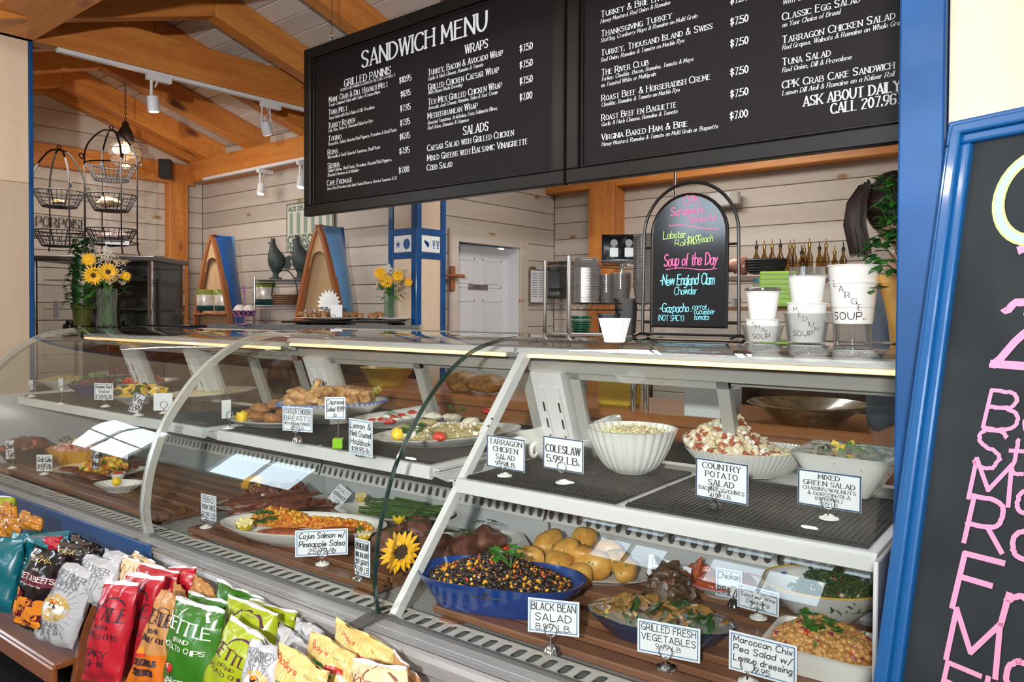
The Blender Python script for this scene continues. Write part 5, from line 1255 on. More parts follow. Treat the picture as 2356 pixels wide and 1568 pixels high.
for k, (px, py, zz, s) in enumerate(((1218, 1282, .035, .105), (1262, 1250, .055, .115), (1345, 1238, .07, .10), (1300, 1268, .075, .105), (1285, 1298, .05, .115), (1360, 1300, .045, .12), (1345, 1275, .07, .09), (1420, 1290, .05, .10), (1438, 1312, .045, .095), (1400, 1265, .05, .10), (1325, 1325, .035, .10))):
    p = atz(px, py, ZD + zz); b = B(); b.blob((0, 0, 0), (s, s * .74, s * .66), 100 + k, .05, 18, 11); o = b.obj('baked_potato', POT, None); o.location = p; o.rotation_euler = (rnd.uniform(-.3, .3), rnd.uniform(-.3, .3), rnd.uniform(0, 3)); 
    tag(o, 'golden twice baked potato in the pile on the square-cornered platter', 'potato', 'twice baked potatoes on the platter')
    b = B(); rr = random.Random(k)
    for _ in range(10):
        d = Vector((rr.uniform(-1, 1), rr.uniform(-1, 1), rr.uniform(.2, 1))).normalized(); b.leaf(Vector((d.x * s / 2, d.y * s * .37, d.z * s * .33)) * 1.01, d.orthogonal(), d, .008, .005, .1)
    b.obj('herb_flecks', LEAFG, o, smooth=False)['kind'] = 'stuff'
c, a, rz = ends((1578, 1335), (1775, 1345), ZD + .03)
dish('barbecue_plate', 'white plate with a red rim line holding barbecue chicken', c, ZD, a, a * .72, .034, rz, rim=RIMR, foot=.6)
for k, (px, py, zz, d) in enumerate(((1612, 1318, .045, (.07, .045, .05)), (1640, 1330, .045, (.08, .06, .04)), (1680, 1335, .04, (.09, .06, .04)), (1625, 1345, .03, (.08, .05, .03)), (1665, 1350, .03, (.09, .05, .03)), (1715, 1340, .04, (.08, .06, .04)))):
    p = atz(px, py, ZD + zz); b = B(); b.blob((0, 0, 0), d, 110 + k, .12, 16, 10); o = b.obj('barbecue_chicken_piece', BBQ, None); o.location = p; o.rotation_euler = (0, 0, k); tag(o, 'red glazed chicken piece on the red rimmed plate', 'chicken', 'barbecue chicken pieces on the red rimmed plate')
p = atz(1600, 1318, ZD + .05); b = B(); b.tube([(0, 0, -.02), (.004, 0, .015), (.012, 0, .035), (.02, 0, .05)], [.016, .014, .008, .002], 8); o = b.obj('chicken_wing_tip', BBQ, None); o.location = p; tag(o, 'pointed red chicken wing tip standing at the plate edge', 'chicken')
c, a, rz = ends((1755, 1340), (2044, 1352), ZD + .075)
dish('green_bean_bowl', 'large round bowl with a yellow rim and blue brush strokes, holding green beans', c, ZD, a, a * .82, .085, rz, rim=RIMY, foot=.5, slope=.55)
b = B(); bow = bpy.data.objects['green_bean_bowl']
for an in (1.0, 1.6, 2.2, .5):
    vs = []
    for r, z in ((.86, .066), (.93, .074), (.97, .080)):
        for da in (-.07, .07): vs.append((a * r * math.cos(an + da * (1.3 - r) * 2.5), a * .82 * r * math.sin(an + da * (1.3 - r) * 2.5), z + .004))
    b.add(vs, [(0, 1, 3, 2), (2, 3, 5, 4)])
b.obj('brush_strokes', RIMB, bow, smooth=False)['kind'] = 'stuff'
pile('green_beans', 'green beans with cauliflower and onion in the yellow rimmed bowl', c + Vector((.03, -.01, 0)), ZD + .040, a * .56, a * .46, dome(.05, .8, seed=9), rz, LEAFD, [ASP, LEAFD, CREAMF, ONION], [('stick', 1, .060, 6), ('stick', 2, .060, 6), ('chunk', 3, .022, 1.4), ('chunk', 4, .016, .8)], 260, 52)
c, a, rz = ends((1355, 1395), (1692, 1450), ZD + .045)
dish('vegetable_casserole', 'dark blue oval glass dish of grilled vegetables under plastic wrap', c, ZD, a, a * .52, .050, rz, CDBL, foot=.7, slope=.45)
pile('grilled_vegetables', 'grilled squash and peppers in the dark blue oval dish', c, ZD + .030, a * .84, a * .44, dome(.026, .6, seed=10), rz, GRILLV, [GRILLV, LEAFD, SQUASH, MUSH, ORNG], [('slice', 1, .045, 5), ('slice', 2, .045, 3), ('slice', 3, .035, 1.2), ('chunk', 4, .030, 3), ('slice', 5, .03, .8)], 150, 53)
q = atz(1540, 1392, ZD + .05); pile('mushroom_heap', 'dark glossy mushrooms piled in the middle of the grilled vegetables', Vector((q.x, q.y, 0)), ZD + .040, .065, .055, dome(.075, .9, seed=11), 0, MUSH, [MUSH, MEATD], [('chunk', 1, .034, 4), ('leaf', 2, .045, 3), ('leaf', 1, .045, 2)], 70, 54)
b = B(); b.lathe([(.001, .03), (.4, .028), (.75, .016), (1.0, .004)], 48, sx=a, sy=a * .52, mod=lambda an, i, r: (r, .003 * math.sin(an * 9 + i)), close=False); o = b.obj('plastic_wrap', WRAP, None); o.location = (c.x, c.y, ZD + .048); o.rotation_euler = (0, 0, rz); tag(o, 'clear plastic wrap over the grilled vegetable dish', 'plastic wrap')
c, a, rz = ends((1745, 1455), (2060, 1500), ZD + .05)
dish('chickpea_dish', 'white square dish of chickpea salad at the right end of the deck', c, ZD, a * .84, a * .70, .056, rz - .25, nsup=8, foot=.86, slope=.4)
pile('chickpea_salad', 'chickpea salad with red onion filling the white square dish', c, ZD + .036, a * .78, a * .64, dome(.045, .55, seed=12), rz - .25, CHICKP, [CHICKP, REDP, LEAFG, ONION, CARR], [('ball', 1, .0165, 12), ('chunk', 2, .011, 1), ('leaf', 3, .014, 1), ('chunk', 4, .014, .8), ('shred', 5, .02, .8)], 620, 55, lift=.25)
herb('cilantro sprig on the chickpea salad', atz(1880, 1456, ZD + .085), .075, 9, 18)
card('card reading BLACK BEAN SALAD on a chrome dome', [('BLACK BEAN', 1, 's'), ('SALAD', 1, 's'), ('8.99 LB.', .85, 's')], (1268, 1500), ZD, (1272, 1421), (118, 80), 22, 'chrome', 'light')
card('tilted card reading TWICE BAKED POTATO over the potato platter', [('TWICE BAKED', 1, 's'), ('POTATO', 1, 's'), ('2.95 EACH', 1, 's')], (1545, 1372), ZD, (1532, 1326), (96, 68), 0, 'silver', None, roll=.12)
card('handwritten Chicken BBQ card behind the vegetable salad card', [('Chicken', 1.1, 'h'), ('', .6, 'h'), ('BBQ /lb', 1.1, 'h')], (1690, 1392), ZD, (1672, 1346), (58, 66), 5, 'black', 'light')
card('handwritten Summer Vegetable Salad card on a white foot', [('Summer Vegetable', .9, 'h'), ('Salad w/ Wine', .9, 'h'), ('Dressing', 1, 'h'), ('5.95/lb', .8, 'h')], (1745, 1420), ZD + .01, (1739, 1382), (92, 56), -4, 'white', 'light')
card('card reading GRILLED FRESH VEGETABLES on a silver foot', [('GRILLED FRESH', 1, 's'), ('VEGETABLES', 1, 's'), ('9.99 LB', .7, 's'), ('', .4, 's')], (1533, 1535), ZD, (1536, 1475), (142, 78), 12, 'silver', 'light')
card('handwritten Moroccan Chickpea Salad card nearest the blue post', [('Moroccan Chix', 1, 'h'), ('Pea Salad w/', 1, 'h'), ('Lemon dressing', 1, 'h'), ('9.95', .8, 'h')], (1722, 1568), ZD, (1757, 1508), (148, 92), 2, 'white', 'light')

# ================================================================ MENU BOARDS, CHALKBOARDS, COUNTER-TOP THINGS
MFRAME = mat('menu_frame_black', (0.013, 0.010, 0.009), 0.35, spec=0.35)
MPANEL = mat('menu_panel', (0.013, 0.009, 0.010), 0.45, spec=0.22)
MTEXT = mat('menu_print_white', (0.86, 0.90, 0.92), 0.6)
YS = 2.473
def menu_board(label, x0, x1, z0, z1):
    t = rthing('menu_board', label, 'menu board', (x0 + x1) / 2, YS, z0, group='menu boards over the counter')
    def q(b, name, m, par=None, **k):
        o = b.obj(name, m, par or t, smooth=False, **k); return o
    cx = (x0 + x1) / 2
    b = B(); b.box((0, .012, (z1 - z0) / 2), (x1 - x0 - .06, .016, z1 - z0 - .06)); q(b, 'panel', MPANEL)
    w, h = x1 - x0, z1 - z0
    for (a, c, d, e) in ((0, .0275, w, .055), (0, h - .0275, w, .055), (-w / 2 + .0275, h / 2, .055, h - .11), (w / 2 - .0275, h / 2, .055, h - .11)):
        b = B(); b.box((a, .002, c), (d, .040, e), bev=.004); o = q(b, 'frame_bar', MFRAME)
    b = B()
    for (a, c, d, e) in ((0, .064, w - .11, .008), (0, h - .064, w - .11, .008), (-w / 2 + .064, h / 2, .008, h - .11), (w / 2 - .064, h / 2, .008, h - .11)): b.box((a, .001, c), (d, .012, e), bev=.002)
    q(b, 'bead', MFRAME)
    return t
mb1 = menu_board('black framed board headed SANDWICH MENU listing paninis, wraps and salads', -3.462, -1.765, 1.922, 2.803)
mb2 = menu_board('larger black framed menu board with two columns, cut off by the blue post', -1.752, 0.35, 1.922, 2.95)
def hook(x, z):
    b = B(); b.tube([(x + .010 * math.cos(a), YS, z + .014 + .012 * math.sin(a)) for a in [2 * PI * k / 14 for k in range(14)]], .0028, 6, closed=True)
    b.tube([(x, YS + .010 * math.cos(a), z + .036 + .013 * math.sin(a)) for a in [2 * PI * k / 14 for k in range(14)]], .0028, 6, closed=True)
    b.cyl((x, YS, z + .045), (x, YS, z + .50), .002, 6)
    return b
for par, xs_ in ((mb1, (-3.245, -1.95)), (mb2, (-1.6, .2))):
    for x in xs_:
        b = hook(x, 2.80 if par is mb1 else 2.95); loc = Vector(((-3.462 - 1.765) / 2 if par is mb1 else (-1.752 + .35) / 2, YS, 1.922))
        b.v = [p - loc for p in b.v]; b.obj('chain_hook', CHROME, par)
def sign_text(par, cx, items, name='lettering'):
    b = B(); loc = Vector((cx, YS, 1.922))
    for (s, x0, y0, x1, h, st) in items:
        p = room(atry(x0, y0, YS - .001)); 
        # right end on the same level
        d = ray(x1, y0); e = room(EYE + d * ((YS) / d.dot(EY)))
        W = e.x - p.x
        small = st in ('c', 'C'); md = 'serif'; th = .175 if st != 'i' else .15
        gap = 1.9
        nat = text_width(s, h, 1.0, gap, small)
        text(b, s, (p.x - loc.x, -.0015 + .0040, p.z - loc.z), (1, 0, 0), (0, 0, 1), h, md, th, 'l', W / nat, slant=.22 if st == 'i' else 0, gap=gap, small=small)
    b.obj(name, MTEXT, par, smooth=False)
L1 = [("SANDWICH MENU", 832, 155, 1118, .078, 'b'), ("GRILLED PANINIS", 791, 199, 898, .034, 'b'), ("SERVED ON PANINI FLATBREAD OR CIBATTA ROLLS", 782, 210, 908, .012, 'b'),
("Maine Crab & Dill Havarti Melt", 756, 235, 891, .027, 'c'), ("Fresh Crabmeat Salad with Celery & Lemon Mayo", 756, 245, 873, .016, 'i'), ("$10.95", 918, 191, 945, .027, 'b'),
("Tuna Melt", 755, 264, 798, .027, 'c'), ("Tuna Salad with Red Onion & Dill, Provolone", 755, 275, 860, .016, 'i'), ("$6.95", 921, 223, 943, .027, 'b'),
("Turkey Reuben", 754, 295, 815, .027, 'c'), ("Cole Slaw, Swiss & Thousand Island on Rye", 754, 304, 856, .016, 'i'), ("$7.95", 920, 256, 943, .027, 'b'),
("Torino", 754, 325, 784, .027, 'c'), ("Proscuitto, Salami, Roasted Red Peppers, Provolone & Basil Pesto", 754, 335, 911, .016, 'i'), ("$7.95", 920, 289, 942, .027, 'b'),
("Roma", 753, 356, 776, .027, 'c'), ("Mozzarella & Garlic Roasted Tomatoes, Basil Pesto", 753, 365, 873, .016, 'i'), ("$6.95", 919, 321, 942, .027, 'b'),
("Sienna", 753, 387, 780, .027, 'c'), ("Grilled Chicken, Basil Pesto, Provolone, Roasted Red Peppers,", 753, 396, 900, .016, 'i'), ("Roasted Tomatoes & Artichokes", 753, 406, 824, .016, 'i'), ("$7.95", 918, 354, 941, .027, 'b'),
("Cape Fromage", 751, 427, 809, .027, 'c'), ("Swiss, Brie & Provolone (add Apple Smoked Bacon or Roasted Tomatoes $.75)", 751, 437, 911, .014, 'i'), ("$7.00", 917, 398, 940, .027, 'b'),
("WRAPS", 1069, 123, 1121, .036, 'b'), ("Turkey, Bacon & Avocado Wrap", 984, 173, 1155, .027, 'c'), ("Garlic & Herb Cheese, Romaine & Tomato", 984, 185, 1110, .016, 'i'), ("$7.50", 1195, 119, 1224, .027, 'b'),
("Grilled Chicken Caesar Wrap", 984, 207, 1146, .027, 'c'), ("With House Made Dressing", 984, 217, 1062, .016, 'i'), ("$7.50", 1195, 157, 1224, .027, 'b'),
("Tex-Mex Grilled Chicken Wrap", 984, 241, 1153, .027, 'c'), ("Avocado, Jack Cheese, Romaine, Salsa & Sour Cream", 984, 252, 1143, .016, 'i'), ("$7.50", 1195, 194, 1224, .027, 'b'),
("Mediterranean Wrap", 983, 273, 1097, .027, 'c'), ("Roasted Tomatoes, Artichokes, Feta, Kalamata Olives,", 983, 286, 1143, .016, 'i'), ("Red Onion, Romaine & Hummus", 983, 298, 1077, .016, 'i'), ("$7.00", 1195, 231, 1223, .027, 'b'),
("SALADS", 1065, 310, 1122, .036, 'b'), ("Caesar Salad with Grilled Chicken", 982, 347, 1180, .027, 'c'), ("Mixed Greens with Balsamic Vinaigrette", 982, 370, 1212, .027, 'c'), ("Cobb Salad", 981, 392, 1039, .027, 'c')]
sign_text(mb1, (-3.462 - 1.765) / 2, L1)
L2 = [("Turkey & Brie en Baguette", 1382, 39, 1600, .0225, 'c'), ("Honey Mustard, Red Onion & Romaine", 1381, 53, 1540, .0145, 'i'), ("$7.50", 1680, 9, 1720, .024, 'b'),
("Thanksgiving Turkey", 1382, 84, 1543, .0225, 'c'), ("Stuffing, Cranberry Mayo & Romaine on Multi Grain", 1381, 97, 1602, .0145, 'i'), ("$7.50", 1680, 58, 1720, .024, 'b'),
("Turkey, Thousand Island & Swiss", 1382, 128, 1637, .0225, 'c'), ("Red Onion, Romaine & Tomato on Marble Rye", 1382, 142, 1572, .0145, 'i'), ("$7.50", 1680, 108, 1720, .024, 'b'),
("The River Club", 1383, 173, 1490, .0225, 'c'), ("Turkey, Cheddar, Bacon, Romaine, Tomato & Mayo", 1382, 186, 1593, .0145, 'i'), ("on Toasted White or Multigrain", 1382, 200, 1507, .0145, 'i'), ("$7.50", 1680, 174, 1720, .024, 'b'),
("Roast Beef & Horseradish Creme", 1383, 232, 1632, .0225, 'c'), ("Cheddar, Romaine & Tomato on Marble Rye", 1383, 245, 1562, .0145, 'i'), ("$7.50", 1680, 224, 1720, .024, 'b'),
("Roast Beef en Baguette", 1383, 277, 1554, .0225, 'c'), ("Garlic & Herb Cheese, Romaine & Tomato", 1383, 290, 1557, .0145, 'i'), ("$7.00", 1679, 274, 1719, .024, 'b'),
("Virginia Baked Ham & Brie", 1383, 322, 1580, .0225, 'c'), ("Honey Mustard, Romaine & Tomato on Multi Grain or Baguette", 1383, 336, 1650, .0145, 'i'),
("With Cu", 1800, 10, 1850, .0145, 'i'), ("Classic Egg Salad", 1799, 46, 1977, .0225, 'c'), ("on Your Choice of Bread", 1799, 62, 1931, .0145, 'i'), ("Tarragon Chicken Salad", 1799, 99, 2057, .0225, 'c'), ("Red Grapes, Walnuts & Romaine on Whole Grain", 1799, 114, 2078, .0145, 'i'),
("Tuna Salad", 1799, 150, 1909, .0225, 'c'), ("Red Onion, Dill & Provolone", 1799, 166, 1957, .0145, 'i'), ("CPK Crab Cake Sandwich", 1799, 203, 2055, .0225, 'c'), ("Lemon Dill Aioli & Romaine on a Kaiser Roll", 1799, 219, 2055, .0145, 'i'),
("ASK ABOUT DAILY S", 1848, 244, 2096, .030, 'b'), ("CALL 207.967.1", 1911, 261, 2089, .030, 'b')]
sign_text(mb2, (-1.752 + .35) / 2, L2)

# ---- tall chalkboard leaning on the right pillar
CHB = mat('chalkboard_black', (0.016, 0.020, 0.023), 0.6, spec=0.2, color2=(0.026, 0.032, 0.038), vscale=9, bump=0.1)
FRB = mat('frame_blue', (0.004, 0.085, 0.27), 0.30, coat=0.5)
PINKC = mat('pink_chalk', (0.86, 0.30, 0.50), 0.8); BLUC = mat('pale_blue_chalk', (0.40, 0.60, 0.80), 0.8); GRNC = mat('lime_chalk', (0.55, 0.85, 0.25), 0.8); SKYC = mat('sky_chalk', (0.25, 0.72, 0.90), 0.8)
TL = atd(2190, 285, 1.08); ad = TH + PI / 2 + math.radians(30)
dv = Vector((math.cos(ad), math.sin(ad), 0)); nn = Vector((-dv.y, dv.x, 0)); al = math.radians(11.5)
uu = Vector((0, 0, math.cos(al))) - nn * math.sin(al); rr_ = -dv; NN = rr_.cross(uu).normalized()
if NN.dot(EYE - TL) < 0: NN = -NN
t = thing('chalkboard', 'tall blue framed chalkboard with pink lettering leaning at the right', 'chalkboard', TL + (-uu * 1.15))
CW, CHH = .62, 1.15
def cbq(b, a0, a1, b0, b1, n0, n1):
    b.add([TL + rr_ * a - uu * c + NN * n for a in (a0, a1) for c in (b0, b1) for n in (n0, n1)], [(0, 1, 3, 2), (4, 6, 7, 5), (0, 4, 5, 1), (2, 3, 7, 6), (0, 2, 6, 4), (1, 5, 7, 3)])
b = B(); cbq(b, .02, CW - .02, .02, CHH - .02, -.012, .001); b.obj('slate', CHB, t, smooth=False, world=True)
for k, (a0, a1, b0, b1) in enumerate(((0, CW, 0, .036), (0, CW, CHH - .036, CHH), (0, .036, .036, CHH - .036), (CW - .036, CW, .036, CHH - .036))):
    b = B(); cbq(b, a0, a1, b0, b1, -.016, .010)
    if k < 2: cbq(b, a0 + .009, a1 - .009, b0 + .008, b1 - .012, .010, .017)
    else: cbq(b, a0 + .008, a1 - .012, b0 - .02, b1 + .02, .010, .017)
    o = b.obj('frame_bar', FRB, t, smooth=False, world=True); m_ = o.modifiers.new('bevel', 'BEVEL'); m_.width = .004; m_.segments = 2
def atp(px, py, P0, N): d = ray(px, py); return EYE + d * ((P0 - EYE).dot(N) / d.dot(N))
P0 = TL + NN * .0022
for (m_, its) in ((PINKC, (("12", 2318, 712, .088), ("20", 2286, 835, .078), ("Banana", 2262, 985, .046), ("Strawberry", 2238, 1070, .046), ("Mango", 2226, 1150, .050), ("Raspberry", 2216, 1245, .056), ("Frozen", 2192, 1400, .066), ("Mocha", 2174, 1520, .062), ("Flavors", 2160, 1618, .056))),):
    b = B()
    for (s, px, py, h) in its: text(b, s, atp(px, py, P0, NN), rr_, uu, h, 'hand', .105 if h < .07 else .13, 'l', .95, slant=.10, jit=.05, seed=len(s) * 3, gap=1.3)
    b.obj('chalk_lettering', m_, t, smooth=False, world=True)
cc = atp(2386, 452, P0, NN)
for (m_, w0, off) in ((GRNC, .017, .0002), (BLUC, .010, .0005)):
    b = B(); pts = [(.046 * math.cos(a), .056 * math.sin(a)) for a in [.7 + k * .19 for k in range(26)]]
    q_ = [(x * (1 - w0 / .10), y * (1 - w0 / .12)) for x, y in pts]; pts = [(x * (1 + w0 / .10), y * (1 + w0 / .12)) for x, y in pts]
    b.add([cc + NN * off + rr_ * x + uu * y for x, y in pts + q_], [(i, i + 1, i + 27, i + 26) for i in range(25)])
    b.obj('chalk_letter', m_, t, smooth=False, world=True)

# ---- special of the day board in its iron arch, on the glass top
IRON = mat('black_iron', (0.014, 0.013, 0.013), 0.35, 0.4)
YB = 2.20; ZT = 1.3425
def pb(px, py, y=YB): return aty(px, py, y)
bl, br = pb(1478, 776), pb(1700, 780)
t = thing('specials_board', 'arched black specials board hung in a black iron arch on the glass top', 'chalkboard', ((bl.x + br.x) / 2, YB, ZT)); X0, X1 = bl.x, br.x; XM = (X0 + X1) / 2; RA = (X1 - X0) / 2
top = pb(1592, 419).z; zs_ = top - RA * 1.0
b = B(); b.tube([(X0, YB, ZT + .004), (X0 + .004, YB, zs_)] + [(XM - (RA - .004) * math.cos(a), YB, zs_ + (top - zs_) * math.sin(a)) for a in [PI * k / 20 for k in range(21)]] + [(X1 - .004, YB, zs_), (X1, YB, ZT + .004)], .0052, 8)
b.obj('arch', IRON, t, world=True)
b = B()
for x in (X0, X1): b.tube([(x, YB - .06, ZT + .004), (x, YB - .03, ZT + .010), (x, YB + .02, ZT + .010), (x, YB + .045, ZT + .004)], .005, 8)
b.tube([(X0, YB + .02, ZT + .010), (X1, YB + .02, ZT + .010)], .005, 8); b.obj('foot_bars', IRON, t, world=True)
sl, sr = pb(1500, 752).x, pb(1671, 752).x; sb = pb(1580, 751).z; stp = pb(1590, 447).z; sm = (sl + sr) / 2; srd = (sr - sl) / 2; sz_ = stp - srd * .98
out = [(sl, sb), (sr, sb), (sr, sz_)] + [(sm + srd * math.cos(a), sz_ + (stp - sz_) * math.sin(a)) for a in [PI * k / 18 for k in range(1, 18)]] + [(sl, sz_)]
b = B(); b.slab([(x, YB - .004, z) for x, z in out], (0, .010, 0)); b.obj('slate', mat('glossy_slate', (0.012, 0.014, 0.018), 0.12, coat=0.4), t, smooth=False, world=True)
b = B(); b.tube([(x, YB, z) for x, z in out], .0062, 6, closed=True); b.obj('slate_rim', IRON, t, world=True)
b = B()
for z in (sb + .012, pb(1580, 566).z):
    for xa, xb in ((X0, sl), (sr, X1)): b = B(); b.tube([(xa, YB, z), (xb, YB, z)], .004, 6); b.obj('hanger_bar', IRON, t, world=True)
def bt(items, m_, name='chalk_lettering'):
    b = B()
    for (s, px, py, pe, h) in items:
        p = pb(px, py, YB - .0048); e = pb(pe, py, YB - .0048); hh = h * 2.35 / F_PX
        c_ = (e.x - p.x) / text_width(s, hh, 1.0, 1.2)
        text(b, s, p, (1, 0, .0), (0, 0, 1), hh, 'hand', .10, 'l', c_, slant=.08, jit=.05, seed=len(s), gap=1.2)
    return b.obj(name, m_, t, smooth=False, world=True)
def wave(b, p, q, w):
    for k in range(12):
        u, v = k / 12, (k + 1) / 12; a = p.lerp(q, u) + Vector((0, 0, .004 * math.sin(u * 6))); c_ = p.lerp(q, v) + Vector((0, 0, .004 * math.sin(v * 6)))
        b.quad(a + Vector((0, 0, w)), c_ + Vector((0, 0, w)), c_ - Vector((0, 0, w)), a - Vector((0, 0, w)))
HOTP = mat('hot_pink_chalk', (0.95, 0.16, 0.42), 0.7)
bt([("CPK", 1572, 470, 1609, 18), ("Sandwich", 1543, 496, 1617, 18), ("Special", 1582, 511, 1646, 14), ("Soup of the Day", 1528, 612, 1650, 27)], HOTP)
b = B(); wave(b, pb(1538, 519, YB - .005), pb(1655, 524, YB - .005), .0012); wave(b, pb(1532, 620, YB - .005), pb(1650, 616, YB - .005), .0012); b.obj('underline', HOTP, t, smooth=False, world=True)
bt([("Lobster", 1526, 549, 1578, 17), ("Roll", 1553, 565, 1576, 13), ("$14.99", 1581, 562, 1611, 19), ("each", 1613, 556, 1640, 15)], GRNC)
bt([("-New England Clam", 1518, 656, 1643, 24), ("Chowder", 1551, 677, 1603, 17), ("-Gazpacho", 1517, 717, 1584, 20), ("(NOT SPICY)", 1514, 737, 1573, 13), ("carrot", 1593, 711, 1626, 13), ("- cucumber", 1588, 722, 1644, 13), ("tomato", 1597, 735, 1631, 13)], SKYC)

# ---- paper cups and soup cups on the glass top
PAPER = mat('white_paper', (0.84, 0.84, 0.82), 0.55); INKM = mat('marker_ink', (0.03, 0.03, 0.035), 0.6)
CLEAR = glass('clear_plastic', (0.90, 0.90, 0.90), 1.45, rough=0.05, gain=1.5, haze=0.03)
p = atz(1414, 787, ZT); b = B(); b.lathe([(.024, .0), (.0265, .004), (.026, .007), (.040, .062), (.0385, .062), (.024, .008), (.001, .008)], 96, mod=lambda a, i, r: r * (1 + .045 * math.cos(a * 24) * (1 if i > 0 else .6)), close=False)
o = b.obj('baking_cup_stack', PAPER, None); o.location = p; tag(o, 'stack of pleated white paper baking cups left of the specials board', 'paper cups')
def soupcup(label, p, z, rb, rt, h, words=None, name='soup_cup', m=PAPER, inverted=False, rim=True):
    t = thing(name, label, 'cup', (p.x, p.y, z)); pf = [(rb * .9, .003), (rb, 0), (rb + (rt - rb) * .97, h * .965), (rt + .003, h * .965), (rt + .0035, h * .985), (rt + .001, h), (rt - .002, h), (rb - .002, .005), (.001, .005)]
    if not rim: pf = [(rb * .9, .002), (rb, 0), (rt, h), (rt - .0015, h), (rb - .0015, .003), (.001, .003)]
    b = B(); b.lathe(pf, 40, close=False); b.obj('body', m, t, angle=50)
    if words:
        b = B(); vd = math.atan2(EYE.y - p.y, EYE.x - p.x)
        for (s, ox, oz, hh, slope) in words:
            x = ox
            for ch in s:
                bb = B(); wdt = text_width(ch, hh) if ch != ' ' else hh * .5
                text(bb, ch, (0, 0, 0), (1, 0, 0), (0, 1, 0), hh, 'serif' if slope else 'hand', .13, 'l', seed=ord(ch))
                r0 = rb + (rt - rb) * (oz / h) + .0012
                for v in bb.v:
                    zz = oz + v.y + slope * (x - ox); r = rb + (rt - rb) * (zz / h) + .0009; an = vd + (x + v.x) / r0
                    r += v.z; b.v.append(Vector((r * math.cos(an), r * math.sin(an), zz)))
                n0 = len(b.v) - len(bb.v)
                for f_ in bb.f: b.f.append([i + n0 for i in f_]); b.m.append(0)
                x += wdt + hh * .28
        b.obj('marker_writing', INKM, t, smooth=False)
    return t
pS, pM, pL = atz(1754, 786, ZT), atz(1855, 787, ZT), atz(1961, 788, ZT)
k = 1.0
soupcup('clear tub standing round the SMALL soup cup', pS, ZT, .043, .055, .044, None, 'clear_tub', CLEAR)
soupcup('small white soup cup marked SMALL SOUP in the clear tub', pS, ZT + .002, .036, .044, .060, [("SMALL", -.028, .040, .011, -.55), ("SOUP", -.026, .008, .011, 0)])
soupcup('plain small white cup stacked on the SMALL soup cup', pS, ZT + .062, .033, .0435, .074)
b = B(); b.lathe([(.001, .004), (.036, .004), (.043, .0), (.047, .001), (.047, .006), (.042, .008), (.001, .007)], 36, close=False); o = b.obj('cup_lid', mat('smoky_plastic', (.10, .09, .08), .15, coat=.4), None); o.location = (pS.x, pS.y, ZT + .137); tag(o, 'dark lid on top of the small white cups', 'lid')
soupcup('clear tub standing round the MEDIUM soup cup', pM, ZT, .047, .058, .078, None, 'clear_tub', CLEAR)
soupcup('medium white soup cup marked MEDIUM SOUP in the clear tub', pM, ZT + .002, .042, .050, .104, [("MEDIUM", -.036, .080, .012, -.9), ("SOUP", -.036, .016, .013, 0)])
soupcup('plain medium white cup stacked on the MEDIUM soup cup', pM, ZT + .106, .039, .047, .070)
soupcup('clear plastic tub upside down on top of the medium cups', pM, ZT + .176, .046, .044, .024, None, 'clear_tub', CLEAR, rim=False)
soupcup('clear tub underneath the LARGE soup cup', pL, ZT, .047, .051, .095, None, 'clear_tub', CLEAR)
soupcup('large white soup cup marked LARGE SOUP', pL, ZT + .050, .049, .060, .110, [("LARGE", -.052, .098, .015, -.95), ("SOUP..", -.050, .012, .018, 0)])
soupcup('second large white cup nested in the LARGE soup cup', pL, ZT + .098, .054, .0625, .107)

# ---- ivy in a yellow pot by the post
p = atz(2083, 790, ZT); t = thing('potted_ivy', 'green ivy in a tall yellow flared pot beside the blue post', 'potted plant', (p.x + .0, p.y + .0, ZT))
YPOT = mat('yellow_pot', (0.80, 0.42, 0.10), 0.35, coat=0.3)
b = B(); b.lathe([(.030, 0), (.036, .002), (.041, .05), (.050, .10), (.066, .155), (.070, .160), (.070, .178), (.062, .178), (.060, .160), (.001, .158)], 40, close=False); b.obj('pot', YPOT, t)
b = B(); b.lathe([(.001, .168), (.060, .160)], 20, close=False); b.obj('soil', mat('soil', (.03, .018, .01), .9), t)
rnd = random.Random(31); b = B(); st = B()
IVY = mat('ivy_leaf', (0.050, 0.22, 0.030), 0.35, coat=0.2, color2=(0.02, 0.10, 0.015), vscale=30)
for k in range(210):
    h = rnd.random() ** .8 * .27; a = rnd.uniform(0, 2 * PI); r = (.072 + .02 * math.sin(h * 30)) * (1 - h * 2.3) + .03 * rnd.random()
    if k < 35: h = -.05 + .10 * rnd.random(); r = .07 + .025 * rnd.random()
    q = Vector((r * math.cos(a), r * math.sin(a), .17 + h)); d = Vector((math.cos(a), math.sin(a), rnd.uniform(-.9, .4)))
    for j in (-1, 0, 1):
        e = (Matrix.Rotation(j * .8, 3, 'Z') @ d); b.leaf(q, e, (0, 0, 1), .034 * (1.15 if j == 0 else .8), .022, .1)
    if k % 6 == 0: st.tube([(0, 0, .16), q * .6 + Vector((0, 0, .08)), q], .0012, 4)
b.obj('leaves', IVY, t, smooth=False)['kind'] = 'stuff'; st.obj('stems', IVY, t)['kind'] = 'stuff'

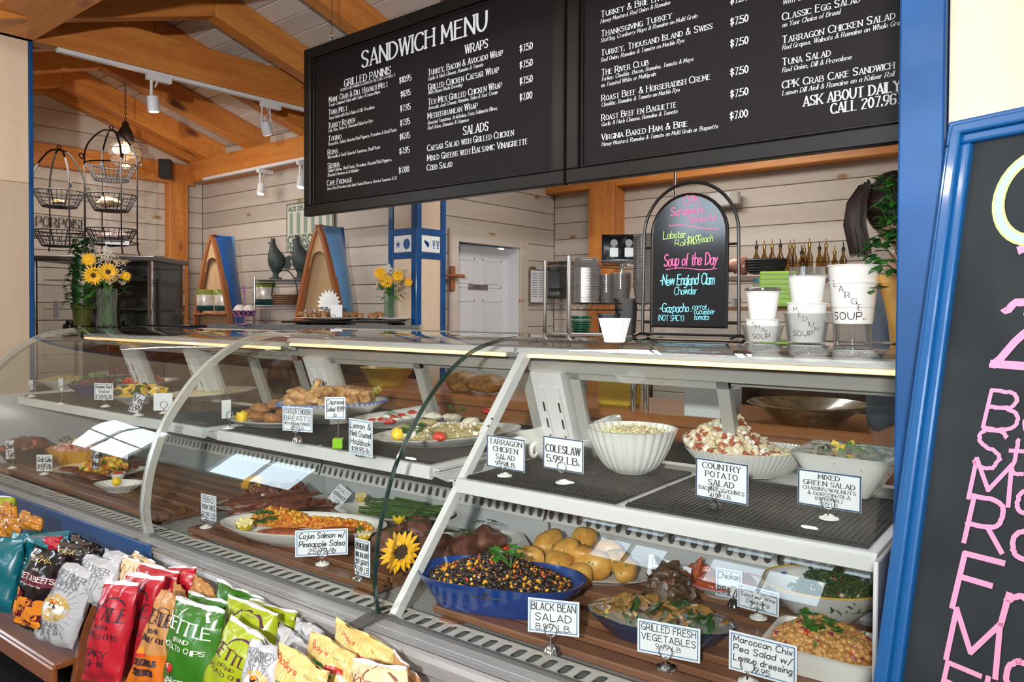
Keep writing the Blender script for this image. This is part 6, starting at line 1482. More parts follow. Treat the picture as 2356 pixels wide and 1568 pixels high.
# ---- topiary and bouquet at the left end of the glass top
GPOT = mat('olive_glazed_pot', (0.075, 0.095, 0.012), 0.15, coat=0.8, vary=0.3, vscale=12)
p = aty(190, 740, 2.08); zt_ = 1.325
t = thing('topiary', 'tall leafy topiary in an olive green glazed pot on the glass top', 'potted plant', (p.x, p.y, zt_))
b = B(); b.lathe([(.040, 0), (.046, .002), (.050, .05), (.054, .095), (.062, .100), (.064, .130), (.058, .132), (.054, .118), (.001, .115)], 40, close=False); b.obj('pot', GPOT, t)
rnd = random.Random(8); b = B(); b2 = B()
b2.tube([(0, 0, .11), (-.01, 0, .25), (.01, 0, .38), (.012, 0, .46)], [.05, .055, .045, .03], 10); b2.obj('moss_core', LEAFD, t)
for k in range(620):
    h = rnd.random() * .40; a = rnd.uniform(0, 2 * PI); r = .078 - .04 * (h / .4) + .012 * math.sin(h * 40 + 2 * a) + .006 * rnd.random(); cx_ = .020 * (h / .4) - .01
    q = Vector((cx_ + r * math.cos(a), r * math.sin(a), .115 + h)); d = Vector((math.cos(a), math.sin(a), rnd.uniform(-.8, .6)))
    b.leaf(q, d, (0, 0, 1), .030, .024, .2)
b.obj('leaves', mat('topiary_leaf', (.018, .10, .016), .45, vary=.6, vscale=40), t, smooth=False)['kind'] = 'stuff'

def vase_of_flowers(label, p, z, s, seed, gerberas, spread=1.0):
    """clear vase with stems; countable large blooms are parts, filler blossoms are stuff"""
    t = thing('flower_vase', label, 'flower vase', (p.x, p.y, z)); rnd = random.Random(seed)
    b = B(); b.lathe([(.001, .002), (.036 * s, .0), (.038 * s, .004), (.034 * s, .06 * s), (.038 * s, .15 * s), (.036 * s, .15 * s), (.032 * s, .06 * s), (.034 * s, .010), (.001, .010)], 32, close=False); b.obj('glass_vase', glass('vase_glass', (.86, .93, .88), 1.45, gain=1.6, haze=.03), t)
    b = B(); b.lathe([(.001, .012), (.032 * s, .012), (.031 * s, .06 * s), (.033 * s, .10 * s), (.001, .10 * s)], 24, close=False); b.obj('water', glass('vase_water', (.80, .90, .80), 1.33), t)
    b = B()
    for k in range(16):
        a = rnd.uniform(0, 6.28); r0 = .025 * s * rnd.random(); r1 = .06 * s * rnd.random()
        b.tube([(r0 * math.cos(a + 2), r0 * math.sin(a + 2), .012), (r0 * .4, 0, .09 * s), (r1 * math.cos(a), r1 * math.sin(a), .20 * s)], .0022 * s, 5)
    b.obj('stems', mat('stem_green', (.08, .22, .03), .4), t)['kind'] = 'stuff'
    fwd = (EYE - Vector((p.x, p.y, z + .2))).normalized(); right = Vector((0, 0, 1)).cross(fwd).normalized()
    YEL = mat('gerbera_yellow', (0.95, 0.52, 0.01), 0.5, vary=0.12, vscale=40); EYEC = mat('gerbera_eye', (.06, .02, .006), .8)
    for (gx, gy, gs, dark) in gerberas:
        c = right * gx * s + Vector((0, 0, .20 * s + gy * s)) + fwd * .055 * s; nrm = (fwd + right * gx * 2 + Vector((0, 0, gy))).normalized()
        q = nrm.to_track_quat('Z', 'Y').to_matrix().to_4x4()
        g = B(); g.M = Matrix.Translation(c) @ q
        for ring in range(2):
            for k in range(18):
                a = 2 * PI * (k + ring * .5) / 18; d = Vector((math.cos(a), math.sin(a), .15 + .3 * ring)); g.leaf(d * .006, d, (0, 0, 1), gs * s * (.5 - .12 * ring), gs * s * .13, .08)
        h = g.obj('gerbera', YEL, t, smooth=False)
        g = B(); g.M = Matrix.Translation(c) @ q; g.lathe([(.001, .010 * s), (.006 * s, .009 * s), (.010 * s, .004 * s)], 14, close=False); g.obj('gerbera_eye', EYEC if dark else YEL, t)
    ALS = mat('alstroemeria', (0.85, 0.62, 0.30), 0.5, color2=(.85, .72, .62), vscale=30); BABY = mat('baby_breath', (.82, .82, .72), .6)
    b = B()
    for k in range(26):
        a = rnd.uniform(0, 6.28); r = rnd.uniform(.04, .085) * s * spread; c = Vector((r * math.cos(a), r * math.sin(a), (.16 + rnd.random() * .11) * s))
        for j in range(6):
            an = j * 1.05 + k; b.leaf(c, Vector((math.cos(an), math.sin(an), .7)), (0, 0, 1), .034 * s, .016 * s, .3)
    b.obj('lily_blossoms', ALS, t, smooth=False)['kind'] = 'stuff'
    b = B()
    for k in range(240):
        a = rnd.uniform(0, 6.28); r = rnd.random() * .075 * s; c = Vector((r * math.cos(a) - .01, r * math.sin(a), (.27 + .05 * rnd.random() - r * .6) * s)); b.blob(c, (.005 * s,) * 3, k, 0, 5, 4)
    b.obj('baby_breath', BABY, t)['kind'] = 'stuff'
    b = B()
    for k in range(70):
        a = rnd.uniform(0, 6.28); r = rnd.uniform(.02, .07) * s; c = Vector((r * math.cos(a), r * math.sin(a), (.12 + .10 * rnd.random()) * s)); b.leaf(c, Vector((math.cos(a), math.sin(a), rnd.uniform(-.8, .5))), (0, 0, 1), .045 * s, .018 * s, .2)
    b.obj('foliage', LEAFG, t, smooth=False)['kind'] = 'stuff'
    return t
p = aty(246, 742, 2.06)
vase_of_flowers('glass vase with two big yellow gerberas beside the topiary', p, zt_, 1.42, 4, [(-.045, .00, .075, True), (.005, .015, .072, True), (-.06, .06, .05, False), (.065, .0, .035, False)])

# ================================================================ BACK ROOM AND KITCHEN
def fy(px): return TH + math.atan((1178 - px) / F_PX)          # yaw that turns local -y to the eye
def pxm(D): return D / F_PX                                     # metres per frame pixel at depth D
DKWOOD = wood('boat_wood', (0.46, 0.17, 0.06), (0.30, 0.10, 0.035), grain=12, kn=0.02, rough=0.4, axis=2, coat=0.3)
PLYB = wood('boat_ply', (0.62, 0.42, 0.24), (0.50, 0.32, 0.17), grain=9, kn=0.03, rough=0.5, axis=2)
# ---- granite bakery counter
DKB = wood('dark_cabinet_wood', (.13, .060, .030), (.07, .03, .016), grain=10, kn=.02, rough=.4)
GRAN = mat('grey_granite', (0.075, 0.080, 0.085), 0.12, coat=0.5, color2=(0.24, 0.24, 0.25), vscale=260)
BLKG = mat('black_polished_slab', (0.010, 0.010, 0.011), 0.06, coat=0.6)
c0, c1 = atd(440, 755, 4.9), atd(966, 755, 4.9); d = (c1 - c0); L = math.hypot(d.x, d.y); rz = yaw(d.x, d.y)
t = thing('bakery_counter', 'bakery counter with a thick speckled granite top behind the deli cases', 'counter', (c0.x, c0.y, 0), rz)
b = B(); b.box((L / 2 + .05, .30, 1.305), (L - .1, .62, .052), bev=.006); b.obj('granite_top', GRAN, t, smooth=False)
b = B(); b.box((L / 2, .32, .63), (L - .10, .54, 1.26)); b.obj('base', DKB, t, smooth=False)
b = B(); b.box((-.30, .30, 1.31), (.80, .50, .03), bev=.004); b.obj('side_slab', BLKG, t, smooth=False)
b = B(); b.box((-.28, .32, .64), (.60, .44, 1.28)); b.obj('side_base', DKB, t, smooth=False)
def on_counter(px, D=5.05, z=1.333): p = atd(px, 745, D); return Vector((p.x, p.y, z))
t = thing('serving_slab', 'black polished slab with its reflection, under the pastry platters', 'board', on_counter(800, 5.1, 1.3315), rz)
b = B(); b.box((0, 0, .018), (.78, .36, .014), bev=.003); b.obj('slab', BLKG, t, smooth=False)
b = B(); [b.cyl((x, y, 0), (x, y, .012), .012, 10) for x in (-.3, .3) for y in (-.12, .12)]; b.obj('feet', GASK, t)['kind'] = 'stuff'
ZP = 1.358
def plate(label, px, D, r, z, rz_=0):
    p = atd(px, 745, D); t = thing('plate', label, 'plate', (p.x, p.y, z)); b = B()
    b.lathe([(.001, .003), (r * .55, .0), (r * .62, .004), (r, .016), (r * .99, .019), (r * .6, .008), (.001, .007)], 48, close=False); b.obj('body', CER, t); return p
PAST = mat('pastry', (.52, .28, .10), .5, color2=(.30, .13, .04), vscale=50, bump=.5)
pA = plate('large white pastry plate at the left of the black slab', 760, 5.05, .24, ZP); pB = plate('white plate of cookies in the middle of the black slab', 850, 5.15, .15, ZP + .0); 
pC = plate('small white plate under the right flower vase', 905, 5.0, .11, ZP - .0)
rnd = random.Random(71)
for k in range(26):
    px = rnd.choice([rnd.uniform(690, 835), rnd.uniform(785, 885)]); D = rnd.uniform(5.0, 5.15); p = atd(px, 745, D)
    b = B(); b.blob((0, 0, 0), (.055, .045, .028), k, .12, 10, 7); o = b.obj('cookie', PAST, None); o.location = (p.x, p.y, ZP + .030 + .018 * rnd.random()); o.rotation_euler = (rnd.uniform(-.4, .4), rnd.uniform(-.4, .4), rnd.uniform(0, 3))
    tag(o, 'golden brown cookie heaped on the counter plates', 'cookie', 'cookies on the bakery counter')
JAR = glass('jar_glass', (.92, .90, .86), 1.5, gain=1.4)
for k, px in enumerate((703, 724, 746)):
    p = atd(px, 745, 4.98); t = thing('spice_jar', ['leftmost little glass jar with a steel lid on the pastry plate', 'middle little glass jar with a steel lid on the pastry plate', 'rightmost and largest glass jar with a steel lid on the pastry plate'][k], 'jar', (p.x, p.y, ZP + .012), 0, 'glass jars on the pastry plate')
    s = 1.0 + .35 * (k == 2); b = B(); b.lathe([(.001, .0), (.020 * s, 0), (.022 * s, .01), (.022 * s, .038 * s), (.017 * s, .045 * s)], 20, close=False); b.obj('glass', JAR, t)
    b = B(); b.cyl((0, 0, .044 * s), (0, 0, .056 * s), .018 * s, 20); b.obj('lid', CHROME, t)
    b = B(); b.cyl((0, 0, .003), (0, 0, .030 * s), .018 * s, 14); b.obj('contents', PAST, t)
p = atd(774, 745, 4.93); t = thing('blank_card', 'small blank white card on a wire loop by the pastry platters', 'card', (p.x, p.y, ZP + .0), fy(774) - .15)
b = B(); b.box((.0, 0, .062), (.075, .002, .078)); b.obj('card', CARDW, t, smooth=False)
b = B(); b.tube([(-.02 + .014 * math.cos(a), -.004, .024 + .014 * math.sin(a)) for a in [2 * PI * k / 16 for k in range(16)]], .0015, 6, closed=True); b.obj('wire_loop', IRON, t)
p = atd(757, 745, 5.2); t = thing('glass_star', 'frosted glass star standing on the pastry table inside the front boat', 'ornament', (p.x, p.y, ZP), fy(757)); b = B(); pts = []
for k in range(36): a = 2 * PI * k / 36; r = .10 if k % 2 else .075; pts.append((r * math.cos(a) * .8, 0, .11 + r * math.sin(a)))
b.slab(pts, (0, .012, 0)); b.obj('star', mat('frosted_glass', (.62, .64, .66), .25, trans=.3), t, smooth=False)
p = on_counter(897, 4.95, ZP + .018)
vase_of_flowers('glass vase of yellow gerberas on the bakery counter by the tiled pillar', p, ZP + .018, 1.10, 9, [(-.055, .06, .075, False), (-.02, .015, .080, False), (.045, .045, .07, False), (.105, .01, .045, False)])
# cupcake stand
PURP = mat('purple_wire', (.38, .14, .42), .35, .3); FROST = mat('frosting', (.86, .76, .72), .5, bump=.3)
p = on_counter(562, 4.85, 1.333); t = thing('cupcake_stand', 'small purple wire stand holding frosted cupcakes', 'cake stand', p)
b = B(); b.cyl((0, 0, 0), (0, 0, .22), .0035, 8); b.tube([(0, .0, .20 + .022 + .022 * math.sin(a)) if 0 else (.011 * math.cos(a), 0, .222 + .024 * math.sin(a)) for a in [2 * PI * k / 16 for k in range(16)]], .0028, 6, closed=True)
b.lathe([(.001, .002), (.05, .0), (.05, .004), (.001, .006)], 24); b.obj('stem', PURP, t)
b = B()
for z, r in ((.050, .062), (.085, .072)): b.tube([(r * math.cos(a), r * math.sin(a), z) for a in [2 * PI * k / 28 for k in range(28)]], .0022, 6, closed=True)
for k in range(14):
    a = 2 * PI * k / 14; b.tube([(.062 * math.cos(a), .062 * math.sin(a), .05), (.068 * math.cos(a + .22), .068 * math.sin(a + .22), .070), (.072 * math.cos(a + .45), .072 * math.sin(a + .45), .085)], .0018, 5)
    b.tube([(.062 * math.cos(a), .062 * math.sin(a), .05), (.068 * math.cos(a - .22), .068 * math.sin(a - .22), .070), (.072 * math.cos(a - .45), .072 * math.sin(a - .45), .085)], .0018, 5)
b.lathe([(.001, .050), (.062, .050)], 24, close=False); b.obj('basket', PURP, t)
for k in range(4):
    a = PI / 2 * k + .9 + TH; q = p + Vector((.040 * math.cos(a), .040 * math.sin(a), .053)); t2 = thing('cupcake', 'chocolate cupcake with pale pink frosting on the purple stand', 'cupcake', q, 0, 'cupcakes on the purple stand')
    b = B(); b.lathe([(.001, 0), (.020, .0), (.028, .032), (.001, .034)], 20, close=False); b.obj('cake', mat('chocolate_cake', (.05, .018, .01), .7), t2)
    b = B(); b.lathe([(.030, .030), (.034, .040), (.026, .050), (.024, .056), (.012, .066), (.001, .072)], 20, mod=lambda a, i, r: r * (1 + .06 * math.sin(5 * a + i)), close=False); b.obj('frosting', FROST, t2)

# ---- the two upright boats used as shelves
def boat(label, pxa, ya, pxb, D, W, dep, Hh, hull, keel, shelf_y, base_z=0.0):
    pb_ = atd((pxa + pxb) / 2, 700, D); pt_ = atd(pxa, ya, D); H = pt_.z
    t = thing('boat_shelf', label, 'shelf', (pb_.x, pb_.y, 0), math.radians(2)); 
    def hw(z): s = max(0, (H - z) / .62); return W * min(1.22, s ** .70)
    zs = [H - .62 * (k / 14) ** 1.6 for k in range(15)] + [H - .62 - (H - .62) * k / 6 for k in range(1, 7)]
    off = lambda z: -.015 + .0 * z
    # gunwales
    for sg in (-1, 1):
        b = B(); pts = [(sg * hw(z), 0, z) for z in zs]
        for i in range(len(pts) - 1):
            (x0, _, z0), (x1, _, z1) = pts[i], pts[i + 1]; w_ = .030
            b.add([(x0, -.012, z0), (x0 - sg * w_ * 1.0, -.012, z0), (x1 - sg * w_, -.012, z1), (x1, -.012, z1), (x0, .03, z0), (x0 - sg * w_, .03, z0), (x1 - sg * w_, .03, z1), (x1, .03, z1)], [(0, 1, 2, 3), (4, 7, 6, 5), (0, 3, 7, 4), (1, 5, 6, 2)])
        b.obj('gunwale', DKWOOD, t, smooth=False)
    # hull sides out to the keel
    kx = lambda z: .0
    def keelp(z): s = max(0, (H - z) / .62); return (0.02, dep * (1 + .45 * min(1.6, s) ** 1.2) + (.0 if s > 0 else 0), z)
    for sg in (-1, 1):
        b = B(); n = 6; vs = []
        for z in zs:
            g = Vector((sg * hw(z), .02, z)); k_ = Vector(keelp(z))
            for j in range(n + 1):
                u = j / n; q = g.lerp(k_, u); q.x += sg * .05 * math.sin(PI * u) * min(1, (H - z) / .3); vs.append(q)
        fs = []; mi = []
        for i in range(len(zs) - 1):
            for j in range(n): fs.append((i * (n + 1) + j, i * (n + 1) + j + 1, (i + 1) * (n + 1) + j + 1, (i + 1) * (n + 1) + j)); mi.append(1 if j >= n - 1 else 0)
        b.add(vs, fs); b.m = mi; b.obj('hull_side', [hull, keel], t)
    # transom panel with arched opening, backing and shelves
    za = H - .245; b = B(); pts = [(-hw(z) + .02, 0, z) for z in zs if z > za] ; r = hw(za) - .02
    arch = [(-r * math.cos(a), 0, za - .05 + .11 * math.sin(a)) for a in [PI * k / 14 for k in range(15)]]
    left = [(-max(.002, hw(z) - .012), 0, z) for z in zs if z > za - .05]; right = [(x * -1, y, z) for x, y, z in left]
    m_ = len(arch) // 2
    poly = left + arch[1:m_ + 1]; 
    b.slab([(x, .004, z) for x, y, z in ([(0, 0, H)] + left[1:] + arch[:m_ + 1])], (0, .012, 0)); b.slab([(-x, .004, z) for x, y, z in ([(0, 0, H)] + left[1:] + arch[:m_ + 1])][::-1], (0, .012, 0))
    b.obj('bow_panel', PLYB, t, smooth=False)
    b = B(); b.slab([(-hw(z) * .97, .05, z - .01) for z in zs] + [(hw(z) * .97, .05, z - .01) for z in zs[::-1]], (0, .008, 0)); b.obj('backing', PLYB, t, smooth=False)
    for sy in shelf_y:
        z = atd(pxa, sy, D).z; b = B(); w_ = hw(z) - .012; b.box((0, .005, z), (2 * w_, .09, .016), bev=.003); b.obj('shelf', DKWOOD, t, smooth=False)
    return t, H
NAVYP = mat('boat_blue', (0.006, 0.10, 0.38), 0.35, coat=0.3); SKYP = mat('boat_light_blue', (0.17, 0.42, 0.80), 0.35, coat=0.3)
boatf, _ = boat('upright wooden boat shelf with a light blue hull nearer the pillar', 732, 517, 732, 5.35, .23, .22, 0, SKYP, NAVYP, (736,))
boatr, _ = boat('upright wooden boat shelf with a dark blue hull by the corner post', 487, 540, 487, 6.2, .23, .20, 0, NAVYP, SKYP, (722, 640 + 140))
# snack bags on the rear boat shelf and on the wire shelf
def pouch(name, label, p, w, h, rz_, c1, c2, c3=None, group=None, cat='bag'):
    t = thing(name, label, cat, p, rz_, group)
    b = B(); n = 8; vs = []; fs = []
    for sd in (-1, 1):
        for i in range(n + 1):
            for j in range(n + 1):
                u, v = i / n, j / n; bl = .22 * w * (math.sin(PI * u) ** .6) * (math.sin(PI * min(1, v * .94 + .02)) ** .5) if 0 < u < 1 and 0 < v < 1 else 0
                vs.append(((u - .5) * w, sd * bl * .5, v * h))
    for sd in range(2):
        o = sd * (n + 1) ** 2
        for i in range(n):
            for j in range(n):
                q = (o + i * (n + 1) + j, o + (i + 1) * (n + 1) + j, o + (i + 1) * (n + 1) + j + 1, o + i * (n + 1) + j + 1); fs.append(q if sd == 0 else q[::-1]); 
    b.add(vs, fs); mi = []
    for sd in range(2):
        for i in range(n):
            for j in range(n): mi.append(1 if j >= 6 else (2 if (c3 and j < 2) else 0))
    b.m = mi; b.obj('pouch', [c1, c2] + ([c3] if c3 else []), t); return t
OLIVE = mat('olive_label', (.16, .20, .02), .3, coat=.5); CLRF = mat('clear_film_food', (.52, .42, .32), .2, coat=.7, color2=(.70, .66, .62), vscale=25); TEALL = mat('dark_teal_label', (.01, .05, .05), .3, coat=.4)
for k, px in enumerate((472, 513)):
    q = atd(px, 718, 6.14); pouch('snack_pouch', ['left clear snack pouch with an olive band on the dark blue boat shelf', 'right clear snack pouch with an olive band on the dark blue boat shelf'][k], (q.x, q.y, q.z + .012), .125, .17, fy(px), CLRF, OLIVE, TEALL, 'snack pouches in the dark blue boat')
# wire shelf with goods, roosters on top
D5 = 6.0; q0, q1 = atd(585, 643, D5), atd(715, 643, D5)
t = thing('wire_shelf', 'chrome wire shelf between the two boats', 'shelf', (q0.x, q0.y, 0), yaw((q1 - q0).x, (q1 - q0).y)); L = math.hypot((q1 - q0).x, (q1 - q0).y)
for x in (0, L):
    for y in (0, .30): b = B(); b.cyl((x, y, 0), (x, y, q0.z + .02), .010, 10); b.obj('post', CHROME, t)
for z in (q0.z, atd(585, 703, D5).z, .9):
    b = B(); b.box((L / 2, .15, z - .004), (L, .30, .003)); 
    for y in (0, .30): b.cyl((0, y, z), (L, y, z), .005, 6); b.cyl((0, y, z - .022), (L, y, z - .022), .004, 6)
    b.obj('shelf_grid', STEEL_D, t, smooth=False)
zs1 = atd(585, 703, D5).z + .006
q = atd(608, 700, D5 + .1); pouch('snack_pouch', 'clear snack pouch on the chrome wire shelf beside the wicker basket', (q.x, q.y, zs1), .17, .19, fy(608), CLRF, OLIVE, TEALL)
q = atd(655, 700, D5 + .12); t = thing('wicker_basket', 'brown wicker basket with a tall handle on the chrome wire shelf', 'basket', (q.x, q.y, zs1), fy(650))
WICK = mat('wicker', (.26, .13, .06), .6, bump=1.0, bscale=150, vary=.5, vscale=80)
b = B(); b.lathe([(.001, .0), (.08, .0), (.105, .085), (.098, .085), (.075, .01), (.001, .01)], 28, sy=.7, close=False)
for z in (.02, .035, .05, .065, .08): r = .08 + .025 * z / .085; b.tube([(r * 1.02 * math.cos(a), r * .72 * math.sin(a), z) for a in [2 * PI * k / 28 for k in range(28)]], .006, 6, closed=True)
b.obj('body', WICK, t); b = B(); b.tube([(-.098 * math.cos(a), 0, .08 + .20 * math.sin(a)) for a in [PI * k / 16 for k in range(17)]], .005, 6); b.obj('handle', mat('dark_wicker', (.04, .025, .02), .5), t)
def rooster(label, px, D, s):
    z = q0.z + .008; p = atd(px, 640, D); t = thing('rooster_figure', label, 'figurine', (p.x, p.y, z), fy(px)); RM_ = mat('slate_green_cast', (.035, .05, .045), .55, vary=.3, vscale=20)
    b = B()
    prof = [(0, -.055, .050), (.03, -.03, .055), (.06, .0, .030), (.10, .0, .045), (.15, .0, .075), (.20, -.005, .080), (.25, -.012, .066), (.29, -.022, .045), (.32, -.032, .030), (.345, -.036, .026), (.365, -.034, .020), (.385, -.030, .006)]
    n = 14; vs = []; fs = []
    prof = [(0, 0, .055), (.012, 0, .055), (.016, 0, .028), (.05, 0, .022), (.075, .005, .040), (.12, .012, .072), (.17, .014, .082), (.22, .004, .070), (.26, -.010, .048), (.295, -.020, .032), (.325, -.026, .027), (.345, -.024, .022), (.362, -.020, .004)]
    for z_, x_, r in prof:
        for j in range(n): a = 2 * PI * j / n; vs.append((x_ * s + r * s * math.cos(a), r * .62 * s * math.sin(a), z_ * s))
    for i in range(len(prof) - 1):
        for j in range(n): fs.append((i * n + j, i * n + (j + 1) % n, (i + 1) * n + (j + 1) % n, (i + 1) * n + j))
    b.add(vs, fs); b.obj('body', RM_, t)
    b = B(); b.slab([(x * s, -.012, z_ * s) for x, z_ in ((.06, .10), (.12, .09), (.145, .13), (.13, .17), (.15, .20), (.125, .22), (.08, .20))], (0, .024, 0)); b.obj('tail', RM_, t, smooth=False)
    b = B(); b.slab([(x * s, -.005, z_ * s) for x, z_ in ((-.045, .355), (-.035, .38), (-.022, .368), (-.012, .385), (-.002, .365), (.004, .345))], (0, .010, 0)); b.slab([(x * s, -.004, z_ * s) for x, z_ in ((-.048, .335), (-.072, .325), (-.048, .318))], (0, .008, 0)); b.obj('comb_and_beak', RM_, t, smooth=False)
rooster('left dark cast rooster figure on top of the chrome wire shelf', 634, 6.05, .86); rooster('right dark cast rooster figure on the wire shelf, beside the light blue boat', 690, 6.05, .92)

# ---- framed enamel poster on the plank wall
a0, a1 = room(atry(662, 470, 3.77)), room(atry(745, 575, 3.77)); YP = 3.765
t = rthing('poster', 'cream poster with green stripes and the word CHARCUTERIE on the plank wall', 'poster', a0.x, YP, a1.z)
PW_ = .62; PH_ = a0.z - a1.z; b = B(); b.box((PW_ / 2, 0, PH_ / 2), (PW_, .012, PH_), bev=.002); b.obj('sheet', mat('poster_cream', (.66, .64, .55), .5), t, smooth=False)
PG = mat('poster_green', (.10, .17, .13), .5); PGL = mat('poster_stripe', (.24, .34, .28), .5)
b = B(); y = -.0075
for q in ((0, PW_, 0, .012), (0, PW_, PH_ - .012, PH_), (0, .012, 0, PH_), (PW_ - .012, PW_, 0, PH_), (.03, PW_ - .03, .135, .140)): b.quad((q[0], y, q[2]), (q[1], y, q[2]), (q[1], y, q[3]), (q[0], y, q[3]))
text(b, 'AUX DEUX GARCONS', (.03, y - .0004, PH_ - .065), (1, 0, 0), (0, 0, 1), .038, 'sans', .22, cond=.85); text(b, 'CHARCUTERIE', (.025, y - .0004, .070), (1, 0, 0), (0, 0, 1), .060, 'sans', .24, cond=1.0); text(b, 'FIN GOURMET. FRANCE', (.025, y - .0004, .020), (1, 0, 0), (0, 0, 1), .036, 'sans', .24, cond=.85)
b.obj('print', PG, t, smooth=False)
b = B()
for k in range(6): x = .045 + k * .098; b.quad((x, y, .15), (x + .045, y, .15), (x + .045, y, PH_ - .08), (x, y, PH_ - .08))
b.obj('stripes', PGL, t, smooth=False)['kind'] = 'stuff'
# ---- black wall letters
e0 = room(atrx(197, 528, -6.93)); t = rthing('wall_lettering', 'black wooden letters ending PORPOISE on the left plank wall', 'lettering', -6.93, e0.y, e0.z)
b = B(); text(b, 'CAPE PORPOISE', (.012, 0, 0), (0, 1, 0), (0, 0, 1), .078, 'serif', .13, 'r', .66); b.obj('letters', BLACK, t, smooth=False)

# ---- chrome framed glass pastry cooler
q0, q1 = atd(96, 590, 5.25), atd(346, 598, 5.25); L = math.hypot((q1 - q0).x, (q1 - q0).y); HZ = (q0.z + q1.z) / 2
t = thing('pastry_cooler', 'tall chrome framed glass pastry cooler under the wire baskets', 'cooler', (q0.x, q0.y, 0), yaw((q1 - q0).x, (q1 - q0).y))
DP = .50
for x in (-.05, L):
    for y in (0, DP): b = B(); b.box((x, y, HZ / 2), (.028, .028, HZ), bev=.004); b.obj('corner_post', CHROME, t, smooth=False)
b = B(); b.box((L / 2 - .02, DP / 2, HZ + .0), (L + .12, DP + .06, .035), bev=.006); b.obj('top', STEEL_D, t, smooth=False)
b = B(); b.box((L / 2 - .02, DP / 2, .45), (L + .06, DP, .9)); b.obj('base', BLACK, t, smooth=False)
b = B(); b.box((L * .62, 0, HZ / 2 + .45), (.022, .022, HZ - .9)); b.obj('door_post', CHROME, t, smooth=False)
for z in (1.20, 1.42, 1.62):
    b = B(); b.box((L / 2 - .02, DP / 2, z), (L, DP - .06, .004)); b.obj('glass_shelf', GLD, t, smooth=False)
    b = B()
    for k in range(12): b.cyl((0, .02 + DP * .9 * k / 11, z + .004), (L - .04, .02 + DP * .9 * k / 11, z + .004), .0022, 5)
    b.obj('shelf_wires', STEEL_D, t)['kind'] = 'stuff'
b = B(); b.quad((0, -.002, .9), (L, -.002, .9), (L, -.002, HZ), (0, -.002, HZ)); b.quad((L + .01, 0, .9), (L + .01, DP, .9), (L + .01, DP, HZ), (L + .01, 0, HZ)); b.obj('pane', GLD, t, smooth=False)
b = B(); b.box((L / 2, DP, HZ / 2 + .45), (L, .01, HZ - .9)); b.obj('back_panel', mat('cooler_back', (.16, .16, .16), .3, .4), t, smooth=False)
b = B(); b.box((.10, -.006, 1.42), (.035, .004, .12)); b.obj('paper_label', CARDW, t, smooth=False)
for k in range(4):
    q = thing('serving_tongs_jar', ['first black canister inside the pastry cooler', 'second black canister inside the pastry cooler', 'third black canister inside the pastry cooler', 'fourth black canister inside the pastry cooler, next to its door post'][k], 'canister', t.matrix_world @ Vector((0, 0, 0)), 0, 'black canisters in the pastry cooler'); q.name = 'canister'
    M_ = Matrix.Translation(t.location) @ Matrix.Rotation(t.rotation_euler.z, 4, 'Z'); q.location = M_ @ Vector((.10 + .13 * k, .16, 1.205)); b = B(); b.lathe([(.001, 0), (.045, 0), (.048, .02), (.048, .11), (.030, .12), (.028, .14), (.001, .14)], 20, close=False); b.obj('body', CBLK, q)

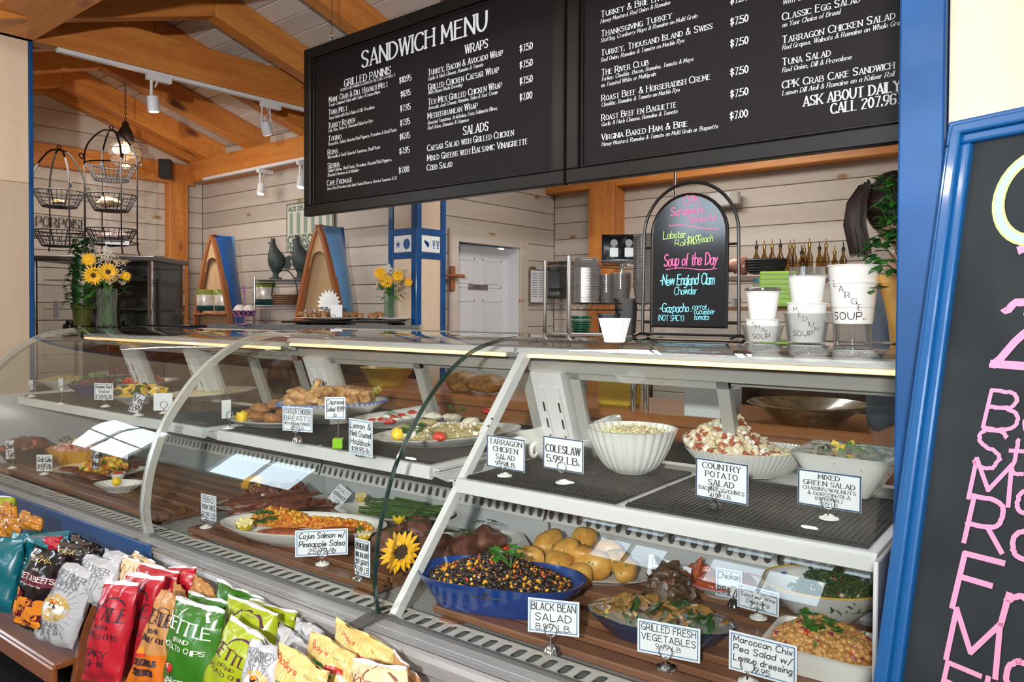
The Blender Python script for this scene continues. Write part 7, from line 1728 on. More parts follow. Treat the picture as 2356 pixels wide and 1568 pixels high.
# ---- two three-tier wire basket stands
IRN = mat('basket_iron', (.018, .015, .014), .45, .3)
def basket_stand(label, pc, tiers, top_y, foot_y, D, w, full=()):
    z0 = atd(pc, foot_y, D).z; p = atd(pc, foot_y, D); t = thing('basket_stand', label, 'basket stand', (p.x, p.y, z0), fy(pc)); s = pxm(D)
    Z = lambda y: (atd(pc, y, D).z - z0)
    R_ = w * s / 2; zt = Z(top_y)
    zr = Z(tiers[0]) + .02
    for k, a in enumerate((.35, .35 + PI / 2, .35 + PI, .35 + 1.5 * PI)):
        b = B(); x, y = R_ * math.cos(a), R_ * math.sin(a)
        b.tube([(x * 1.12, y * 1.12, .0), (x * 1.02, y * 1.02, .05), (x, y, .09), (x, y, zr + .02)], .0055, 6)
        hh = zt - zr - .03; pts = [(x, y, zr + .02)]
        for j in range(1, 13): u = j / 12; pts.append((x * (1 - u) ** .55 * (1 + .06 * math.sin(u * 6)), y * (1 - u) ** .55 * (1 + .06 * math.sin(u * 6)), zr + .02 + hh * (1 - (1 - u) ** 1.5)))
        b.tube(pts, .0065, 6)
        cx, cy = x * 1.0, y * 1.0
        b.tube([(cx * (1 + .20 * (1 - u)) + .0, cy * (1 + .20 * (1 - u)), 0) for u in ()] or [(cx + (x / R_) * (.026 - .022 * math.cos(q)) * (1 - q / 9), cy + (y / R_) * (.026 - .022 * math.cos(q)) * (1 - q / 9), zr + .01 + .026 * math.sin(q) * (1 - q / 9)) for q in [.5 * j for j in range(13)]], .005, 6)
        b.obj('upright', IRN, t)
    b = B(); b.tube([(.012 * math.cos(a), 0, zt + .010 + .012 * math.sin(a)) for a in [2 * PI * k / 14 for k in range(14)]], .004, 6, closed=True); b.obj('top_ring', IRN, t)
    b = B(); b.tube([(R_ * 1.0 * math.cos(a), R_ * math.sin(a), .085) for a in [2 * PI * k / 32 for k in range(32)]], .004, 6, closed=True)
    b.tube([(-R_, 0, .085), (0, 0, .06), (R_, 0, .085)], .004, 6); b.tube([(0, -R_, .085), (0, 0, .06), (0, R_, .085)], .004, 6); b.obj('foot_ring', IRN, t)
    for ty in tiers:
        z = Z(ty); bb = thing('basket', None, None, (0, 0, 0)); bb.parent = t; bb.location = (0, 0, 0)
        b = B(); r1, r0, h = R_ * .93, R_ * .62, .105
        for (r, zz, th) in ((r1, z, .005), (r1 * .93, z - .028, .002), (r1 * .85, z - .052, .002), (r1 * .76, z - .078, .002), (r0, z - h, .004)): b.tube([(r * math.cos(a), r * math.sin(a), zz) for a in [2 * PI * k / 32 for k in range(32)]], th, 5, closed=True)
        for k in range(30): a = 2 * PI * k / 30; b.tube([(r1 * math.cos(a), r1 * math.sin(a), z), (r0 * math.cos(a), r0 * math.sin(a), z - h)], .0016 if k % 3 else .0035, 4)
        for k in range(-6, 7):
            y = r0 * k / 7; x = math.sqrt(max(0, r0 * r0 - y * y)); b.cyl((-x, y, z - h), (x, y, z - h), .0014, 4); b.cyl((y, -x, z - h), (y, x, z - h), .0014, 4)
        o = b.obj('wire_basket', IRN, t); bpy.data.objects.remove(bb)
    return t, Z, p, z0, R_
st1 = basket_stand('left black wire three-tier basket stand on the pastry cooler', 137, (442, 532), 342, 575, 5.45, 112)
st2 = basket_stand('right black wire three-tier basket stand in front of the hanging lamp', 257, (380, 450, 528), 298, 587, 5.30, 114)
FOIL = mat('gold_cellophane', (.70, .42, .14), .18, .3, coat=.8, bump=1.0, bscale=60, color2=(.85, .70, .50), vscale=30)
q = atd(250, 455, 5.30); b = B(); b.blob((0, 0, 0), (.17, .14, .075), 3, .12, 18, 10); o = b.obj('cellophane_parcel', FOIL, None); o.location = q + Vector((0, 0, -.03)); tag(o, 'gold cellophane wrapped parcel in the middle basket of the right stand', 'parcel')
q = atd(262, 532, 5.30); b = B(); b.blob((0, 0, 0), (.20, .16, .07), 6, .14, 18, 10); o = b.obj('wrapped_sweets', mat('dark_wrapped_sweets', (.20, .07, .06), .3, coat=.6, color2=(.5, .45, .42), vscale=60, bump=.8), None); o.location = q + Vector((0, 0, -.03)); tag(o, 'dark wrapped sweets heaped in the lowest basket of the right stand', 'sweets')
q = atd(270, 558, 5.18); b = B(); b.box((0, 0, 0), (.145, .003, .028)); o = b.obj('shelf_label', CARDW, None, smooth=False); o.location = q; o.rotation_euler = (0, 0, fy(270)); tag(o, 'narrow white label clipped under the lowest basket', 'label')
q = atd(137, 445, 5.45); b = B(); b.blob((0, 0, 0), (.13, .10, .05), 9, .1, 14, 8); o = b.obj('small_parcel', FOIL, None); o.location = q + Vector((0, 0, -.065)); tag(o, 'small tan parcel in the upper basket of the left stand', 'parcel')

# ---- hanging lamp, track lights, speaker
q = atd(289, 352, 5.75); t = thing('pendant_lamp', 'round bubble glass pendant lamp hanging on a chain', 'lamp', q, fy(289)); s = pxm(5.75)
BRZ = mat('dark_bronze', (.07, .05, .04), .4, .7)
b = B(); b.lathe([(.105 * math.sin(a), -.108 * math.cos(a)) for a in [PI * k / 14 for k in range(12)]], 28, close=False); b.obj('globe', glass('lamp_glass', (1.0, .90, .72), 1.45, gain=1.5, haze=.03), t)
b = B(); b.lathe([(.050, .075), (.060, .085), (.058, .13), (.046, .165), (.026, .20), (.022, .225), (.006, .240)], 24); b.obj('cap', BRZ, t)
b = B(); b.blob((0, 0, .035), (.055, .055, .085), 1, 0, 14, 9); b.obj('bulb', mat('lamp_bulb', (1, .8, .5), .5, emit=(1.0, .62, .28), estr=14), t)
b = B()
for z in (-.03, .03): r = .107 * math.sqrt(max(.1, 1 - (z / .11) ** 2)) + .004; b.tube([(r * math.cos(a), r * math.sin(a), z) for a in [2 * PI * k / 28 for k in range(28)]], .0028, 5, closed=True)
for k in range(4): a0_ = k * PI / 2; b.tube([(.111 * math.cos(a) * math.cos(a0_), .111 * math.cos(a) * math.sin(a0_), .112 * math.sin(a)) for a in [-PI / 2 + 2.5 * j / 12 for j in range(13)]], .0028, 5)
b.obj('cage', BRZ, t)
zc = (3.17 - q.z); b = B(); k = 0; z = .235
while z < zc - .02:
    if k % 2: b.tube([(.007 * math.cos(a), 0, z + .014 * math.sin(a)) for a in [2 * PI * j / 8 for j in range(8)]], .002, 4, closed=True)
    else: b.tube([(0, .007 * math.cos(a), z + .014 * math.sin(a)) for a in [2 * PI * j / 8 for j in range(8)]], .002, 4, closed=True)
    z += .021; k += 1
b.obj('chain', BRZ, t)['kind'] = 'stuff'
TRW = mat('track_white', (.78, .78, .80), .4)
lamp('pendant_glow', 'POINT', q + Vector((0, 0, -.13)), 3.5, (1, .66, .36), .06)
def head(par, lp, direction, sc=1.0, bracket=False):
    """one adjustable can under an adapter box"""
    b = B(); b.box(lp + Vector((0, .035, -.016)), (.036 * sc, .15 * sc, .034 * sc), bev=.003); a = b.obj('adapter', TRW, par, smooth=False)
    d = Vector(direction).normalized(); c = lp + Vector((0, 0, -.17 * sc))
    b = B()
    if bracket:
        for sg in (-1, 1): b.tube([lp + Vector((0, sg * .03, -.03)), lp + Vector((0, sg * .034, -.10)), c + Vector((0, sg * .034, 0))], .0045, 6)
        b.tube([lp + Vector((0, 0, -.03)), lp + Vector((.01, .018, -.07)), lp + Vector((0, -.012, -.10)), c], .004, 6)
    else: b.tube([lp + Vector((0, -.01, -.03)), c + Vector((0, -.01, .03))], .009, 8); b.tube([lp + Vector((0, .03, -.03)), lp + Vector((0, .012, -.07))], .005, 6)
    b.obj('arm', TRW, par)
    b = B(); b.tube([c - d * .045 * sc, c - d * .04 * sc, c + d * .05 * sc], [.026 * sc, .034 * sc, .034 * sc], 20); b.obj('lamp_can', TRW, par)
    b = B(); b.cyl(c + d * .0505 * sc, c + d * .052 * sc, .028 * sc, 20); b.obj('lens', mat('lit_lens', (1, .9, .8), .4, emit=(1, .82, .62), estr=3.0), par)
e0 = room(atrx(134, 122, -4.62)); e1 = room(atrx(704, 260, -4.62))
t = rthing('track_light', 'white ceiling track with two spot heads under the long pine beam', 'track light', -4.64, (e0.y + e1.y) / 2, 2.85); L = e1.y - e0.y + .3
b = B(); b.box((0, .15, 0), (.036, L, .024), bev=.002); b.obj('rail', TRW, t, smooth=False)
for px, py, dr, br_ in ((352, 185, (.0, .10, -1), False), (612, 245, (-.15, .45, -1), True)):
    e = room(atrx(px, py, -4.64)); head(t, Vector((0, e.y - (e0.y + e1.y) / 2, -.012)), dr, 1.0, br_)
e0 = room(atry(470, 411, 3.60)); e1 = room(atry(704, 366, 3.60))
t = rthing('track_light', 'second white track with small spot heads on the rear wall plate', 'track light', e0.x, 3.60, (e0.z + e1.z) / 2); L = e1.x - e0.x + .5
b = B(); b.box((L / 2, 0, 0), (L, .036, .024), bev=.002); b.obj('rail', TRW, t, smooth=False)
for px, py in ((601, 395), (693, 380)):
    e = room(atry(px, py, 3.60)); head(t, Vector((e.x - e0.x, 0, -.012)), (.15, -.25, -1), .95)
e = atd(381, 389, 6.75); t = thing('speaker', 'small black speaker mounted above the corner post', 'speaker', e, fy(381) - .2); b = B(); b.box((0, 0, 0), (.105, .10, .165), bev=.008); b.obj('cabinet', BLACK, t, smooth=False); b = B(); b.box((0, -.052, 0), (.09, .004, .15)); b.obj('grille', mat('speaker_grille', (.02, .02, .02), .9), t, smooth=False)
b = B(); b.cyl((0, .05, 0), (-.1, .42, 0), .012, 8); b.obj('bracket', BLACK, t)

# ---- things on the middle wall: peg, clipboard, brush, dispenser
e = room(atrx(1040, 640, -4.12)); t = rthing('wooden_bracket', 'wooden cross shaped bracket peg beside the white door', 'bracket', -4.12, e.y, e.z)
b = B(); b.box((.006, 0, 0), (.014, .05, .19), bev=.003); b.box((.03, -.02, .02), (.04, .20, .022), bev=.004); b.cyl((.03, .06, .02), (.03, .10, .02), .015, 10); b.obj('bracket', DKWOOD, t, smooth=False)
e = room(atrx(1236, 656, -4.13)); t = rthing('clipboard', 'clipboard with a typed list hanging on the plank wall', 'clipboard', -4.125, e.y, e.z)
b = B(); b.box((.004, 0, 0), (.004, .235, .32), bev=.001); b.obj('board', mat('brown_board', (.20, .10, .05), .5), t, smooth=False)
b = B(); b.box((.0075, 0, -.01), (.002, .215, .28)); b.obj('paper', CARDW, t, smooth=False)
b = B(); [b.quad((.009, -.09 + (k % 2) * .1, .10 - (k // 2) * .02), (.009, -.02 + (k % 2) * .1, .10 - (k // 2) * .02), (.009, -.02 + (k % 2) * .1, .104 - (k // 2) * .02), (.009, -.09 + (k % 2) * .1, .104 - (k // 2) * .02)) for k in range(22)]; b.obj('typed_lines', INK, t, smooth=False)['kind'] = 'stuff'
b = B(); b.box((.010, 0, .15), (.012, .10, .03), bev=.003); b.obj('clip', CHROME, t, smooth=False)
e = room(atrx(1257, 640, -4.13)); t = rthing('dish_brush', 'blue handled brush hanging beside the clipboard', 'brush', -4.12, e.y, e.z)
b = B(); b.tube([(0, 0, .08), (.005, 0, .02), (.006, .01, -.03)], [.012, .016, .012], 10); b.obj('handle', mat('brush_blue', (.01, .08, .45), .4), t); b = B(); b.tube([(.006, .01, -.03), (.006, .02, -.10), (.006, .03, -.17)], .005, 6); b.obj('cord', PAPER, t)
e = room(atry(1300, 644, 5.60)); t = rthing('towel_dispenser', 'black paper towel dispenser on the rear plank wall', 'dispenser', e.x, 5.60, e.z)
b = B(); b.box((0, -.06, 0), (.26, .14, .32), bev=.02); b.obj('housing', mat('dispenser_black', (.02, .022, .022), .25, coat=.4), t, smooth=False); b = B(); b.box((0, -.132, -.09), (.16, .004, .03)); b.obj('slot', GASK, t, smooth=False)

# ---- chrome kitchen rack with take-out tubs, coffee bags and plates
DR = 4.0; q0, q1 = atd(1309, 697, DR), atd(1500, 697, DR + .12); L = math.hypot((q1 - q0).x, (q1 - q0).y)
rk = thing('kitchen_rack', 'chrome wire kitchen rack loaded with plastic tubs behind the glass top', 'rack', (q0.x, q0.y, 0), yaw((q1 - q0).x, (q1 - q0).y)); MR = Matrix.Translation(rk.location) @ Matrix.Rotation(rk.rotation_euler.z, 4, 'Z')
zt_r = atd(1309, 590, DR).z; zsh = q0.z
for x in (0, L):
    for y in (0, .42):
        b = B(); b.cyl((x, y, 0), (x, y, zt_r if x == 0 else zt_r + .12), .0125, 12)
        for k in range(24): b.cyl((x, y, .1 + k * .07), (x, y, .103 + k * .07), .0135, 12)
        b.obj('post', CHROME, rk)
zbin = atd(1336, 765, DR + .08).z - .012
for z in (zsh, zbin, .80, .35):
    b = B()
    for y in (0, .42): b.cyl((0, y, z), (L, y, z), .0035, 6); b.cyl((0, y, z - .034), (L, y, z - .034), .0035, 6)
    n = 14
    for k in range(n): x0 = L * k / n; x1 = L * (k + .5) / n; x2 = L * (k + 1) / n; b.tube([(x0, 0, z), (x1, 0, z - .034), (x2, 0, z)], .0022, 5)
    for k in range(30): x = L * (k + .5) / 30; b.cyl((x, 0, z + .002), (x, .42, z + .002), .002, 4)
    b.obj('wire_shelf', CHROME, rk)
zcof = atd(1440, 606, DR + .24).z - .004; b = B(); b.box((L / 2, .30, zcof - .004), (L, .24, .004))
for y in (.19, .42): b.cyl((0, y, zcof - .004), (L, y, zcof - .004), .0045, 6)
b.obj('upper_shelf', CHROME, rk, smooth=False)
TUBP = mat('tub_plastic', (.34, .31, .29), .18, coat=.6, trans=.45)
def tub_stack(label, px, D, z, r, n, pitch, inv=False, h=.07, square=False):
    p = atd(px, 690, D); t = thing('tub_stack', label, 'tub stack', (p.x, p.y, z), fy(px)); 
    for k in range(n):
        b = B(); pf = [(r * .82, 0), (r * .97, h * .9), (r * 1.03, h * .92), (r * 1.03, h), (r * .97, h)] if not inv else [(r * 1.03, 0), (r * 1.03, h * .1), (r * .97, h * .12), (r * .80, h * .95), (r * .70, h)]
        b.lathe(pf, 24, mod=sup(5) if square else None, close=False); o = b.obj('tub', TUBP, t); o.location = (0, 0, k * pitch)
    return t
tub_stack('tall nest of square clear tubs at the left post of the kitchen rack', 1348, DR + .16, zsh + .006, .076, 22, .0085, inv=True, h=.06, square=True)
tub_stack('short nest of clear tubs between the square tubs and coffee bags', 1395, DR + .18, zsh + .006, .05, 12, .0085, h=.06)
tub_stack('nest of wide clear cups in the middle of the rack', 1428, DR + .14, zsh + .006, .055, 9, .010, h=.08)
tub_stack('tallest nest of clear tubs behind the specials board', 1483, DR + .05, zsh + .006, .060, 30, .0095, h=.08)
b = B(); b.lathe([(.001, .0), (.06, 0), (.105, .012), (.10, .015), (.001, .006)], 32, close=False); p = atd(1422, 690, DR + .20); o = b.obj('blue_plate', mat('pale_blue_china', (.25, .38, .52), .2, coat=.4), None); o.location = (p.x, p.y, atd(1422, 606, DR + .2).z); tag(o, 'pale blue rimmed plate lying on top of the short tubs', 'plate')
COFB = mat('glossy_black_bag', (.008, .008, .009), .22, coat=.6); 
for k, (px, w_) in enumerate(((1412, .135), (1446, .13), (1478, .12))):
    p = atd(px, 690, DR + .24); zb = atd(px, 606, DR + .24).z; t = pouch('coffee_bag', ['left glossy black coffee bag with a pale label above the tubs', 'middle glossy black coffee bag with a pale label above the tubs', 'right glossy black coffee bag half hidden by the specials board'][k], (p.x, p.y, zb), w_, .16, fy(px), COFB, COFB, None, 'coffee bags on the kitchen rack')
    b = B(); b.box((0, -.024, .060), (.045, .003, .048)); b.lathe([(.001, 0)], 3) if 0 else None; b.obj('label', CARDW, t, smooth=False)
    b = B(); b.M = Matrix.Translation((0, -.0225, .112)) @ Matrix.Rotation(PI / 2, 4, 'X'); b.lathe([(.001, .002), (.020, .002), (.020, 0)], 18, close=False); b.obj('badge', mat('badge_grey', (.25, .25, .26), .4), t)
GREENP = mat('jade_plate', (.04, .26, .14), .2, coat=.5)
zb = atd(1336, 765, DR + .08).z
p = atd(1336, 760, DR + .10); b = B(); b.box((0, 0, 0), (.30, .22, .012)); o = b.obj('rack_tray', STEEL_D, None, smooth=False); o.location = (p.x, p.y, zb - .004); o.rotation_euler = (0, 0, fy(1336)); tag(o, 'grey tray under the green plates on the kitchen rack', 'tray')
for k in range(9):
    b = B(); r = .062 - .0006 * (8 - k); b.lathe([(.001, .0), (r * .6, .0), (r, .007), (r, .010), (r * .6, .004), (.001, .004)], 28, close=False); o = b.obj('plate', GREENP if k != 6 else CER, None); o.location = (p.x, p.y, zb + .003 + k * .0095)
    tag(o, ['jade green side plate in the stack on the kitchen rack', 'white side plate among the jade green stack'][k == 6], 'plate', 'green plate stack on the rack')
for k, (px, y0, y1, w_) in enumerate(((1440, 688, 752, 54), (1400, 722, 768, 50))):
    p = atd(px, y1, DR + .12 - .02 * k); p.z = zbin + .004; s = pxm(DR); t = thing('black_bin', ['upper black plastic bin stacked beside the specials board', 'lower black plastic bin right of the green plates'][k], 'bin', (p.x, p.y, p.z), fy(px))
    h = atd(px, y0, DR + .1).z - zbin; w2 = w_ * s / 2; b = B(); b.lathe([(w2 * .85, 0), (w2, h), (w2 * 1.08, h), (w2 * 1.08, h - .012), (w2 * .97, h - .012), (w2 * .80, .01), (.001, .01)], 28, sy=.8, mod=sup(6), close=False); b.obj('body', BLACK, t)
# ---- rear work shelf on the right with bottles, baskets and crate
zsf = atd(1800, 632, 4.6).z; q0, q1 = atd(1660, 632, 4.8), atd(2110, 632, 4.2); L = math.hypot((q1 - q0).x, (q1 - q0).y)
t = thing('work_shelf', 'grey shelf across the kitchen behind the soup cups', 'shelf', (q0.x, q0.y, 0), yaw((q1 - q0).x, (q1 - q0).y)); MS = Matrix.Translation(t.location) @ Matrix.Rotation(t.rotation_euler.z, 4, 'Z')
b = B(); b.box((L / 2, .15, zsf - .015), (L, .32, .030), bev=.003); b.obj('board', mat('shelf_taupe', (.30, .24, .21), .4), t, smooth=False)
b = B(); b.box((L / 2, .18, atd(1700, 705, 4.6).z - .012), (L, .50, .024)); b.obj('worktop', mat('worktop_wood', (.38, .22, .12), .5), t, smooth=False)
for x in (.25, L * .62, L - .05): b = B(); b.cyl((x, .04, 0), (x, .04, zsf - .02), .012, 10); b.obj('post', CHROME, t)
rnd = random.Random(5)
GB = glass('bottle_glass', (.55, .42, .22), 1.5, gain=1.5); BRASS = mat('brass_pourer', (.45, .30, .10), .3, .9)
cols = [1740, 1758, 1776, 1795, 1817, 1826, 1844, 1850, 1862, 1885, 1900, 1920, 1940]
for k, px in enumerate(cols):
    p = atd(px, 620, 4.62 + .06 * (k % 2)); t = thing('oil_bottle', 'slim oil bottle with a pouring spout on the grey work shelf', 'bottle', (p.x, p.y, zsf), 0, 'oil bottles on the work shelf'); h = .13 + .05 * rnd.random()
    b = B(); b.lathe([(.001, 0), (.020, 0), (.022, .01), (.022, h * .6), (.009, h * .8), (.009, h)], 16, close=False); b.obj('glass', GB, t)
    b = B(); b.lathe([(.010, h - .005), (.011, h + .012), (.004, h + .018), (.003, h + .045), (.001, h + .047)], 12, close=False); b.obj('pourer', BRASS if k % 3 else BLACK, t)
p = atd(1763, 620, 4.45); t = thing('black_basket', 'oval black basket in front of the oil bottles', 'basket', (p.x, p.y, zsf), fy(1763)); b = B(); b.lathe([(.001, 0), (.095, 0), (.112, .085), (.105, .085), (.09, .008), (.001, .008)], 32, sy=.6, close=False)
for z in (.015, .03, .045, .06, .075): r = .095 + .017 * z / .085; b.tube([(r * 1.03 * math.cos(a), r * .63 * math.sin(a), z) for a in [2 * PI * k / 30 for k in range(30)]], .007, 6, closed=True)
b.obj('weave', mat('black_weave', (.012, .012, .012), .5), t)
for k, (px, c) in enumerate(((1690, (.55, .28, .20)), (1708, (.5, .22, .17)))):
    p = atd(px, 620, 4.55); b = B(); b.blob((0, 0, .05), (.09, .08, .10), k, .1, 14, 9); o = b.obj('food_bag', mat('pinkish_food_bag%d' % k, c, .35, coat=.3, vary=.3), None); o.location = (p.x, p.y, zsf); tag(o, ['pinkish clear bag of food on the shelf just right of the specials board', 'reddish bag of food left of the oval black basket'][k], 'bag')
p = atd(1790, 700, 4.35); zwt = atd(1700, 705, 4.6).z; t = thing('green_crate', 'lime green ribbed crate behind the small soup cup', 'crate', (p.x, p.y, zwt), fy(1790)); LIME = mat('lime_plastic', (.32, .60, .02), .4)
b = B(); b.box((0, .08, .10), (.20, .16, .20), bev=.006); b.obj('body', LIME, t, smooth=False); b = B(); [b.box((0, -.004, .02 + .028 * k), (.19, .010, .012), bev=.002) for k in range(7)]; b.obj('ribs', LIME, t, smooth=False)['kind'] = 'stuff'
p = atd(1694, 690, 4.62); t = thing('paper_cup', 'small white cup with a blue mark on the worktop', 'cup', (p.x, p.y, zwt), fy(1694)); b = B(); b.lathe([(.001, 0), (.024, 0), (.031, .05), (.029, .05), (.022, .004), (.001, .004)], 24, close=False); b.obj('body', PAPER, t)
p = atd(1748, 655, 4.5); t = thing('teal_jar', 'pale teal lidded jar above the small soup cups', 'jar', (p.x, p.y, zwt), 0); b = B(); b.lathe([(.001, 0), (.035, 0), (.038, .12), (.034, .14), (.001, .14)], 24, close=False); b.obj('body', CLRF, t); b = B(); b.cyl((0, 0, .14), (0, 0, .165), .038, 24); b.obj('lid', mat('teal_lid', (.10, .38, .42), .4), t)
e = room(atry(1690, 458, 5.60)); t = rthing('emergency_light', 'white emergency light box with two clear lamps on the rear wall', 'emergency light', e.x - .09, 5.60, e.z)
b = B(); b.box((0, -.03, 0), (.20, .06, .11), bev=.01); b.obj('box', WENA, t, smooth=False)
for sg in (-1, 1): b = B(); b.box((sg * .12, -.05, 0), (.06, .07, .10), bev=.01); b.obj('lamp_head', mat('clear_lens', (.55, .52, .48), .15, coat=.6), t, smooth=False)
p = atd(1553, 420, 4.6); t = thing('support_rod', 'thin steel rod hanging behind the menu board', 'rod', (p.x, p.y, 1.95)); b = B(); b.cyl((0, 0, -.25), (0, 0, .96), .008, 10); b.obj('rod', CHROME, t)

# ---- prep counter seen through the rear doors of the cases
t = thing('prep_counter', 'wooden prep counter with turned brackets behind the display cases', 'counter', (-1.2, 2.95, 0)); YC = 2.80
CT = wood('counter_wood', (.50, .20, .075), (.34, .12, .04), grain=12, kn=.03, rough=.35, coat=.3)
b = B(); b.box((-.35, .16, .985), (3.6, .55, .045), bev=.006); b.obj('worktop', CT, t, smooth=False)
b = B(); b.box((-.35, -.08, .93), (3.6, .03, .06)); b.obj('apron', CT, t, smooth=False)
b = B(); b.box((-.35, .40, .48), (3.6, .02, .95)); b.obj('back_board', BLACK, t, smooth=False)
for x in (-1.95, -1.1, -.25, .62, 1.3):
    b = B(); b.slab([(x - .03, -.09, .90), (x - .03, .12, .90), (x - .03, .10, .78), (x - .03, .05, .70), (x - .03, .08, .58), (x - .03, .10, .1), (x - .03, .04, .1), (x - .03, .02, .55), (x - .03, -.04, .68), (x - .03, -.07, .80)], (.06, 0, 0)); b.obj('bracket', PINE_Z, t, smooth=False)
b = B(); b.box((-1.35, -.05, .62), (1.05, .01, .50)); b.obj('white_panel', WENA, t, smooth=False)
b = B(); b.box((.55, -.06, .62), (.95, .01, .50)); b.obj('white_panel', WENA, t, smooth=False)
zc_ = 1.008
def onprep(px, py, y=2.95): p = aty(px, py, y); return Vector((p.x, p.y, zc_))
b = B(); b.lathe([(.001, 0), (.09, 0), (.15, .10), (.145, .10), (.085, .008), (.001, .008)], 32, close=False); o = b.obj('mixing_bowl', mat('dull_yellow', (.50, .36, .08), .35), None); o.location = onprep(890, 880, 3.0); tag(o, 'dull yellow mixing bowl on the prep counter behind the middle case', 'bowl')
b = B(); b.box((0, 0, .07), (.16, .12, .14), bev=.01); o = b.obj('yellow_box', mat('mustard_box', (.62, .42, .05), .4), None, smooth=False); o.location = onprep(1425, 880, 3.0); tag(o, 'mustard yellow box on the prep counter behind the coleslaw bowl', 'box')
b = B(); b.box((0, 0, .06), (.20, .10, .12), bev=.004); o = b.obj('white_box', CARDW, None, smooth=False); o.location = onprep(1640, 880, 2.9); tag(o, 'white carton on the prep counter behind the potato salad', 'box')
b = B(); b.lathe([(.001, 0), (.10, 0), (.18, .06), (.22, .075), (.215, .08), (.10, .01), (.001, .01)], 40, close=False); o = b.obj('wrapped_platter', mat('brown_food_tray', (.30, .20, .10), .25, coat=.7, color2=(.12, .08, .04), vscale=30), None); o.location = onprep(1860, 880, 2.95); tag(o, 'large round wrapped platter on the prep counter at the right', 'platter')
for k, px in enumerate((1120, 1060)):
    b = B(); b.blob((0, 0, .05), (.20, .14, .10), k, .08, 18, 10); o = b.obj('bread_loaf', PAST, None); o.location = onprep(px, 880, 3.0); tag(o, ['brown bread loaf on the prep counter nearer the white strut', 'brown bread loaf on the prep counter farther from the white strut'][k], 'bread')
for k, px in enumerate((1458, 1487)):
    b = B(); b.cyl((0, 0, 0), (0, 0, .10), .012, 12); b.cyl((0, 0, .10), (0, 0, .115), .016, 12); o = b.obj('shaker', CHROME, None); o.location = onprep(px, 880, 2.9); tag(o, ['left slim chrome shaker on the prep counter', 'right slim chrome shaker on the prep counter'][k], 'shaker')

# ---- the woman behind the counter, turned away
def skin_body(name, joints, bones, m, parent, sub=2):
    me = bpy.data.meshes.new(name); me.from_pydata([j[0] for j in joints], bones, []); o = bpy.data.objects.new(name, me); COL.objects.link(o); o.parent = parent
    sk = o.modifiers.new('skin', 'SKIN'); sk.use_smooth_shade = True
    for v, j in zip(me.skin_vertices[0].data, joints): v.radius = (j[1], j[2] if len(j) > 2 else j[1])
    me.skin_vertices[0].data[0].use_root = True
    s = o.modifiers.new('sub', 'SUBSURF'); s.levels = sub; s.render_levels = sub
    me.materials.append(m); return o
SKIN = mat('skin', (.66, .36, .26), .45, sss=.1); SHIRT = mat('blue_grey_shirt', (.14, .19, .27), .8, vary=.15, vscale=12); HAIR = mat('dark_brown_hair', (.026, .012, .008), .5, spec=.25, vary=.5, vscale=60, stretch=(1, 1, .15)); TROU = mat('dark_trousers', (.03, .03, .04), .8)
hd = atd(2056, 484, 2.55); w = thing('person', 'woman with a dark ponytail and blue-grey shirt turned away behind the counter', 'person', (hd.x + .02, hd.y + .06, 0), fy(2062) + math.radians(108))
zh = hd.z   # head centre
J = [((0, 0, .95), .13, .10), ((0, 0, 1.10), .12, .09), ((0, 0, 1.28), .14, .095), ((0, .0, zh - .30), .13, .085), ((0, 0, zh - .19), .055, .055), ((0, -.01, zh - .10), .05, .05),
     ((.15, 0, zh - .30), .055), ((.22, -.02, zh - .52), .045), ((.20, -.20, zh - .66), .034), ((-.15, 0, zh - .30), .055), ((-.22, -.02, zh - .52), .045), ((-.20, -.20, zh - .66), .034),
     ((.09, 0, .88), .085), ((.10, -.01, .50), .06), ((.10, .01, .10), .042), ((.10, -.12, .04), .035), ((-.09, 0, .88), .085), ((-.10, -.01, .50), .06), ((-.10, .01, .10), .042), ((-.10, -.12, .04), .035),
     ((.19, -.28, zh - .69), .026), ((-.19, -.28, zh - .69), .026)]
skin_body('body', J, [(0, 1), (1, 2), (2, 3), (3, 4), (4, 5), (3, 6), (6, 7), (7, 8), (3, 9), (9, 10), (10, 11), (0, 12), (12, 13), (13, 14), (14, 15), (0, 16), (16, 17), (17, 18), (18, 19), (8, 20), (11, 21)], SKIN, w)
for sg in (-1, 1):
    for f_ in range(5):
        a0_ = -.035 + f_ * .016; bb = [((sg * .19 + a0_ * .9, -.29, zh - .69), .010), ((sg * .19 + a0_ * 1.2, -.33, zh - .70), .0085), ((sg * .19 + a0_ * 1.2, -.355 - .006 * (f_ in (1, 2, 3)), zh - .715), .007)]
        skin_body('finger', bb, [(0, 1), (1, 2)], SKIN, w, 1)
S2 = [((0, 0, .98), .155, .125), ((0, 0, 1.12), .14, .11), ((0, 0, 1.28), .158, .115), ((0, .0, zh - .30), .15, .105), ((0, 0, zh - .235), .075, .07), ((.155, 0, zh - .295), .072), ((.215, -.01, zh - .44), .065), ((-.155, 0, zh - .295), .072), ((-.215, -.01, zh - .44), .065)]
skin_body('shirt', S2, [(0, 1), (1, 2), (2, 3), (3, 4), (3, 5), (5, 6), (3, 7), (7, 8)], SHIRT, w)
b = B(); b.blob((0, 0, zh), (.155, .195, .235), 5, .01, 22, 16); b.blob((0, -.105, zh - .02), (.030, .035, .045), 1, .02, 8, 6); b.blob((0, -.085, zh - .085), (.06, .04, .05), 2, .02, 10, 7)
for sg in (-1, 1): b.blob((sg * .078, .005, zh - .015), (.020, .040, .062), 3, .05, 10, 8)
b.obj('head', SKIN, w)
b = B(); [b.blob((sg * .032, -.090, zh + .01), (.026, .014, .014), 1, 0, 10, 6) for sg in (-1, 1)]; b.obj('eyes', mat('eye_dark', (.05, .03, .02), .2), w)['kind'] = 'stuff'
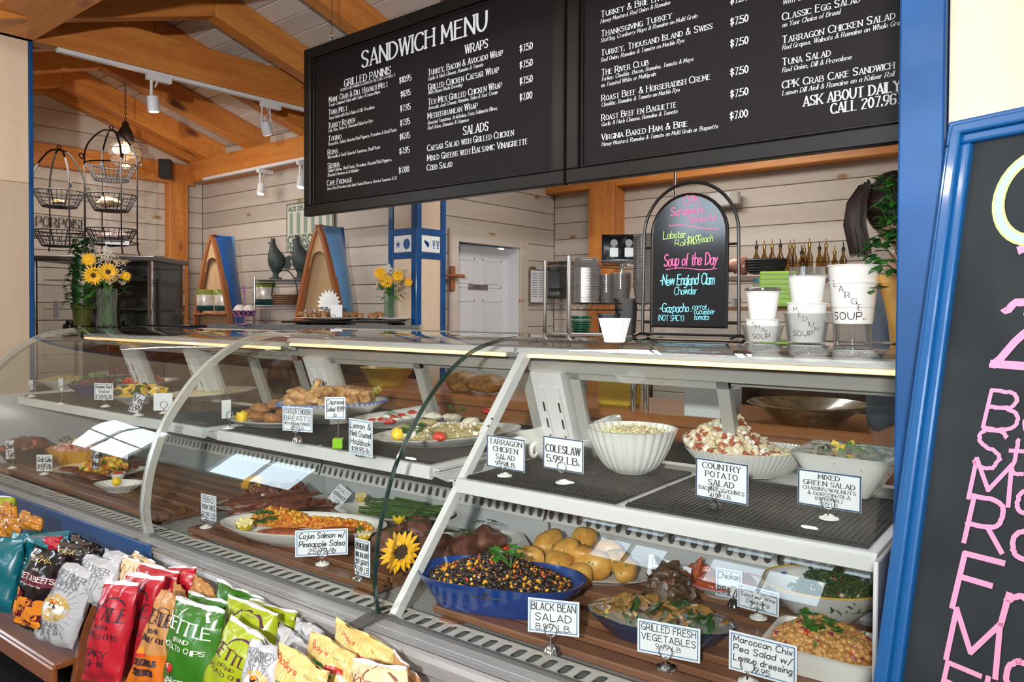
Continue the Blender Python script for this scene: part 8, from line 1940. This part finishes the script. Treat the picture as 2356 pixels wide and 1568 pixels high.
b = B(); b.blob((0, -.093, zh - .065), (.05, .012, .014), 1, 0, 10, 6); b.obj('mouth', mat('lips', (.45, .15, .13), .4), w)
b = B(); b.blob((0, .022, zh + .028), (.172, .205, .225), 8, .012, 26, 16)
b.obj('hair', HAIR, w)
b = B(); rnd = random.Random(4)
for k in range(260):
    a = rnd.uniform(0, 6.28); r = rnd.random() ** .6 * .034; sp = rnd.uniform(.5, 1.5); x0, y0 = r * math.cos(a), r * math.sin(a)
    b.tube([(x0 * .3, .10 + y0 * .3, zh + .085), (x0 * .9, .125 + y0 * .5, zh + .090), (x0 * 1.1 * sp, .150 + y0 * .8, zh + .035), (x0 * 1.2 * sp, .156 + y0 * .95, zh - .04), (x0 * 1.0 * sp, .136 + y0 * 1.0, zh - .12 - .03 * rnd.random())], [.0035, .004, .0045, .004, .001], 4)
b.obj('ponytail', HAIR, w)['kind'] = 'stuff'
b = B(); b.tube([(.020 * math.cos(a), .118, zh + .084 + .020 * math.sin(a)) for a in [2 * PI * k / 14 for k in range(14)]], .008, 6, closed=True); b.obj('hair_tie', BLACK, w)

t = thing('storage_cabinet', 'dark wooden storage cabinet behind the prep counter', 'cabinet', (-.35, 3.72, 0))
b = B(); b.box((0, .16, .62), (2.0, .02, 1.24)); b.obj('back', DKB, t, smooth=False)
for x in (-1.0, -.34, .34, 1.0): b = B(); b.box((x, 0, .62), (.024, .32, 1.24)); b.obj('side', DKB, t, smooth=False)
for z in (.08, .45, .85, 1.23): b = B(); b.box((0, 0, z), (2.0, .32, .024)); b.obj('shelf', DKB, t, smooth=False)

# ================================================================ SNACK RACK IN FRONT OF THE CASES
MAHO = wood('mahogany_stain', (.32, .105, .035), (.19, .055, .018), grain=12, kn=.02, rough=.3, coat=.6)
t = thing('snack_rack', 'low mahogany stained rack holding the bags of chips', 'rack', (-2.5, 1.0, 0))
b = B(); b.box((-.78, .14, .352), (1.66, .30, .022), bev=.005); b.obj('left_shelf', MAHO, t, smooth=False)
b = B(); b.box((-.78, -.006, .325), (1.66, .018, .055), bev=.004); b.obj('left_edge', MAHO, t, smooth=False)
b = B(); b.box((-.78, .285, .50), (1.66, .012, .30), bev=.003); b.obj('left_back', LBLUE, t, smooth=False)
out = [(.27, .10), (.27, .51), (.25, .525), (.125, .525), (.095, .515), (.075, .485), (.065, .44), (.05, .36), (.03, .25), (.02, .10)]
b = B(); b.slab([(.042, y, z) for y, z in out], (.024, 0, 0)); o = b.obj('divider', MAHO, t, smooth=False); m_ = o.modifiers.new('bevel', 'BEVEL'); m_.width = .005; m_.segments = 2
b = B(); b.box((.82, .09, .185), (1.52, .36, .022), bev=.005); b.obj('right_shelf', MAHO, t, smooth=False)
b = B(); b.box((.82, -.09, .21), (1.52, .018, .07), bev=.004); b.obj('right_edge', MAHO, t, smooth=False)
b = B(); b.box((1.56, .12, .25), (.022, .36, .34), bev=.004); b.obj('end_board', MAHO, t, smooth=False)
b = B(); b.box((0, .12, .09), (3.0, .26, .18)); b.obj('plinth', BLACK, t, smooth=False)

def film(name, c, **k): return mat(name, c, k.pop('rough', .30), coat=k.pop('coat', .45), **k)
FRED = film('film_red', (.44, .014, .028)); FORG = film('film_orange', (.60, .15, .010)); FTAN = film('film_tan', (.46, .22, .07), rough=.45)
FGRN = film('film_green', (.03, .15, .010)); FLIM = film('film_lime', (.33, .40, .012)); FWHT = film('film_white', (.50, .51, .54)); FYEL = film('film_yellow', (.72, .53, .20))
FTEA = film('film_teal', (.003, .13, .17)); FBLK = film('film_black', (.010, .006, .008), rough=.15, coat=.8); FMAR = film('film_maroon', (.12, .008, .02)); FGLD = film('film_gold', (.50, .19, .012), rough=.15, coat=.8); FCRM = film('film_cream', (.72, .55, .34))
SEAL = film('seal_white', (.74, .74, .77)); PBLK = mat('print_black', (.035, .012, .02), .5); PRED = mat('print_red', (.52, .03, .02), .4); PWHT = mat('print_white', (.84, .84, .80), .5); PGRY = mat('print_grey', (.16, .16, .18), .5); PPUR = mat('print_plum', (.075, .012, .035), .5); PGRN = mat('print_green', (.03, .24, .05), .5); PORG = mat('print_orange', (.75, .25, .02), .45); PBLU = mat('print_blue', (.02, .10, .32), .5); PGOL = mat('print_gold', (.55, .38, .12), .4); PBRN = mat('print_brown', (.22, .07, .03), .5)
def bag(label, px4, yc, front, seal=SEAL, band=None, art=(), bulge=.032, seed=1, group=None, sealw=.07, stripes=None, lean=.22):
    """pillow bag whose four corners are frame pixels on a plane leaning back at y = yc; art = (material, text, u, v, height, kind...)"""
    Np = Vector((.12, -1, lean)).normalized(); P0_ = Vector((-2, yc, .50))
    TLc, TRc, BRc, BLc = [atp(px, py, P0_, Np) for px, py in px4]
    base = (BRc + BLc) / 2; t = thing('chip_bag', label, 'chip bag', base, 0, group)
    rnd = random.Random(seed); ph = [rnd.uniform(0, 6) for _ in range(8)]; Wd = (TRc - TLc).length
    def surf(u, v, side=1, off=0.0):
        p = BLc.lerp(BRc, u).lerp(TLc.lerp(TRc, u), v)
        e = max(0, math.sin(PI * min(max(u, 0), 1))) ** .55 * max(0, math.sin(PI * min(max(v * .90 + .06, 0), 1))) ** .6
        if v > 1 - sealw or v < sealw * .6: e *= .25
        w = .0032 * math.sin(17 * u + ph[0] + 4 * v) * math.sin(13 * v + ph[1]) + .0022 * math.sin(31 * u + ph[2] - 9 * v) + .003 * math.sin(7 * (u + v) * 2 + ph[3]) + .0020 * math.sin(47 * v + ph[4] + 6 * u) * max(0, abs(v - .5) * 2 - .3)
        return p + Np * (side * (bulge * e * Wd / .14) + w * (1 if side > 0 else .3) + off) + Vector((0, 0, .003 * math.sin(u * 9 + ph[5]) * (v > .97)))
    n, m = 16, 24; vs = []; fs = []; mi = []
    for sd in (1, -1):
        for i in range(n + 1):
            for j in range(m + 1): vs.append(surf(i / n, j / m, sd))
    for k in range(2):
        o = k * (n + 1) * (m + 1)
        for i in range(n):
            for j in range(m):
                q = (o + i * (m + 1) + j, o + (i + 1) * (m + 1) + j, o + (i + 1) * (m + 1) + j + 1, o + i * (m + 1) + j + 1); fs.append(q if k == 0 else q[::-1])
                v = (j + .5) / m; mi.append(1 if v > 1 - sealw * .75 else (2 if (band and band[1] < v < band[2]) else 0))
    for u in (0, n):
        for j in range(m): a, c = u * (m + 1) + j, (n + 1) * (m + 1) + u * (m + 1) + j; fs.append((a, a + 1, c + 1, c)); mi.append(0)
    b = B(); b.add(vs, fs); b.m = mi; b.obj('pouch', [front, seal] + ([band[0]] if band else []), t, angle=70, world=True)
    H_ = ((TLc + TRc) / 2 - base).length
    groups = {}
    for it in art:
        mt = it[0]; g = groups.setdefault(mt.name, (mt, B())); bb = B(); kind = it[1]
        if kind == 'text':
            _, _, s, u, v, h, wmax, md, rot = it
            cond = min(1.25, wmax * Wd / max(1e-5, text_width(s, h * H_, 1, 1.2)))
            text(bb, s, (0, 0, 0), (1, 0, 0), (0, 1, 0), h * H_, md, .20 if md == 'serif' else .15, 'c', cond, gap=1.2, jit=.03 if md == 'hand' else 0, seed=7, sub=4)
            for q in bb.v:
                x, y = q.x, q.y + rot * q.x; uu_, vv_ = u + x / Wd, v + y / H_
                if True: q.x, q.y, q.z = surf(min(.99, max(.01, uu_)), vv_, 1, .0014 + q.z)
        elif kind == 'arch':
            _, _, u, v, r, w = it; pts = [(r * math.cos(a), r * .75 * math.sin(a)) for a in [PI * (.08 + .84 * k / 14) for k in range(15)]]
            for i in range(14):
                a_, c_ = pts[i], pts[i + 1]; f0_, f1_ = w * (1 - .5 * i / 14), w * (1 - .5 * (i + 1) / 14)
                bb.add([Vector(surf(u + x * k_, v + y * k_ * Wd / H_, 1, .0014)) for (x, y), k_ in ((a_, 1), (c_, 1), (c_, 1 - f1_), (a_, 1 - f0_))], [(0, 1, 2, 3)])
        elif kind == 'disc':
            _, _, u, v, ru, rv, z = it; K = 22; C_ = [Vector(surf(u, v, 1, z))] + [Vector(surf(min(.99, max(.01, u + ru * math.cos(2 * PI * k / K))), v + rv * math.sin(2 * PI * k / K), 1, z)) for k in range(K)]
            mid_ = [Vector(surf(min(.99, max(.01, u + .5 * ru * math.cos(2 * PI * k / K))), v + .5 * rv * math.sin(2 * PI * k / K), 1, z)) for k in range(K)]
            bb.add(C_[:1] + mid_ + C_[1:], [(0, 1 + k, 1 + (k + 1) % K) for k in range(K)] + [(1 + k, 1 + K + k, 1 + K + (k + 1) % K, 1 + (k + 1) % K) for k in range(K)])
        elif kind == 'rect':
            _, _, u0, u1, v0, v1, z = it; K = 8; L_ = [[Vector(surf(u0 + (u1 - u0) * i / K, v0 + (v1 - v0) * j / 6, 1, z)) for j in range(7)] for i in range(K + 1)]
            bb.add([q for r in L_ for q in r], [(i * 7 + j, (i + 1) * 7 + j, (i + 1) * 7 + j + 1, i * 7 + j + 1) for i in range(K) for j in range(6)])
        elif kind == 'rays':
            _, _, u, v, r0, r1, nn_, a0, a1 = it
            for k in range(nn_):
                a = a0 + (a1 - a0) * k / max(1, nn_ - 1); P_ = []
                for r in [r0 + (r1 - r0) * q / 7 for q in range(8)]:
                    uu_, vv_ = u + r * math.cos(a), v + r * math.sin(a) * Wd / H_
                    if 0.02 < uu_ < .98 and .02 < vv_ < .95: P_.append((uu_, vv_))
                for (p_, q_) in zip(P_, P_[1:]): bb.add([surf(p_[0], p_[1], 1, .0008), surf(q_[0], q_[1], 1, .0008), surf(q_[0] + .016, q_[1], 1, .0008), surf(p_[0] + .016, p_[1], 1, .0008)], [(0, 1, 2, 3)])
        elif kind == 'lines':
            _, _, nn_, v0, v1 = it
            for k in range(nn_):
                u = (k + .5) / nn_
                for j in range(8): a_, c_ = v0 + (v1 - v0) * j / 8, v0 + (v1 - v0) * (j + 1) / 8; bb.add([surf(u, a_, 1, .0007), surf(u + .008, a_, 1, .0007), surf(u + .008, c_, 1, .0007), surf(u, c_, 1, .0007)], [(0, 1, 2, 3)])
        g[1].add(bb.v, bb.f)
    for k, (mt, bb) in groups.items(): bb.obj('print', mt, t, smooth=False, world=True)
    return t
def kettle(ink, l1, l2, sub='POTATO CHIPS', brand=.66, extra=()):
    return [(ink, 'arch', .60, brand + .07, .30, .16), (ink, 'text', 'KETTLE', .50, brand - .04, .125, .86, 'serif', -.10), (ink, 'text', 'BRAND', .50, brand - .13, .040, .34, 'serif', -.10),
            (ink, 'text', sub, .50, brand - .22, .050, .80, 'serif', -.10), (ink, 'text', l1, .47, .26, .062, .66, 'serif', -.08), (ink, 'text', l2, .47, .16, .062, .60, 'serif', -.08)] + list(extra)
def snacks(l1='ORIGINAL', l2='SALTED'):
    return [(PGRY, 'rays', .5, .45, .34, 1.2, 26, 0, 2 * PI * 25 / 26), (PGRY, 'text', 'DEEP RIVER', .52, .83, .075, .80, 'serif', -.08), (PGRY, 'text', 'SNACKS', .58, .745, .070, .56, 'serif', -.08), (PGRY, 'text', 'naturally flavored', .55, .70, .022, .6, 'hand', -.08),
            (PGOL, 'disc', .50, .48, .34, .17, .0012), (PWHT, 'disc', .50, .48, .26, .12, .0016), (PBLK, 'disc', .50, .53, .17, .055, .0020), (PORG, 'disc', .50, .555, .14, .035, .0024), (FCRM, 'disc', .42, .42, .09, .045, .0024), (FCRM, 'disc', .55, .40, .09, .045, .0026),
            (PGRY, 'text', l1, .45, .24, .060, .62, 'serif', -.08), (PGRY, 'text', l2, .45, .16, .060, .54, 'serif', -.08)]
PL = [(PORG, 'lines', 16, .04, .90)]
def plocky(): return [(PGOL, 'lines', 18, .05, .92), (PRED, 'text', "Plocky's", .36, .80, .085, .52, 'hand', -.05), (PBRN, 'text', 'BOLD', .75, .80, .030, .2, 'sans', -.05), (PGRN, 'disc', .42, .60, .16, .03, .0012), (PBLU, 'disc', .30, .50, .18, .045, .0014), (PGRN, 'disc', .55, .46, .17, .05, .0016), (PORG, 'disc', .40, .45, .07, .04, .0018), (PRED, 'rect', .60, .86, .54, .66, .0016), (PWHT, 'text', 'NATURAL', .73, .60, .026, .2, 'sans', 0)]
TEALART = [(PGRY, 'rect', .30, .72, .78, .84, .001), (PWHT, 'text', 'PIRATES', .5, .60, .09, .7, 'hand', -.05), (PGOL, 'disc', .5, .40, .20, .10, .001), (PRED, 'rect', .3, .6, .72, .75, .001)]
# back rows first
bag('red chip bag at the back right, top seal beside the cream bag', [(388, 1301), (452, 1303), (438, 1392), (376, 1392)], 1.20, FRED, seed=41)
bag('red chip bag in the third row, its white seal angled', [(320, 1290), (412, 1314), (392, 1440), (300, 1430)], 1.16, FRED, seed=42)
bag('red chip bag directly behind the front SPICY THAI bag', [(290, 1313), (378, 1326), (322, 1560), (262, 1552)], 1.08, FRED, art=kettle(PBLK, 'SPICY', 'THAI'), seed=43)
bag('cream and brown striped chip bag behind the white snack bags', [(286, 1276), (322, 1290), (312, 1400), (262, 1390)], 1.16, FCRM, art=[(PBRN, 'rays', .5, .2, .1, 1.4, 12, .6, 2.5)], seed=44)
bag('small cream bag with a clear seal above the red bags', [(309, 1266), (356, 1292), (348, 1330), (300, 1310)], 1.22, FCRM, seed=45)
bag('tan folded bag corner behind the reds', [(448, 1318), (492, 1352), (500, 1420), (430, 1400)], 1.19, FTAN, seal=FTAN, seed=46)
bag('tan chip bag top between the red and green bags', [(402, 1334), (424, 1356), (440, 1420), (392, 1410)], 1.14, FTAN, seal=FTAN, seed=47)
bag('green chip bag at the back with a long white seal', [(503, 1332), (608, 1376), (600, 1470), (494, 1440)], 1.20, FGRN, seed=48)
bag('dark green chip bag directly behind the front green bag', [(432, 1358), (524, 1384), (515, 1510), (425, 1490)], 1.10, FGRN, seed=49)
bag('lime chip bag at the back right', [(578, 1374), (682, 1408), (668, 1490), (570, 1470)], 1.18, FLIM, art=[(PGRY, 'text', 'NET WT 5 OZ', .7, .84, .022, .3, 'sans', 0)], seed=50)
bag('lime chip bag in the second row behind the leaning lime bag', [(524, 1364), (640, 1410), (628, 1560), (508, 1530)], 1.09, FLIM, art=kettle(PPUR, '', '', brand=.62) + [(PGRY, 'text', 'NET WT 5 OZ', .7, .86, .022, .3, 'sans', 0)], seed=51)
bag('white striped snack bag at the back right beside the yellow bags', [(682, 1420), (745, 1448), (760, 1530), (672, 1500)], 1.17, FWHT, seal=FWHT, art=[(PGRY, 'rays', .5, .1, .2, 1.6, 9, .5, 2.6), (PGRY, 'text', 'RIVER', .6, .66, .09, .6, 'serif', -.3)], seed=52)
bag('white striped snack bag right of the lime bags', [(637, 1424), (712, 1484), (715, 1560), (622, 1530)], 1.11, FWHT, seal=FWHT, art=[(PGRY, 'rays', .5, .1, .2, 1.6, 9, .5, 2.6), (PGRY, 'text', 'DEEP', .4, .66, .09, .5, 'serif', -.3)], seed=53)
bag('yellow striped tortilla chip bag farthest right and highest', [(773, 1420), (912, 1496), (900, 1590), (775, 1540)], 1.13, FYEL, seal=FYEL, art=plocky(), seed=54)
bag('yellow striped tortilla chip bag in the middle of the three', [(715, 1446), (820, 1506), (812, 1620), (700, 1570)], 1.05, FYEL, seal=FYEL, art=plocky(), seed=55)
bag('cream chip bag at the lower right end of the rack', [(812, 1512), (935, 1536), (962, 1680), (815, 1680)], 1.00, FCRM, art=kettle(PBRN, '', ''), seed=56)
bag('pale brown bag turned sideways at the right end of the rack', [(905, 1494), (965, 1556), (985, 1680), (900, 1640)], 1.10, FTAN, seed=57)
# front row, right of the divider
bag('front red chip bag reading SPICY THAI leaning on the divider', [(247, 1333), (320, 1338), (276, 1572), (186, 1562)], .99, FRED, art=kettle(PBLK, 'SPICY', 'THAI'), seed=1, bulge=.036)
bag('tan and orange krinkle cut chip bag with a cheddar flavor band', [(372, 1352), (412, 1372), (372, 1590), (284, 1585)], .985, FTAN, seal=FTAN, band=(FORG, 0, .36), art=kettle(PBLK, 'CHEDDAR &', 'SOUR CREAM', sub='KRINKLE CUT', brand=.72, extra=[(PORG, 'disc', .28, .40, .10, .04, .0016), (PRED, 'rect', .16, .42, .345, .375, .0018)]), seed=2, bulge=.036)
bag('front green jalapeno chip bag with a cream logo', [(404, 1370), (518, 1404), (490, 1612), (380, 1600)], .975, FGRN, art=kettle(PWHT, '', 'JALAPENO', brand=.74, extra=[(PRED, 'disc', .30, .34, .12, .06, .0016), (PWHT, 'text', 'HOT!', .30, .335, .045, .2, 'sans', 0)]), seed=3, bulge=.036)
bag('lime chip bag leaning right with a plum coloured logo', [(533, 1414), (634, 1484), (578, 1640), (450, 1610)], .97, FLIM, art=kettle(PPUR, '', '', brand=.66), seed=4, bulge=.036)
bag('small white snack bag in front of the lime bag', [(575, 1468), (640, 1487), (640, 1660), (545, 1640)], .93, FWHT, seal=FWHT, art=snacks(), seed=5, sealw=.04)
bag('front yellow striped tortilla chip bag with blue and green art', [(643, 1472), (756, 1545), (740, 1690), (605, 1650)], .95, FYEL, seal=FYEL, art=plocky(), seed=6)
# left of the divider
bag('lime bag corner at the left picture edge', [(-30, 1140), (33, 1142), (33, 1190), (-30, 1190)], 1.24, FLIM, seed=60)
for k, (q, lab) in enumerate((([(8, 1150), (38, 1165), (42, 1225), (0, 1215)], 'upper gold foil bag at the left edge'), ([(-20, 1175), (16, 1178), (16, 1240), (-22, 1235)], 'gold foil bag cut by the left edge'), ([(14, 1185), (50, 1190), (46, 1235), (12, 1232)], 'gold foil bag between two other gold bags'), ([(50, 1172), (98, 1192), (94, 1222), (48, 1215)], 'rightmost gold foil bag with script print'))):
    bag(lab, q, 1.20 - .01 * k, FGLD, seal=FGLD, art=[(PBRN, 'text', 'Original', .5, .55, .16, .7, 'hand', .1)], seed=61 + k)
bag('teal puffs bag rearmost under the gold bags', [(60, 1218), (160, 1222), (150, 1290), (60, 1290)], 1.19, FTEA, seal=FTEA, art=TEALART[:1], seed=66)
bag('teal puffs bag in the middle, half behind the front teal bag', [(28, 1222), (90, 1232), (74, 1400), (12, 1385)], 1.15, FTEA, seal=FTEA, art=TEALART, seed=67)
bag('front teal puffs bag at the left picture edge', [(-38, 1232), (56, 1240), (24, 1412), (-60, 1395)], 1.10, FTEA, seal=FTEA, art=TEALART, seed=68)
bag('small red foil bag behind the black beet chip bag', [(97, 1226), (142, 1232), (140, 1270), (98, 1266)], 1.17, FRED, seal=FRED, seed=69)
bag('black glossy bag rearmost with a silver top', [(168, 1226), (240, 1262), (228, 1310), (165, 1300)], 1.18, FBLK, seal=FBLK, art=[(PGOL, 'text', 'TERRA', .5, .6, .2, .7, 'hand', .1)], seed=70)
bag('black and maroon glossy bag right behind the beet chip bag', [(138, 1238), (215, 1262), (205, 1330), (138, 1330)], 1.145, FBLK, seal=FBLK, band=(FMAR, .1, .45), art=[(PGOL, 'text', 'TERRA', .5, .7, .13, .7, 'hand', .1)], seed=71)
bag('black chip bag reading SWEETS & BEETS with orange and purple chips', [(78, 1252), (152, 1278), (102, 1462), (30, 1432)], 1.09, FBLK, seal=FBLK, band=(FMAR, .60, .72), seed=72,
    art=[(PGOL, 'text', 'TERRA', .5, .86, .075, .7, 'hand', 0), (PWHT, 'text', 'exotic', .55, .765, .035, .5, 'hand', 0), (PWHT, 'text', 'SWEETS & BEETS', .5, .635, .060, .92, 'sans', 0), (PWHT, 'text', 'Sweet Potato & Beet Chips', .5, .57, .022, .7, 'serif', 0)]
    + [((PORG, 'disc', .22 + .15 * (k % 5) + .05 * ((k // 5) % 2), .12 + .085 * (k // 5), .12, .055, .0014 + .0001 * k) if (k * 7) % 3 else (FMAR, 'disc', .22 + .15 * (k % 5), .12 + .085 * (k // 5), .11, .05, .0014 + .0001 * k)) for k in range(22)])
bag('white snack bag rearmost left of the cream bag', [(242, 1260), (302, 1276), (298, 1330), (240, 1320)], 1.18, FWHT, seal=FWHT, art=[(PGRY, 'rays', .5, .1, .2, 1.6, 9, .5, 2.6)], seed=73)
bag('white snack bag in the second row, corner ear folded up', [(196, 1272), (276, 1292), (258, 1400), (186, 1385)], 1.13, FWHT, seal=FWHT, art=[(PGRY, 'rays', .5, .1, .2, 1.6, 11, .5, 2.6), (PGRY, 'text', 'DEEP RIVER', .5, .76, .10, .8, 'serif', -.1), (PGRY, 'text', 'SNACKS', .6, .64, .09, .5, 'serif', -.1)], seed=74)
bag('white snack bag reading ORIGINAL SALTED beside the divider', [(150, 1288), (224, 1312), (166, 1494), (78, 1466)], 1.10, FWHT, seal=FWHT, art=snacks(), seed=75, sealw=.04, bulge=.036)

# ================================================================ labels that tell alike neighbours apart by their order in the photograph
def px_of(o):
    p = world_of(o).translation - EYE; r_ = p.x * math.cos(TH) + p.y * math.sin(TH); f_ = -p.x * math.sin(TH) + p.y * math.cos(TH); return r_ / f_
ORD = ['first', 'second', 'third', 'fourth', 'fifth', 'sixth', 'seventh', 'eighth', 'ninth', 'tenth', 'eleventh', 'twelfth', 'thirteenth']
byl = {}
for o in list(bpy.data.objects):
    if o.parent is None and o.get('label') and o.get('group'): byl.setdefault(o['label'], []).append(o)
for lb, os_ in byl.items():
    if 2 <= len(os_) <= 13:
        if 'stack' in lb: os_.sort(key=lambda o: o.location.z); word = 'from the bottom'
        else: os_.sort(key=px_of); word = 'from the left'
        for k, o in enumerate(os_): o['label'] = ' '.join(lb.split()[:11]) + ', ' + ORD[k] + ' ' + word
